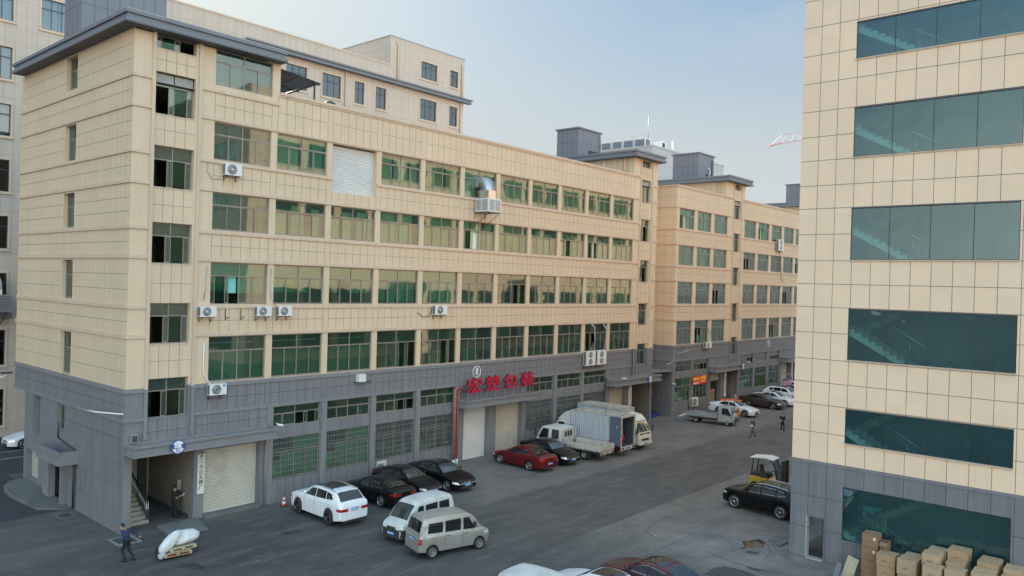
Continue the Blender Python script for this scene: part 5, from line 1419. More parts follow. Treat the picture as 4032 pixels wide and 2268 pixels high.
def make_vehicle(kind, name, label, cat, paint_, loc, rz, opts=None, group=None):
    o_ = opts or {}
    S = dict(SPECS[kind]); S.update(o_.get('spec', {}))
    k = o_.get('scale', 1.0)
    L, W, wb, fo, rw = S['L'], S['W'], S['wb'], S['fo'], S['rw']
    root = empty(name, loc, rz, label, cat, group)
    xf, xr = fo, fo + wb
    Ra = rw + .055
    hw = W / 2
    nose, tail = S['nose'], S['tail']
    def half(s):
        return hw * interp(s, [(0, nose - .06), (.05, nose), (.14, nose + .08), (.35, .965), (.8, .99), (L * .5, 1.0), (L - .8, .985), (L - .3, .95), (L - .10, tail + .05), (L, tail - .02)])
    def deck(s): return sinterp(s, S['deck'])
    rp = S['roof']; mh = max(v for _, v in rp)
    def roof(s):
        if s <= rp[1][0] or s >= rp[-2][0]:
            return deck(s)
        return max(deck(s), sinterp(s, rp[1:-1]))
    def zb(s):
        z = S['sill'] + .06 * max(0, 1 - s / .5) + .10 * max(0, 1 - (L - s) / .5)
        for xw in (xf, xr):
            d2 = Ra * Ra - (s - xw) ** 2
            if d2 > 0: z = max(z, rw + math.sqrt(d2))
        return z
    def sect(s):
        w0, dk, rf, zl = half(s), deck(s), roof(s), zb(s)
        g = min(1, max(0, (rf - dk) / max(.05, (mh - dk) * .9))); g2 = g ** .6
        wt = w0 * (.86 + (S['wt'] - .86) * g2)
        def lz(f): return zl + f * (dk - .03 - zl)
        P = [(0, zl), (w0 * .86, zl), (w0 * .965, lz(.04)), (w0 * .99, lz(.25)), (w0 * 1.0, lz(.55)), (w0 * .995, lz(.80)), (w0 * .965, dk - .045), (w0 * .925, dk - .008)]
        P += [(w0 * .905 + (w0 * .88 - w0 * .905) * (1 - g), dk + .012 * g)]
        e = w0 * .90
        hgt = rf - dk
        if g > .02:
            P += [(e + (wt - e) * .5 + .02 * g, dk + hgt * .50), (wt, dk + hgt * .88), (wt * .93, dk + hgt * .965)]
        else: P += [(w0 * .80, dk + .006), (w0 * .72, dk + .012), (w0 * .62, dk + .018)]
        P += [(wt * .6 if g > .02 else w0 * .42, rf + (.012 if g > .02 else .026)), (0, rf + (.02 if g > .02 else .032))]
        return P
    ss = sorted(set([round(v, 3) for v in [0, .02, .06, .1, .14, .2] + [.2 + i * (L - .4) / 60 for i in range(61)] + [L - .2, L - .14, L - .1, L - .06, L - .02, L] + [xf + Ra * math.cos(a * PI / 10) for a in range(11)] + [xr + Ra * math.cos(a * PI / 10) for a in range(11)] + [v for v, _ in rp[1:-1]]]))
    b = MB(); rows = []
    def T(s, y, z): return (L / 2 - s, y, z)
    for s in ss:
        P = sect(s)
        rows.append([T(s, y, z) for y, z in P] + [T(s, -y, z) for y, z in P[::-1][1:]])
    b.grid(rows, paint_, True)
    # underside faces use dark material
    ncol = len(rows[0]) - 1
    mi = b.mi(UNDER)
    for i in range(len(rows) - 1):
        for j in (0, ncol - 1): b.m[i * ncol + j] = mi; b.sm[i * ncol + j] = False
    b.poly(rows[0][::-1], paint_); b.poly(rows[-1], paint_)
    lowp = o_.get('lower')
    if lowp:
        for i in range(len(rows) - 1):
            for j in (1, 2, ncol - 2, ncol - 3): b.m[i * ncol + j] = b.mi(lowp)
    body = b.build('body', root)
    body.modifiers.new('edges', 'EDGE_SPLIT').split_angle = R(42)
    def side_y(s, z):
        P = sect(s)
        for (ya, za), (yb, zb_) in zip(P[3:], P[4:]):
            if za <= z <= zb_ and zb_ > za: return ya + (yb - ya) * (z - za) / (zb_ - za)
        return P[10][0]
    # side windows
    for wn in S['wins']:
        for sd_ in (1, -1):
            q = MB(); rws = []
            for i in range(7):
                r0 = []
                for j in range(13):
                    u, v = i / 6, j / 12
                    bt = Vector(wn[0]).lerp(Vector(wn[1]), v); tp = Vector(wn[3]).lerp(Vector(wn[2]), v)
                    p = bt.lerp(tp, u); r0.append(T(p.x, sd_ * (side_y(p.x, p.y) + .007), p.y))
                rws.append(r0)
            q.grid(rws, CARGLASS); q.build('side_window', root)
            if o_.get('chrome', True):
                q = MB(); ring = [rws[0][j] for j in range(13)] + [rws[i][12] for i in range(1, 7)] + [rws[6][j] for j in range(11, -1, -1)] + [rws[i][0] for i in range(5, 0, -1)]
                sel = ring[:13]; q.tube(sel, .011, o_.get('trim', CHROME if paint_ not in (P_SILVER, P_WHITE2) else PLASTIC), 5)
                q.tube(rws[6], .010, o_.get('trim', CHROME if paint_ not in (P_SILVER, P_WHITE2) else PLASTIC), 5)
                q.build('window_trim', root)
    # windscreen, rear glass and roof glass: patches of the same surface
    def patch(nm, s0, s1, y0f, y1f, m, dz=.008, n=9, inset=.0):
        q = MB(); rws = []
        for i in range(n):
            s = s0 + (s1 - s0) * i / (n - 1); P = sect(s); r0 = []
            ym = P[11][0]
            for j in range(13):
                t = -1 + 2 * j / 12; y = ym * (y0f + (y1f - y0f) * i / (n - 1)) * t
                ay = abs(y); z = None
                for (ya, za), (yb, zb_) in zip(P[10:], P[11:]):
                    if yb <= ay <= ya: z = za + (zb_ - za) * (ya - ay) / max(1e-6, ya - yb); break
                if z is None: z = P[10][1]
                r0.append(T(s, y, z + dz))
            rws.append(r0)
        q.grid(rws, m); return q.build(nm, root)
    a, c = S['ws']; patch('windscreen', a + .02, c, 1.08 if kind != 'minivan' else 1.0, .97, WSHIELD, .012, 14)
    a, c = S['rg']; patch('rear_window', a, c, .95, .99 if kind != 'saloon' else 1.0, CARGLASS, .014, 10)
    if o_.get('sunroof'): patch('sunroof', c * 0 + S['ws'][1] + .12, S['ws'][1] + o_['sunroof'], .82, .82, CARGLASS, .014)
    if o_.get('ribs'):
        for i in range(o_['ribs']):
            s = 1.5 + i * (L - 2.0) / o_['ribs']; P = sect(s)
            q = MB(); q.tube([T(s, y, z + .004) for y, z in P[11:]] + [T(s, -y, z + .004) for y, z in P[11:-1][::-1]], .014, paint_, 6); q.build('roof_rib', root)
    if o_.get('lribs'):
        q = MB()
        for yf in (-.6, -.3, 0, .3, .6):
            q.tube([T(s, yf * half(s) * .95, roof(s) + .012) for s in [1.3 + i * (L - 1.7) / 12 for i in range(13)]], .012, paint_, 6)
        q.build('roof_rib', root)
    if o_.get('rails'):
        for sd_ in (1, -1):
            q = MB(); q.tube([T(s, sd_ * sect(s)[11][0] * .98, sect(s)[11][1] + .035) for s in [S['ws'][1] + .05 + i * (S['rg'][0] - S['ws'][1] - .05) / 10 for i in range(11)]], .02, CHROME, 6); q.build('roof_rail', root)
    # wheels
    for s in (xf, xr):
        for sd_ in (1, -1):
            x = L / 2 - s; y = sd_ * (hw - .015); tw = .20
            q = MB(); ax = (0, sd_, 0)
            q.lathe([(rw * .62, 0.0), (rw * .90, .005), (rw * .985, -.02), (rw, -.05), (rw, -tw + .04), (rw * .96, -tw), (rw * .5, -tw)], (x, y, rw), ax, TYRE, 28)
            wo = q.build('wheel', root)
            q = MB(); steel = o_.get('steel')
            rm = RIMS if steel else o_.get('rim', RIM)
            rr_ = rw * .68
            q.lathe([(rr_ * 1.0, -.002), (rr_ * .93, .008), (rr_ * .88, -.015), (rr_ * .86, -.07), (0, -.07)], (x, y, rw), ax, RIMD if not steel else rm, 28)
            q.lathe([(rr_ * 1.0, -.001), (rr_ * .97, .012), (rr_ * .86, .004), (rr_ * .84, -.03)], (x, y, rw), ax, rm, 28)
            q.lathe([(0, .006), (rr_ * .22, .004), (rr_ * .26, -.03)], (x, y, rw), ax, rm, 12)
            ns = o_.get('spokes', 5)
            for i in range(ns):
                a_ = 2 * PI * i / ns + .3; da = .20 if not steel else .16
                pts = []
                for rr2, wd in ((rr_ * .18, .5), (rr_ * .9, .9)):
                    for sg in (-1, 1):
                        an = a_ + sg * da * wd * (rr_ * .55 / rr2) * .5
                        pts.append(Vector((x + rr2 * math.cos(an), y + sd_ * (.004 if rr2 < rr_ * .5 else .0), rw + rr2 * math.sin(an))))
                off = Vector((0, -sd_ * .05, 0))
                q.quad(pts[0], pts[1], pts[3], pts[2], rm); q.quad(pts[0], pts[2], pts[2] + off, pts[0] + off, rm); q.quad(pts[1], pts[3], pts[3] + off, pts[1] + off, rm)
            q.build('rim', wo)
    # lamps wrap round the corners
    def wrap(nm, front, z0, z1, inner, reach, m, taper=.0):
        for sd_ in (1, -1):
            pts = []
            s0 = 0.0 if front else L
            for i in range(4): pts.append((s0, half(s0) * (inner + (1 - inner) * i / 4)))
            for i in range(6):
                d_ = reach * i / 5; s = d_ if front else L - d_; pts.append((s, None))
            q = MB(); lo, hi = [], []
            for idx, (s, y) in enumerate(pts):
                f = idx / (len(pts) - 1); zl = z0 + taper * f; zh = z1 + taper * .6 * f
                if y is None:
                    yl = side_y(s, min(zl, deck(s) - .05)) + .010; yh = side_y(s, min(zh, deck(s) - .03)) + .010; ex = .0
                else: yl = yh = y; ex = .012
                zh2 = min(zh, deck(s) - .012)
                sx = s - ex if front else s + ex
                lo.append(T(sx, sd_ * yl, zl)); hi.append(T(sx, sd_ * yh, zh2))
            q.grid([lo, hi], m); q.build(nm, root)
    H0 = deck(.06)
    wrap('headlight', True, H0 - .15, H0 - .02, .52, .38, LAMPW, .05)
    if kind == 'minivan': wrap('taillight', False, .72, .98, .86, .10, LAMPR)
    else: wrap('taillight', False, deck(L) - .16, deck(L) - .02, .50, .30, LAMPR, .02)
    q = MB(); gw = half(0) * .48
    q.box(L / 2 + .002, L / 2 + .016, -gw, gw, H0 - .19, H0 - .05, PLASTIC)
    gr = o_.get('grille', 1)
    if gr == 2:
        for sg in (-1, 1): q.tube([(L / 2 + .02, sg * .05, H0 - .06), (L / 2 + .02, sg * gw, H0 - .08), (L / 2 + .02, sg * gw * .9, H0 - .2), (L / 2 + .02, sg * .07, H0 - .2), (L / 2 + .02, sg * .05, H0 - .06)], .016, CHROME, 6)
    else:
        for zz in (.065, .11, .155): q.box(L / 2 + .016, L / 2 + .022, -gw, gw, H0 - zz - .006, H0 - zz + .006, CHROME)
        q.box(L / 2 + .016, L / 2 + .024, -.06, .06, H0 - .14, H0 - .06, CHROME)
    q.build('grille', root)
    q = MB(); bz = .42 if kind == 'saloon' else .48
    q.box(L / 2 - .01, L / 2 + .018, -half(0) * .7, half(0) * .7, .27, .40, PLASTIC)
    q.build('bumper_insert', root)
    q = MB(); q.box(-L / 2 - .018, -L / 2 + .02, -half(L) * .9, half(L) * .9, .26, .36, PLASTIC); q.build('bumper_insert', root)
    if o_.get('blackfront'):
        q = MB(); pts = [(s_, half(s_) + .012) for s_ in (.32, .2, .1, .04)] + [(-.02, half(0) * .9), (-.03, half(0) * .5), (-.03, 0)]
        ring = [T(s_, y_, 0) for s_, y_ in pts] + [T(s_, -y_, 0) for s_, y_ in pts[:-1][::-1]]
        q.grid([[(x_, y_, z_) for x_, y_, _ in ring] for z_ in (.26, .45, .70)], PLASTIC); q.build('front_bumper', root)
    for fx, zz in ((L / 2 + .02, .42), (-L / 2 - .03, .52 if kind == 'saloon' else .82)):
        q = MB(); s_ = 1 if fx > 0 else -1
        q.box(min(fx, fx + .012 * s_), max(fx, fx + .012 * s_), -.22, .22, zz, zz + .13, PLATE)
        for i in range(7): 
            if i == 2: continue
            q.box(min(fx + .012 * s_, fx + .014 * s_), max(fx + .012 * s_, fx + .014 * s_), -.19 + i * .056, -.155 + i * .056, zz + .03, zz + .10, WHITE)
        q.build('number_plate', root)
    # mirrors and handles
    sm_ = S['wins'][0][0][0] + .04; zm_ = S['wins'][0][0][1] + .03
    for sd_ in (1, -1):
        q = MB(); yb_ = side_y(sm_, zm_)
        if kind == 'minivan' and o_.get('bigmirror', True):
            q.box(L / 2 - sm_ - .06, L / 2 - sm_ + .02, *sorted((sd_ * (yb_ + .05), sd_ * (yb_ + .19))), zm_ + .05, zm_ + .30, PLASTIC)
        else:
            q.lathe([(0, 0), (.06, .02), (.085, .08), (.06, .16), (0, .19)], (L / 2 - sm_, sd_ * (yb_ + .02), zm_ + .06), (0, sd_, 0), o_.get('mirror', paint_), 10)
        q.box(L / 2 - sm_ - .03, L / 2 - sm_ + .03, *sorted((sd_ * (yb_ - .02), sd_ * (yb_ + .07))), zm_, zm_ + .04, PLASTIC)
        q.build('mirror', root)
        for wn in S['wins'][:2]:
            s_h = wn[1][0] - .14; zh = deck(s_h) - .16
            q = MB(); y_ = side_y(s_h, zh); q.box(L / 2 - s_h - .09, L / 2 - s_h + .09, *sorted((sd_ * (y_ - .01), sd_ * (y_ + .022))), zh - .014, zh + .014, paint_ if kind != 'minivan' else PLASTIC); q.build('door_handle', root)
    # door gaps
    q = MB()
    for wn in S['wins'][:2]:
        for s_d in ((wn[0][0] - .03) if wn is S['wins'][0] else wn[0][0] - .035, wn[1][0] + .035):
            if min(abs(s_d - xf), abs(s_d - xr)) < Ra * .7: continue
            for sd_ in (1, -1):
                zs_ = [zb(s_d) + .06 + i * (deck(s_d) - .05 - zb(s_d) - .06) / 8 for i in range(9)]
                q.grid([[T(s_d - .006, sd_ * (side_y(s_d, z) + .004), z) for z in zs_], [T(s_d + .006, sd_ * (side_y(s_d, z) + .004), z) for z in zs_]], UNDER)
    q.build('door_gap', root)
    if o_.get('strip'):
        for sd_ in (1, -1):
            q = MB(); q.tube([T(s, sd_ * (side_y(s, .47) + .012), .47) for s in [xf + .6 + i * (wb - 1.2) / 8 for i in range(9)]], .022, CHROME, 6); q.build('side_strip', root)
    if o_.get('rsticker'):
        s0 = S['rg'][0] + .38; P = sect(s0); P2 = sect(s0 + .1); n_ = Vector((P2[-1][1] - P[-1][1], 0, .1)).normalized(); q = MB(); c0 = Vector(T(s0, -.30, P[-2][1] - .004)); q.lathe([(.07, .016), (.12, .016), (.12, .0)], c0, (-n_.x * -1, 0, n_.z), WHITE, 20, False); q.lathe([(0, .016), (.045, .016)], c0, (n_.x, 0, n_.z), WHITE, 12, False); q.build('window_sticker', root)
    if o_.get('sticker'):
        P = sect(S['ws'][0] + .55); q = MB(); q.box(-.2, -.1, 0, .08, 0, .006, WHITE)
    return root
def face(deg): return R(deg)
G1 = 'vehicles parked in the yard'
vs_ = make_vehicle('suv', 'suv_car', 'white sports utility car with blue plate and dark sunroof, parked tail out', 'car', P_WHITE, (8.98, -4.15, 0), face(89), dict(sunroof=1.6, rails=True, rim=RIMD2, mirror=P_WHITE, lower=None, trim=PLASTIC), G1); vs_.scale = (.975, 1.0, 1.05)
make_vehicle('saloon', 'saloon_car', 'black saloon parked tail out beside the white sports utility car', 'car', P_BLACK2, (12.86, -3.5, 0), face(91), dict(), G1)
make_vehicle('saloon', 'saloon_car', 'black saloon nose out, middle of the three black cars behind the white minivan', 'car', P_BLACK, (15.35, -3.2, 0), face(-86), dict(chrome=False, spec=dict(L=4.6, wb=2.65)), G1)
make_vehicle('saloon', 'saloon_car', 'large glossy black saloon with twin oval chrome grille, nose out by the red pipes', 'car', P_BLACK, (18.0, -3.45, 0), face(-93), dict(grille=2, sunroof=1.0, spec=dict(W=1.87)), G1)
make_vehicle('minivan', 'minivan', 'plain white minivan facing left with black front bumper', 'van', P_WHITE2, (10.55, -9.65, 0), face(183), dict(steel=True, mirror=PLASTIC, blackfront=True), G1)
make_vehicle('minivan', 'minivan', 'dusty silver minivan with ribbed roof standing nearest in the lane', 'van', P_SILVER, (9.95, -12.35, 0), face(-13.5), dict(steel=True, lribs=True), G1)
make_vehicle('saloon', 'saloon_car', 'deep red saloon parked tail out before the cream shutter', 'car', P_RED, (25.78, -3.65, 0), face(87), dict(), G1)
make_vehicle('saloon', 'saloon_car', 'black saloon nose out between the red saloon and the white flatbed', 'car', P_BLACK, (28.55, -3.7, 0), face(-96), dict(), G1)
make_vehicle('saloon', 'saloon_car', 'white saloon nose out behind the orange machine', 'car', P_WHITE, (59.1, -3.55, 0), face(-88), dict(), G1)
make_vehicle('saloon', 'saloon_car', 'dark brown saloon with bright alloy wheels near factory 9', 'car', P_BROWN, (66.55, -3.4, 0), face(-90), dict(), G1)
make_vehicle('saloon', 'saloon_car', 'white saloon with black roof beyond the brown saloon', 'car', P_WHITE, (69.7, -3.4, 0), face(-90), dict(sunroof=1.2), G1)
make_vehicle('suv', 'suv_car', 'white sports utility car beyond the white saloon at the far right', 'car', P_WHITE, (73.2, -3.2, 0), face(-90), dict(sunroof=1.6, rails=True), G1)
make_vehicle('saloon', 'saloon_car', 'black car half hidden behind the far white cars', 'car', P_BLACK, (76.4, -2.9, 0), face(-90), dict(), G1)
make_vehicle('suv', 'suv_car', 'white car farthest along factory 9, by the last canopy', 'car', P_WHITE, (80.2, -2.9, 0), face(-90), dict(), G1)
make_vehicle('suv', 'suv_car', 'black sports utility car with chrome roof rails beside the forklift, cut by the right building', 'car', P_BLACK, (27.62, -20.45, 0), face(84), dict(strip=True, rails=True, sunroof=1.5), G1)
make_vehicle('saloon', 'saloon_car', 'white car passing behind the near factory on the left road', 'car', P_WHITE, (4.35, 24.4, 0), face(180), dict(), G1)
vb = make_vehicle('minivan', 'minivan', 'white van with cross-ribbed roof, its roof showing at the bottom edge', 'van', P_WHITE2, (6.50, -21.2, 0), face(-88), dict(ribs=9, steel=True), G1); vb.scale = (1.08, 1.16, 1.06)
make_vehicle('saloon', 'saloon_car', 'white car with dark glass roof at the bottom edge beside the maroon saloon', 'car', P_WHITE, (9.65, -21.35, 0), face(88), dict(sunroof=1.25, spec=dict(W=1.85)), G1)
make_vehicle('saloon', 'saloon_car', 'maroon saloon at the bottom edge with a round white sticker on its rear window', 'car', P_MAROON, (12.35, -22.15, 0), face(86), dict(sunroof=1.1, rsticker=True), G1)

# ---------------------------------------------------------------- trucks
def box_wheel(q, x, y, r, tw, sd_, dual=False):
    q.lathe([(r * .55, 0.02), (r * .9, .01), (r, -.03), (r, -tw + .03), (r * .9, -tw), (r * .5, -tw)], (x, y, r), (0, sd_, 0), TYRE, 24)
    q.lathe([(r * .57, .0), (r * .5, .0), (r * .45, -.07), (r * .2, -.06), (r * .18, .0), (0, .0)], (x, y, r), (0, sd_, 0), RIMS, 20)
def truck_wheels(root, xs, hw_, r, tw=.24):
    for x in xs:
        for sd_ in (1, -1):
            q = MB(); box_wheel(q, x, sd_ * hw_, r, tw, sd_); q.build('wheel', root)
def cab(root, x0, ln, W, zb_, H, m, crew=False, stripes=None):
    """forward-control cab, front at x0 (+x), body reaching back ln; cross sections along x"""
    hw_ = W / 2; b = MB()
    prof = [(x0 - ln, zb_), (x0 - ln, H - .06), (x0 - ln + .12, H), (x0 - .75, H + .02), (x0 - .50, H - .05), (x0 - .10, H * .60 + .05), (x0 - .02, H * .53), (x0, zb_ + .25), (x0 - .03, zb_)]
    def ring(y, k): return [(x_, y, z) for x_, z in prof]
    ys = [(-1, 1.0), (1, 1.0)]
    rows = []
    for y, inset in ((-hw_, .0), (-hw_ * .97, .0), (-hw_ * .5, 0), (0, 0), (hw_ * .5, 0), (hw_ * .97, 0), (hw_, 0)):
        t = abs(y) / hw_
        r0 = []
        for (x_, z) in prof:
            zz = z; yy = y
            if z > H * .62: yy = y * (1 - .10 * (z - H * .62) / (H * .38)); zz = z - (.05 if t > .98 else 0)
            xx = x_ - (.06 if t > .98 and x_ > x0 - .3 else 0) - (.02 if t > .4 and x_ > x0 - .3 else 0)
            r0.append((xx, yy, zz))
        rows.append(r0)
    b.grid(rows, m, True); b.poly(rows[0], m); b.poly(rows[-1][::-1], m)
    n0 = len(rows[0]) - 1
    o = b.build('cab', root); o.modifiers.new('edges', 'EDGE_SPLIT').split_angle = R(30)
    # windscreen
    q = MB(); a = Vector((x0 - .485, 0, H - .10)); c = Vector((x0 - .115, 0, H * .60 + .09)); rws = []
    for i in range(4):
        p = a.lerp(c, i / 3); f = .80 + .10 * i / 3
        rws.append([(p.x + .016 - (.015 if abs(t) > .9 else 0), hw_ * f * t, p.z) for t in (-1, -.95, -.5, 0, .5, .95, 1)])
    q.grid(rws, WSHIELD); q.build('windscreen', root)
    def sidewin(xa_, xb_, slant=0):
        for sd_ in (1, -1):
            q = MB(); z0, z1 = H * .60, H - .16
            pts = [(xa_, z0), (xb_ + slant * 0, z0 - (.12 if slant else 0)), (xb_, z0 + .05), (xb_ - slant, z1), (xa_, z1)]
            def yy(z): return hw_ * (1 - .10 * max(0, z - H * .62) / (H * .38)) + .008
            q.poly([(x_, sd_ * yy(z), z) for x_, z in pts], CARGLASS); q.build('side_window', root)
    sidewin(x0 - 1.12, x0 - .27, .32)
    if crew: sidewin(x0 - 2.05, x0 - 1.42)
    q = MB(); q.box(x0 - .01, x0 + .05, -hw_ * .98, hw_ * .98, zb_ - .05, zb_ + .16, m if not crew else WHITE); q.build('bumper', root)
    q = MB(); q.box(x0 - .0, x0 + .015, -hw_ * .5, hw_ * .5, zb_ + .24, zb_ + .42, PLASTIC); q.box(x0 + .0155, x0 + .02, -.12, .12, zb_ + .38, zb_ + .40, CHROME); q.build('grille', root)
    for sd_ in (1, -1):
        q = MB(); q.box(x0 - .03, x0 + .02, *sorted((sd_ * hw_ * .56, sd_ * hw_ * .93)), zb_ + .24, zb_ + .46, LAMPW); q.build('headlight', root)
        q = MB(); q.tube([(x0 - .3, sd_ * hw_ * .95, H * .62), (x0 - .05, sd_ * (hw_ + .14), H * .66), (x0 - .05, sd_ * (hw_ + .16), H * .86)], .018, DARKM, 6); q.box(x0 - .09, x0 - .02, *sorted((sd_ * (hw_ + .08), sd_ * (hw_ + .24))), H * .62, H * .84, PLASTIC); q.build('mirror', root)
    q = MB(); q.box(x0 + .05, x0 + .06, -.22, .22, zb_ - .02, zb_ + .11, PLATE); q.build('number_plate', root)
def chassis(root, x0, x1, z):
    q = MB()
    for y in (-.4, .4): q.box(x0, x1, y - .05, y + .05, z - .2, z, DARKM)
    for i in range(4): q.box(x0 + (x1 - x0) * i / 3.2, x0 + (x1 - x0) * i / 3.2 + .1, -.35, .35, z - .16, z - .05, DARKM)
    q.box((x0 + x1) / 2 - .5, (x0 + x1) / 2 + .3, .5, .8, z - .35, z - .02, DARKM); q.tube([(x0, 0, .38), (x1, 0, .38)], .07, DARKM, 8)
    q.build('chassis', root)
RUSTW = mat('rusty_white_side', (0.52, 0.47, 0.42), 0.6, var=.15, vs=3, grime=.55, gs=2.5)
WOODBED = mat('bed_floor', (0.32, 0.30, 0.26), 0.8, var=.2, vs=4, grime=.5, gs=2)
def flat_sides(root, x0, x1, hw_, z0, hgt, m):
    q = MB(); q.box(x0, x1, -hw_, hw_, z0 - .08, z0, WOODBED); q.build('bed_floor', root)
    for sd_ in (1, -1):
        q = MB(); ya, yb_ = sorted((sd_ * (hw_ - .035), sd_ * hw_)); q.box(x0, x1, ya, yb_, z0 + .001, z0 + hgt, m)
        for zz in (.08, .2, .32):
            if zz < hgt: q.box(x0, x1, *sorted((sd_ * hw_, sd_ * (hw_ + .018))), z0 + zz - .03, z0 + zz + .03, m)
        for i in range(7): q.box(x0 + .25 + i * (x1 - x0) / 7, x0 + .38 + i * (x1 - x0) / 7, *sorted((sd_ * hw_, sd_ * (hw_ + .012))), z0 - .07, z0 - .03, ROOMD)
        for i in range(5): q.box(x0 + .1 + i * (x1 - x0) / 4.6, x0 + .16 + i * (x1 - x0) / 4.6, *sorted((sd_ * (hw_ - .06), sd_ * (hw_ - .036))), z0 + .002, z0 + hgt - .02, m)
        q.build('side_board', root)
    q = MB(); q.box(x0 - .035, x0, -hw_, hw_, z0 + .001, z0 + hgt, m)
    for zz in (.1, .27): q.box(x0 - .052, x0 - .036, -hw_, hw_, z0 + zz - .03, z0 + zz + .03, m)
    q.build('tail_board', root)
    q = MB(); q.box(x0 - .02, x0 + .02, -hw_, hw_, z0 - .28, z0 - .09, m)
    for sd_ in (1, -1): q.box(x0 - .03, x0 - .021, *sorted((sd_ * (hw_ - .32), sd_ * (hw_ - .04))), z0 - .26, z0 - .12, LAMPR)
    q.box(x0 - .03, x0 - .021, -.2, .2, z0 - .26, z0 - .14, METAL); q.build('rear_beam', root)
# white crew-cab flatbed
t = empty('flatbed_truck', (31.15, -4.15, 0), R(94), 'white crew-cab flatbed truck with empty rusty bed', 'truck', G1)
cab(t, 3.05, 2.35, 1.68, .45, 2.02, P_WHITE2, crew=True)
chassis(t, -2.6, 2.6, .72); truck_wheels(t, (2.2, -1.25), .80, .36)
flat_sides(t, -2.75, .55, .92, .82, .38, RUSTW)
q = MB()
for y in (-.8, -.45, -.1, .25, .6): q.tube([(.62, y, .85), (.60, y, 1.9), (.75, y * .97, 2.05)], .02, P_WHITE2, 6)
q.tube([(.6, -.85, .85), (.58, -.85, 1.75), (.62, -.78, 1.98), (.62, .78, 1.98), (.58, .85, 1.75), (.6, .85, .85)], .03, P_WHITE2, 6); q.build('headboard_rack', t)
q = MB(); q.box(.685, .695, -.55, .55, 1.35, 1.78, CARGLASS); q.build('rear_window', t)
q = MB()
for sd_ in (1, -1): q.box(-1.75, -1.7, *sorted((sd_ * .55, sd_ * .9)), .2, .72, PLASTIC)
q.build('mudflap', t)
# container-bodied truck with open rear
t = empty('container_truck', (33.75, -4.15, 0), R(92), 'white truck with corrugated container body, rear doors folded open', 'truck', G1)
CORR = mat('container_steel_grey', (0.42, 0.45, 0.49), 0.5, metal=.2, var=.15, vs=1.5, grime=.2, gs=2, stretch=(4, 4, .5))
CINT = mat('container_inside', (0.045, 0.058, 0.075), .6)
CROOF = mat('container_roof_rust', (0.38, 0.36, 0.31), 0.8, var=.3, vs=2, grime=.8, gs=1.6)
DOORB = mat('container_door_blue_grey', (0.09, 0.12, 0.16), 0.5, var=.1, vs=2)
cab(t, 3.55, 1.7, 1.75, .5, 2.15, P_WHITE2)
q = MB(); rows = [[(1.95, y, 2.1), (3.1, y, 2.16)] for y in (-.8, .8)]
q.prism([(1.9, 2.12), (3.05, 2.18), (2.75, 2.5), (2.3, 2.85), (1.9, 2.95)], -.78, .78, P_WHITE2); q.build('wind_deflector', t)
chassis(t, -2.7, 3.0, .78); truck_wheels(t, (2.75, -1.35), .85, .38)
BX0, BX1, BZ0, BZ1, BH = -2.85, 1.75, .88, 3.02, .98
q = MB()
n = 46
for sd_ in (1, -1):
    r1, r2_ = [], []
    for i in range(n * 2 + 1):
        x = BX0 + (BX1 - BX0) * i / (2 * n); ph = i % 4; dy = .035 if ph in (1, 2) else 0
        r1.append((x, sd_ * (BH - .03 + dy), BZ0)); r2_.append((x, sd_ * (BH - .03 + dy), BZ1))
    q.grid([r1, r2_], CORR, False)
    ri = [(p[0], p[1] - sd_ * .04, p[2]) for p in r1]; rj = [(p[0], p[1] - sd_ * .04, p[2]) for p in r2_]; q.grid([ri, rj], CINT, False)
q.box(BX1 - .02, BX1 + .02, -BH, BH, BZ0, BZ1, CORR)
q.build('container_body', t)
q = MB(); q.box(BX0, BX1, -BH, BH, BZ1, BZ1 + .05, CROOF); q.build('container_roof', t)
q = MB(); q.box(BX0, BX1, -BH, BH, BZ0 - .08, BZ0, ROOMD); q.build('container_floor', t)
q = MB()
for sd_ in (1, -1): q.box(BX0 - .05, BX0 + .04, *sorted((sd_ * (BH - .07), sd_ * (BH + .02))), BZ0 - .05, BZ1 + .05, RUSTW)
q.box(BX0 - .05, BX0 + .04, -BH + .07, BH - .07, BZ1 - .06, BZ1 + .06, RUSTW)
q.box(BX0 - .06, BX0, -BH, BH, BZ0 - .33, BZ0 - .06, RUSTW)
for sd_ in (1, -1):
    for k in range(4): q.box(BX0 - .075, BX0 - .061, *sorted((sd_ * (.93 - k * .09), sd_ * (.87 - k * .09))), BZ0 - .28, BZ0 - .12, LAMPR if k % 2 else DARKM)
q.box(BX0 - .075, BX0 - .061, -.22, .22, BZ0 - .27, BZ0 - .14, PLATE)
q.build('rear_frame', t)
for sd_, nm in ((1, 'folded open against the left side'), (-1, '')):
    q = MB(); q.box(BX0, BX0 + .97, *sorted((sd_ * (BH + .03), sd_ * (BH + .07))), BZ0, BZ1, DOORB)
    for k in range(5): q.box(BX0 + .03, BX0 + .94, *sorted((sd_ * (BH + .07), sd_ * (BH + .10))), BZ0 + .2 + k * .42, BZ0 + .3 + k * .42, DOORB)
    q.box(BX0 + .3, BX0 + .38, *sorted((sd_ * (BH + .07), sd_ * (BH + .075))), BZ0 + 1.35, BZ0 + 1.48, WHITE)
    q.build('container_door', t)
q = MB(); q.tube([(-1.0, .3, BZ1), (-1.0, .3, BZ1 + .35)], .02, DARKM, 6); q.build('roof_spike', t)
o = empty('red_tool_bag', (34.2, -6.3, .88), 0, 'red bag standing inside the open container body', 'bag')
q = MB(); q.lathe([(0, 0), (.14, .0), (.17, .25), (.15, .5), (.06, .62), (.0, .64)], (0, 0, 0), (0, 0, 1), RED, 14); q.build('bag_body', o)
q = MB(); q.tube([(-.05, 0, .6), (-.12, 0, 1.25)], .035, WHITE, 8); q.build('rolled_sheet', o)
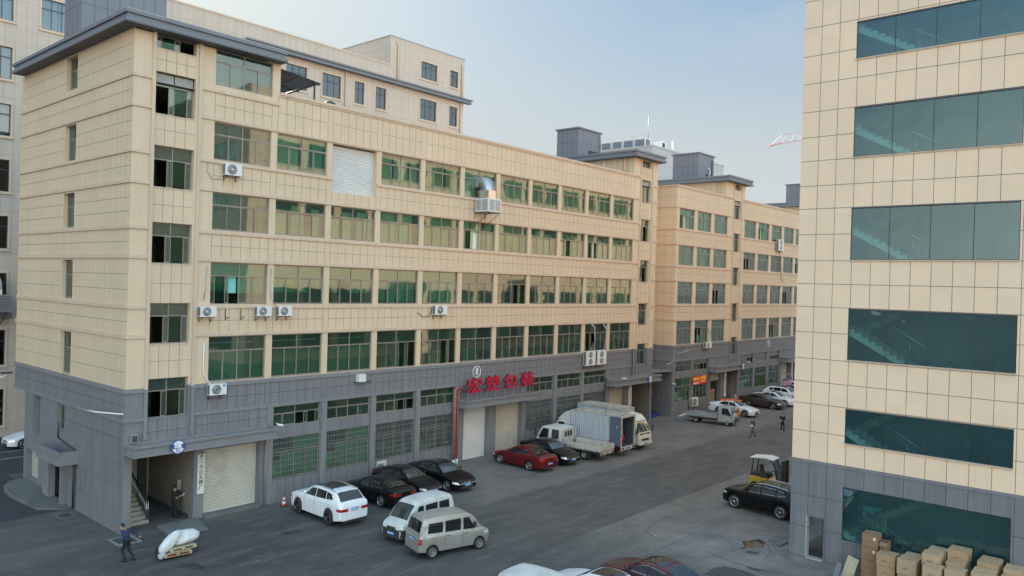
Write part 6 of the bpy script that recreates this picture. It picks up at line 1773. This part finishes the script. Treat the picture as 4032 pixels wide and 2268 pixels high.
# box truck nose out
t = empty('box_truck', (37.1, -3.6, 0), R(-91), 'cream-nosed white box truck nose out behind the container truck', 'truck', G1)
cab(t, 3.0, 1.65, 1.80, .48, 2.20, P_CREAM)
chassis(t, -3.0, 2.6, .78); truck_wheels(t, (2.15, -1.7), .86, .38)
q = MB(); q.prism([(1.35, 2.2), (2.55, 2.24), (2.1, 2.62), (1.35, 2.72)], -.72, .72, P_CREAM); q.build('wind_deflector', t)
q = MB(); n = 40
for sd_ in (1, -1):
    r1, r2_ = [], []
    for i in range(n * 2 + 1):
        x = -3.05 + 4.3 * i / (2 * n); dy = .03 if i % 4 in (1, 2) else 0
        r1.append((x, sd_ * (.95 + dy), .9)); r2_.append((x, sd_ * (.95 + dy), 3.0))
    q.grid([r1, r2_], CORR, False)
q.box(1.23, 1.27, -.97, .97, .9, 3.0, CORR); q.box(-3.07, -3.03, -.97, .97, .9, 3.0, CORR); q.build('box_body', t)
q = MB(); q.box(-3.05, 1.27, -.99, .99, 3.0, 3.05, CROOF); q.build('box_roof', t)
q = MB(); q.box(2.6, 2.95, -.7, .7, 1.15, 1.30, PLASTIC); q.build('visor', t)
# small silver pickup
t = empty('pickup_truck', (52.55, -4.55, 0), R(-80), 'small silver dropside pickup parked by the passage', 'truck', G1)
cab(t, 2.15, 1.45, 1.52, .38, 1.80, P_SILVER2); chassis(t, -2.1, 1.9, .6); truck_wheels(t, (1.55, -1.45), .74, .29, .18)
flat_sides(t, -2.3, .65, .76, .68, .30, P_SILVER2)
q = MB()
for x in (-2.2, .6):
    q.tube([(x, -.7, .9), (x, -.7, 1.75), (x, .7, 1.75), (x, .7, .9)], .018, DARKM, 6)
q.tube([(-2.2, -.7, 1.2), (.6, -.7, 1.2)], .012, DARKM, 5); q.tube([(-2.2, .7, 1.2), (.6, .7, 1.2)], .012, DARKM, 5)
q.build('load_frame', t)
q = MB(); q.box(2.0, 2.2, -.72, .72, .30, .62, PLASTIC); q.build('front_bumper', t)
o = empty('folding_ladder', (51.75, -2.7, .68), R(10), 'rusty folded ladder frame standing in the back of the silver pickup', 'ladder')
q = MB()
for dx in (0, .5): q.tube([(dx, 0, 0), (dx + .1, .3, 1.6)], .02, WOOD, 6)
for k in range(6): q.tube([(.02 + k * .017, .05 * k, .25 * k + .1), (.52 + k * .017, .05 * k, .25 * k + .1)], .014, WOOD, 5)
q.build('ladder_frame', o)
# white truck behind the corner, nose towards us, mostly hidden
t = empty('white_truck', (43.6, -19.3, 0), R(180), 'white truck mostly hidden behind the corner of the right building', 'truck', G1)
cab(t, 3.0, 1.65, 1.80, .48, 2.2, P_WHITE2); chassis(t, -2.6, 2.6, .78); truck_wheels(t, (2.15, -1.7), .84, .38)
q = MB(); q.box(-3.05, 1.2, -.98, .98, .9, 3.05, P_WHITE2); q.build('box_body', t, bevel=.03)

# ---------------------------------------------------------------- forklifts
FY = mat('forklift_yellow', (0.55, 0.33, 0.02), 0.45, var=.06, vs=3, coat=.3)
FO = mat('machine_orange', (0.75, 0.13, 0.02), 0.45, var=.06, vs=3, coat=.3)
def forklift(loc, rz, label, body_m, roof_m, s_=1.0, mast=True):
    t = empty('forklift', loc, rz, label, 'forklift')
    q = MB(); q.prism([(-1.05, .32), (-1.12, .75), (-.95, .88), (.15, .80), (.45, .55), (.75, .50), (.75, .30)], -.52, .52, body_m); q.build('body', t, bevel=.04)
    q = MB(); q.prism([(-1.10, .86), (-1.0, 1.08), (-.55, 1.12), (.05, .98), (.1, .82), (-.9, .89)], -.50, .50, PLASTIC); q.build('engine_cover', t, bevel=.03)
    q = MB(); q.box(-.45, .1, -.26, .26, 1.02, 1.14, DARKM); q.prism([(-.48, 1.1), (-.58, 1.55), (-.48, 1.6), (-.36, 1.12)], -.24, .24, DARKM); q.build('seat', t, bevel=.03)
    for sd_ in (1, -1):
        q = MB(); q.tube([(-.95, sd_ * .45, 1.0), (-.86, sd_ * .46, 2.02)], .045, PLASTIC, 8); q.build('guard_post', t)
        q = MB(); q.tube([(.75, sd_ * .46, .55), (.62, sd_ * .46, 1.4), (.38, sd_ * .46, 1.85), (.2, sd_ * .46, 2.04)], .045, PLASTIC, 8); q.build('guard_post', t)
    q = MB(); q.prism([(-1.05, 2.04), (.0, 2.14), (.45, 2.05), (.45, 2.0), (0, 2.09), (-1.05, 1.99)], -.58, .58, roof_m); q.build('roof', t)
    q = MB(); q.tube([(.55, 0, .6), (.38, 0, 1.25)], .03, DARKM, 6); q.lathe([(.14, .0), (.165, .02), (.14, .04)], (.36, 0, 1.27), (-.5, 0, .85), DARKM, 18); q.build('steering_wheel', t)
    q = MB(); q.quad((.76, -.44, .6), (.76, .44, .6), (.42, .42, 1.9), (.42, -.42, 1.9), GLASS2); q.build('windscreen', t)
    if mast:
        q = MB()
        for sd_ in (1, -1):
            q.box(.92, 1.05, *sorted((sd_ * .30, sd_ * .42)), .12, 2.05, DARKM); q.box(1.06, 1.15, *sorted((sd_ * .26, sd_ * .36)), .12, 2.0, DARKM)
        for z in (.4, 1.2, 1.95): q.box(.95, 1.1, -.3, .3, z, z + .1, DARKM)
        q.tube([(1.0, 0, .2), (1.0, 0, 1.8)], .05, METAL, 8); q.box(1.15, 1.2, -.48, .48, .15, .55, DARKM)
        q.build('mast', t)
        for sd_ in (1, -1):
            q = MB(); q.box(1.2, 2.2, sd_ * .25 - .06, sd_ * .25 + .06, .08, .13, DARKM); q.build('fork', t)
    for x, r in ((.62, .33), (-.72, .27)):
        for sd_ in (1, -1):
            q = MB(); box_wheel(q, x, sd_ * .56, r, .2, sd_); q.build('wheel', t)
    return t
forklift((32.45, -18.55, 0), R(-88), 'yellow and black forklift with white roof beside the black sports utility car', FY, WHITE)
t = empty('stand_on_tractor', (55.35, -5.0, 0), R(-70), 'bright orange small machine with orange canopy between the silver pickup and the white saloon', 'machine')
q = MB(); q.prism([(-.75, .35), (-.8, .85), (-.3, .98), (.25, .90), (.6, 1.15), (.78, 1.05), (.85, .4)], -.48, .48, FO); q.build('body', t, bevel=.04)
q = MB(); q.prism([(-.95, 2.0), (.2, 2.1), (1.0, 1.98), (.2, 2.02), (-.95, 1.94)], -.55, .55, FO); q.build('canopy', t)
q = MB()
for x in (-.6, .3): q.tube([(x, .3, .8), (x, .3, 2.02)], .03, DARKM, 6); q.tube([(x, -.3, .8), (x, -.3, 2.02)], .03, DARKM, 6)
q.tube([(.45, 0, 1.0), (.3, 0, 1.35), (.3, .2, 1.4)], .03, DARKM, 6); q.build('post', t)
q = MB(); q.box(-.4, .0, -.2, .2, .95, 1.08, RED); q.build('seat', t)
for x in (-.5, .55):
    for sd_ in (1, -1):
        q = MB(); box_wheel(q, x, sd_ * .46, .25, .16, sd_); q.build('wheel', t)

# ---------------------------------------------------------------- pallet truck, pallet and sacks
o = empty('pallet_jack', (-.1, -4.25, 0), R(-8), 'dark pallet jack whose long handle the man in blue is pulling', 'pallet jack')
q = MB()
for y in (-.2, .2): q.box(.1, 1.3, y - .08, y + .08, .05, .11, FO)
q.box(-.12, .1, -.2, .2, .08, .45, DARKM); q.build('frame', o)
q = MB(); q.tube([(-.02, 0, .4), (-.33, .25, .62), (-.58, .64, .84)], .024, DARKM, 8); q.tube([(-.60, .56, .90), (-.60, .76, .86)], .018, BLACK, 8); q.build('handle', o)
for y in (-.1, .1):
    q = MB(); q.lathe([(0, 0), (.09, 0), (.09, .05), (0, .05)], (-.02, y, .09), (0, 1, 0), BLACK, 16); q.build('wheel', o)
def pallet(x, y, z, rz, label, m=WOOD):
    o = empty('wooden_pallet', (x, y, z), rz, label, 'pallet', 'wooden pallets on the pallet jack')
    q = MB()
    for i in range(6): q.box(-.6, .6, -.5 + i * .17, -.5 + i * .17 + .13, .115, .135, m)
    q.build('deck_board', o)
    q = MB()
    for i in range(3):
        q.box(-.6, .6, -.5 + i * .43, -.5 + i * .43 + .1, .0, .02, m)
        for x_ in (-.6, -.06, .48): q.box(x_, x_ + .12, -.5 + i * .43, -.5 + i * .43 + .1, .02, .09, m)
    for x_ in (-.6, -.06, .48): q.box(x_, x_ + .12, -.5, .46, .09, .114, m)
    q.build('runner', o)
pallet(.55, -4.35, .12, R(-8), 'lower of two pale wooden pallets on the pallet jack'); pallet(.75, -4.25, .29, R(2), 'upper skewed wooden pallet under the white sacks', WOODD)
SACK = mat('woven_sack', (0.60, 0.61, 0.60), 0.8, var=.14, vs=3, bump=1.0, bs=9, grime=.35, gs=3)
def sack(loc, rot, size, label, seed, m=SACK):
    rr = random.Random(seed); q = MB(); rows = []
    n, k = 18, 22
    for i in range(n + 1):
        th = PI * i / n; r0 = []
        for j in range(k):
            ph = 2 * PI * j / k; c, s = math.cos(ph), math.sin(ph)
            f = 1 + .07 * math.sin(3 * ph + seed) + .06 * math.sin(5 * ph + 4 * th + seed) + .035 * math.sin(9 * ph - 3 * th) + .03 * math.sin(13 * th + 2 * ph)
            st = math.sin(th) ** .7 * f
            r0.append((size[0] * -math.cos(th) * (1 + .04 * math.sin(4 * ph)), size[1] * st * c, size[2] * st * s))
        rows.append(r0)
    q.grid(rows, m, True, True)
    q.tube([(size[0] * .95, 0, 0), (size[0] * 1.08, .02, .03)], [.09, .05], m, 8)
    o = q.build('white_sack', None, loc); o.rotation_euler = rot
    return tag(o, label, 'sack', 'white sacks on the pallets')
sack((.24, -4.45, .70), (0, R(-40), R(4)), (.58, .27, .24), 'slimmer grimy white sack leaning at the front of the pallet', 2)
sack((.95, -4.30, .72), (R(12), R(-7), R(-12)), (.66, .40, .28), 'plump white sack lying behind on the pallet', 5)
sack((-.15, -4.6, .22), (0, R(-20), R(40)), (.2, .15, .14), 'small clear plastic bag hanging at the front of the pallet', 7, mat('clear_bag', (.35, .4, .38), .3))

# ---------------------------------------------------------------- cartons by the right building
CARD = [mat('cardboard_%s' % n, c, 0.85, var=.06, vs=3) for n, c in (('tan', (.42, .275, .155)), ('pale', (.47, .335, .205)), ('brown', (.28, .165, .09)))]
CINK = mat('carton_print', (.16, .09, .055), .8); TAPE = mat('tape', (.42, .30, .18), .35)
def carton(x0, x1, y0, y1, z1, h, m, label, group='cartons stacked beside the right building', lab=False, flat_marks=True, open_top=False):
    o = empty('cardboard_box', ((x0 + x1) / 2, (y0 + y1) / 2, z1 - h), 0, label, 'box', group)
    jr = random.Random(int(x0 * 531 + y0 * 77 + z1 * 913)); o.rotation_euler = (0, 0, R(jr.uniform(-2.2, 2.2)))
    a, c = (x1 - x0) / 2 - .012 - jr.uniform(0, .012), (y1 - y0) / 2 - .012 - jr.uniform(0, .012)
    q = MB()
    if open_top:
        for s_ in ((-a, a, -c, -c + .012), (-a, a, c - .012, c), (-a, -a + .012, -c + .012, c - .012), (a - .012, a, -c + .012, c - .012)): q.box(*s_, .002, h, m)
        q.box(-a, a, -c, c, 0, .002, m)
        q.poly([(-a, -c, h), (-a, c, h), (-a - .2, c, h - .12), (-a - .2, -c, h - .12)], m)
    else:
        q.box(-a, a, -c, c, .012, h, m); q.box(-a + .012, a - .012, -c + .012, c - .012, .0, .0115, ROOMD)
    body_mb = q
    if not open_top:
        q = MB(); q.box(-a - .001, a + .001, -.025, .025, h + .0005, h + .0025, TAPE) if a > c else q.box(-.025, .025, -c, c, h + .0005, h + .0025, TAPE); q.build('tape', o)
    q = body_mb; rr = random.Random(int(x0 * 100 + y0 * 37 + z1 * 11))
    if not open_top:
        for gx in (-a * .5, a * .5):
            for k in range(4): q.box(gx - .02, gx + .03, c * .55 - k * c * .36, c * .55 - k * c * .36 + c * .22, h + .001, h + .003, CINK)
    for k in range(3): q.box(-a - .003, -a - .001, c * .3 - k * c * .2, c * .3 - k * c * .2 + c * .13, h * .40, h * .40 + .045, CINK)
    if lab: q.box(-a - .003, -a - .001, -c * .75, -c * .45, h * .6, h * .8, WHITE)
    q.build('carton_body', o)
    return o
for k in range(4): carton(19.74, 20.47, -28.74, -28.08, 2.27 - k * .565, .56, CARD[2], ['top', 'second', 'third', 'bottom'][k] + ' dark brown box of the tallest left carton stack', lab=k < 2)
carton(19.95, 20.47, -29.10, -28.78, 2.0, .45, CARD[2], 'open brown carton with raised flaps behind the tall stack', open_top=True)
for k in range(2): carton(19.95, 20.47, -29.5, -28.78, 1.52 - k * .6, .58, CARD[0], ['upper', 'lower'][k] + ' box hidden under the open carton')
stk = [('B', 19.25, 19.92, -29.6, -28.83, 1.70, 'front carton with printed top just right of the tall brown stack'), ('B2', 19.99, 20.47, -29.58, -28.84 - .7, 1.62, None),
 ('C', 18.98, 19.72, -30.5, -29.72, 1.75, 'double-height carton with printed top, second from the left in the front row'), ('C2', 19.75, 20.45, -30.55, -29.75, 1.72, 'carton directly behind the double-height one against the glass'),
 ('D', 19.07, 19.75, -31.35, -30.62, 2.2, 'upper carton with paired prints in the middle of the row'), ('D2', 19.78, 20.4, -31.4, -30.7, 2.22, 'carton behind the middle one, close to the glass'),
 ('E', 19.62, 20.45, -32.2, -31.45, 2.42, 'highest pale carton with crossed seams near the glass'), ('F', 18.3, 19.0, -31.55, -30.85, 1.9, 'plain front carton with two square prints on its lid'),
 ('G', 18.3, 18.98, -32.35, -31.62, 1.98, 'front carton next on the right, with twin square prints'), ('H', 19.02, 19.58, -32.2, -31.5, 2.08, 'carton tucked between the front one and the highest pale one'),
 ('I', 19.35, 20.4, -33.3, -32.55, 2.28, 'long carton with small prints below the highest one'), ('J', 18.4, 19.3, -33.3, -32.5, 2.08, 'carton in front of the long one at the bottom edge'),
 ('K', 19.42, 20.3, -34.05, -33.42, 2.2, 'rightmost rear carton cut by the frame corner'), ('L', 18.6, 19.35, -34.1, -33.42, 2.02, 'rightmost front carton at the frame corner')]
rr = random.Random(3)
for nm, x0_, x1_, y0_, y1_, z1_, lab in stk:
    if lab is None: continue
    hgt = .62 if nm == 'C' else .5; m_ = CARD[rr.choice([0, 1, 1])]
    carton(x0_, x1_, y0_, y1_, z1_, hgt, m_, lab)
    z = z1_ - hgt - .004; lv = 1
    while z > .1:
        hh = min(.5, z) if z > .6 else z
        carton(x0_ + .02, x1_ - .01, y0_ + .01, y1_ - .02, z, hh, CARD[rr.choice([0, 1])], 'box ' + ['one', 'two', 'three', 'four', 'five'][lv - 1] + ' down under the ' + ' '.join(lab.split()[:10]), flat_marks=False)
        z -= hh + .003; lv += 1
q = MB(); q.quad((19.2, -27.35, .02), (18.85, -27.9, .02), (19.75, -28.0, 1.05), (20.05, -27.45, 1.08), WOODD); q.quad((19.22, -27.35, .0), (19.23, -27.36, .02), (20.08, -27.46, 1.08), (20.1, -27.46, 1.05), WOODD)
q.quad((18.88, -27.9, 0), (19.24, -27.34, 0), (20.1, -27.44, 1.05), (19.79, -28.0, 1.02), WOODD)
tag(q.build('worn_board'), 'worn pale board leaning on the wall left of the carton stacks', 'board')
q = MB(); q.quad((18.9, -27.1, .01), (18.75, -27.35, .01), (19.3, -27.45, .85), (19.4, -27.2, .86), GREY_TRIM); q.quad((18.78, -27.35, .0), (18.93, -27.1, .0), (19.44, -27.2, .85), (19.33, -27.45, .84), GREY_TRIM)
tag(q.build('thin_panel'), 'thin grey panel leaning behind the worn board', 'board')

# ---------------------------------------------------------------- people
SKIN = mat('skin', (0.42, 0.25, 0.17), .55); HAIR = mat('black_hair', (0.012, 0.011, 0.011), .6)
EYE = mat('eye_dark', (.02, .015, .012), .3)
def cloth(n, c): return mat('cloth_' + n, c, .85, var=.12, vs=14)
def skinned(name, parent, verts, edges, radii, root_i, m, sub=1):
    me = bpy.data.meshes.new(name); me.from_pydata([tuple(v) for v in verts], edges, []); me.update()
    o = bpy.data.objects.new(name, me); col.objects.link(o); o.parent = parent
    s = o.modifiers.new('skin', 'SKIN'); s.use_smooth_shade = True
    sv = me.skin_vertices[0].data if me.skin_vertices else None
    if sv is None:
        bm = bmesh.new(); bm.from_mesh(me); bm.verts.layers.skin.verify(); bm.to_mesh(me); bm.free(); sv = me.skin_vertices[0].data
    for i, r in enumerate(radii):
        sv[i].radius = (r, r) if not isinstance(r, tuple) else r
        sv[i].use_root = (i == root_i)
    ss_ = o.modifiers.new('sub', 'SUBSURF'); ss_.levels = sub; ss_.render_levels = sub
    me.materials.append(m)
    return o
def person(loc, rz, label, J, top, bottom, shoe, hair=True, scale=1.0, long_sleeve=False, hold=None, cap=None):
    """J: joint dict in metres, x forward, y left, z up"""
    root = empty('person', loc, rz, label, 'person')
    V, E, Rr = [], [], []
    idx = {}
    def add(n, p, r, par=None):
        idx[n] = len(V); V.append(Vector(p)); Rr.append(r)
        if par is not None: E.append((idx[par], idx[n]))
    pe = Vector(J['pelvis']); ch = Vector(J['chest']); nk = Vector(J['neck']); hd = Vector(J['head'])
    add('pelvis', pe, (.17, .13)); add('waist', pe.lerp(ch, .45), (.175, .13), 'pelvis'); add('chest', ch, (.20, .135), 'waist')
    add('neck', nk, .055, 'chest'); add('jaw', nk.lerp(hd, .45) + Vector((.012, 0, 0)), .062, 'neck'); add('head', hd, (.078, .095), 'jaw'); add('crown', hd + Vector((-.01, 0, .085)), .06, 'head')
    fw_ = Vector(J.get('look', (1, 0, 0)))
    lf = Vector((0, 0, 1)).cross(fw_).normalized()
    add('nose', hd + fw_ * .105 + Vector((0, 0, -.03)), .013, 'head')
    for sg, sn in ((1, 'l'), (-1, 'r')): add('ear' + sn, hd + lf * sg * .085 + Vector((0, 0, -.015)), .014, 'head')
    for sn in ('l', 'r'):
        sg = 1 if sn == 'l' else -1
        sh, el, wr = (Vector(J[k + sn]) for k in ('sh', 'el', 'wr'))
        add('sh' + sn, sh, .070, 'chest'); add('el' + sn, el, .052 if long_sleeve else .045, 'sh' + sn); add('wr' + sn, wr, .028, 'el' + sn)
        dv = (Vector(J.get('hd' + sn, wr + (wr - el).normalized() * .08)) - wr).normalized()
        palm = wr + dv * .055; add('pa' + sn, palm, (.036, .020), 'wr' + sn)
        side = dv.cross(Vector((sg * .3, 1, .2))).normalized()
        curl = dv.cross(side).normalized()
        for k in range(4):
            off = side * (.027 - .018 * k); ln = (.070, .080, .075, .058)[k]
            add('f%d%s' % (k, sn), palm + dv * .035 + off, .010, 'pa' + sn)
            add('g%d%s' % (k, sn), palm + dv * (.035 + ln * .5) + off + curl * .010, .009, 'f%d%s' % (k, sn))
            add('h%d%s' % (k, sn), palm + dv * (.030 + ln * .8) + off + curl * .035, .008, 'g%d%s' % (k, sn))
        add('t0' + sn, palm + side * .045, .011, 'pa' + sn); add('t1' + sn, palm + side * .060 + dv * .035 + curl * .012, .009, 't0' + sn)
        hp, kn, an = (Vector(J[k + sn]) for k in ('hp', 'kn', 'an'))
        add('hp' + sn, hp, .100, 'pelvis'); add('kn' + sn, kn, .072, 'hp' + sn); add('an' + sn, an, .055, 'kn' + sn)
        ft = Vector(J.get('ft' + sn, an + Vector((.16, 0, -.05)))); add('ft' + sn, ft, .034, 'an' + sn)
    body = skinned('body', root, V, E, Rr, 0, SKIN, 2)
    bpy.context.view_layer.update()
    me = bpy.data.meshes.new_from_object(body.evaluated_get(bpy.context.evaluated_depsgraph_get()))
    body.modifiers.clear(); body.data = me
    me.materials.clear()
    for m_ in (SKIN, top, bottom): me.materials.append(m_)
    bones = []
    def bn(a, c, mi_, t0=0, t1=1): bones.append((V[idx[a]].lerp(V[idx[c]], t0), V[idx[a]].lerp(V[idx[c]], t1), mi_))
    bn('waist', 'chest', 1); bn('pelvis', 'waist', 1, .2); bn('pelvis', 'waist', 2, -.2, .05); bn('chest', 'neck', 1, 0, .72); bn('chest', 'neck', 0, .85, 1); bn('neck', 'head', 0)
    for sn in 'lr':
        bn('chest', 'sh' + sn, 1); bn('sh' + sn, 'el' + sn, 1, 0, 1 if long_sleeve else .8); bn('el' + sn, 'wr' + sn, 1 if long_sleeve else 0, .02, .9 if long_sleeve else 1); bn('wr' + sn, 'pa' + sn, 0)
        if not long_sleeve: bn('sh' + sn, 'el' + sn, 0, .92, 1)
        bn('pelvis', 'hp' + sn, 2); bn('hp' + sn, 'kn' + sn, 2); bn('kn' + sn, 'an' + sn, 2)
        for k in range(4): bn('pa' + sn, 'g%d%s' % (k, sn), 0)
    def dist(p, a, c):
        ab = c - a; t = max(0, min(1, (p - a).dot(ab) / max(1e-9, ab.length_squared))); return (p - a - ab * t).length
    for pl_ in me.polygons:
        c_ = pl_.center; pl_.material_index = min(bones, key=lambda b_: dist(c_, b_[0], b_[1]))[2]; pl_.use_smooth = True
    for sn in 'lr':
        q = MB(); an, ft = V[idx['an' + sn]], V[idx['ft' + sn]]; dv = (ft - an); dv.z = 0; dv.normalize(); sdv_ = Vector((0, 0, 1)).cross(dv); z0 = min(an.z - .08, ft.z - .03)
        rows = []
        for t, wd, hh in ((-.09, .025, .06), (-.06, .038, .10), (.0, .042, .11), (.07, .045, .085), (.14, .048, .06), (.18, .03, .045), (.195, .012, .03)):
            c0 = Vector((an.x, an.y, z0)) + dv * t
            rows.append([c0 + sdv_ * (wd * math.cos(a)) + Vector((0, 0, hh * .5 + hh * .5 * math.sin(a))) for a in [2 * PI * i / 10 for i in range(10)]])
        q.grid(rows, shoe, True, True); q.build('shoe', root)
    for sg in (1, -1):
        q = MB(); q.lathe([(0, .012), (.009, .008), (.012, 0)], hd + fw_ * .088 + lf * sg * .032, fw_, EYE, 8); q.build('eye', root)
    q = MB(); q.tube([hd + fw_ * .085 + lf * .022 - Vector((0, 0, .065)), hd + fw_ * .088 - lf * .022 - Vector((0, 0, .065))], .006, mat('lips', (.3, .12, .1), .6) if 'lips' not in bpy.data.materials else bpy.data.materials['lips'], 6); q.build('mouth', root)
    q = MB(); rows = []
    for i in range(9):
        th = i / 8 * (PI * .58); r0 = []
        for k in range(16):
            ph = 2 * PI * k / 16; d_ = Vector((math.cos(ph) * math.sin(th) * .112 - .018, math.sin(ph) * math.sin(th) * .098, math.cos(th) * .118 + .02))
            if math.cos(ph) > .45 and th > PI * .33: d_ = Vector((math.cos(ph) * math.sin(PI * .33) * .112 - .018, math.sin(ph) * math.sin(PI * .33) * .098, math.cos(PI * .33) * .118 + .02))
            r0.append(hd + fw_ * d_.x + lf * d_.y + Vector((0, 0, d_.z)))
        rows.append(r0)
    q.grid(rows, HAIR if hair else SKIN, True, True); q.build('hair', root)
    return root
def stand(): return dict(pelvis=(0, 0, .93), chest=(0, 0, 1.27), neck=(0, 0, 1.45), head=(.02, 0, 1.60), shl=(0, .19, 1.40), shr=(0, -.19, 1.40), ell=(-.02, .25, 1.12), elr=(-.02, -.25, 1.12), wrl=(.05, .26, .88), wrr=(.05, -.26, .88),
    hpl=(0, .09, .88), hpr=(0, -.09, .88), knl=(.02, .11, .48), knr=(.02, -.11, .48), anl=(0, .12, .09), anr=(0, -.12, .09))
NAVY = cloth('navy', (0.022, 0.036, 0.085)); BLK = cloth('black', (0.014, 0.014, 0.016)); OLV = cloth('olive', (0.085, 0.072, 0.055)); GRYC = cloth('grey', (.10, .10, .10)); LIL = cloth('lilac', (.42, .38, .45))
SHB = mat('shoe_black', (.015, .015, .015), .5); SHW = mat('shoe_white', (.7, .7, .7), .5)
# man hauling the jack: walks towards -X-ish, leaning, one arm back to the handle
j = stand()
j.update(look=(.8, .6, 0), pelvis=(-.02, .02, .90), chest=(.08, .06, 1.24), neck=(.13, .10, 1.42), head=(.18, .14, 1.56), shl=(.10, .25, 1.37), shr=(.04, -.15, 1.37), elr=(-.08, -.34, 1.16), wrr=(-.24, -.49, .97), hdr=(-.29, -.55, .90), ell=(.0, .27, 1.10), wrl=(.06, .28, .86),
    knl=(.16, .10, .48), anl=(.00, .11, .09), knr=(.00, -.12, .47), anr=(-.28, -.13, .11), hpl=(.0, .09, .86), hpr=(0, -.09, .86))
person((-1.25, -3.60, 0), R(122), 'person in navy shirt and dark trousers leaning forward, hauling the pallet jack', j, NAVY, BLK, SHB, long_sleeve=True)
j = stand(); j.update(elr=(.10, -.24, 1.12), wrr=(.30, -.16, 1.16), hdr=(.38, -.12, 1.18), ell=(.08, .23, 1.10), wrl=(.32, .10, 1.05), hdl=(.40, .06, 1.08))
person((3.05, 1.0, 0.0), R(8), 'person in black holding a paper, standing by the lobby wall of the near entrance', j, BLK, BLK, SHB)
q = MB(); q.box(0, .01, -.1, .1, 0, .26, WHITE); o = q.build('paper_sheet', None, (3.45, 1.0, 1.08)); o.rotation_euler = (0, R(35), 0); tag(o, 'white sheet of paper held by the person in the lobby', 'paper')
def walk(f=1.0):
    j = stand(); j.update(knl=(.20, .10, .50), anl=(.32, .10, .10), knr=(-.04, -.10, .47), anr=(-.34, -.10, .14), ell=(-.12, .24, 1.13), wrl=(-.02, .26, .92), elr=(.02, -.24, 1.12), wrr=(.2, -.2, 1.0)); return j
j = walk(); j.update(elr=(.02, -.26, 1.12), wrr=(.18, -.12, 1.05), ell=(0, .26, 1.12), wrl=(.16, .12, 1.08))
person((48.8, -10.2, 0), R(150), 'person in brown jacket striding and carrying a small white box', j, OLV, GRYC, SHB, long_sleeve=True)
q = MB(); q.box(0, .22, 0, .16, 0, .12, WHITE); tag(q.build('small_box', None, (48.5, -10.25, 1.0), R(150)), 'small white box carried by the person in the brown jacket', 'box')
j = walk(); j.update(knl=(.10, .09, .49), anl=(.10, .09, .09), knr=(.02, -.1, .48), anr=(-.16, -.1, .11), elr=(-.10, -.30, 1.13), wrr=(.12, -.24, 1.02), ell=(-.10, .30, 1.13), wrl=(.10, .20, .98))
person((53.4, -10.95, 0), R(-130), 'person in black with white shoes walking in the lane near the right building', j, BLK, BLK, SHW)
person((63.75, -1.5, 0), R(-60), 'person in pale shirt seen over the brown saloon', stand(), LIL, BLK, SHB)
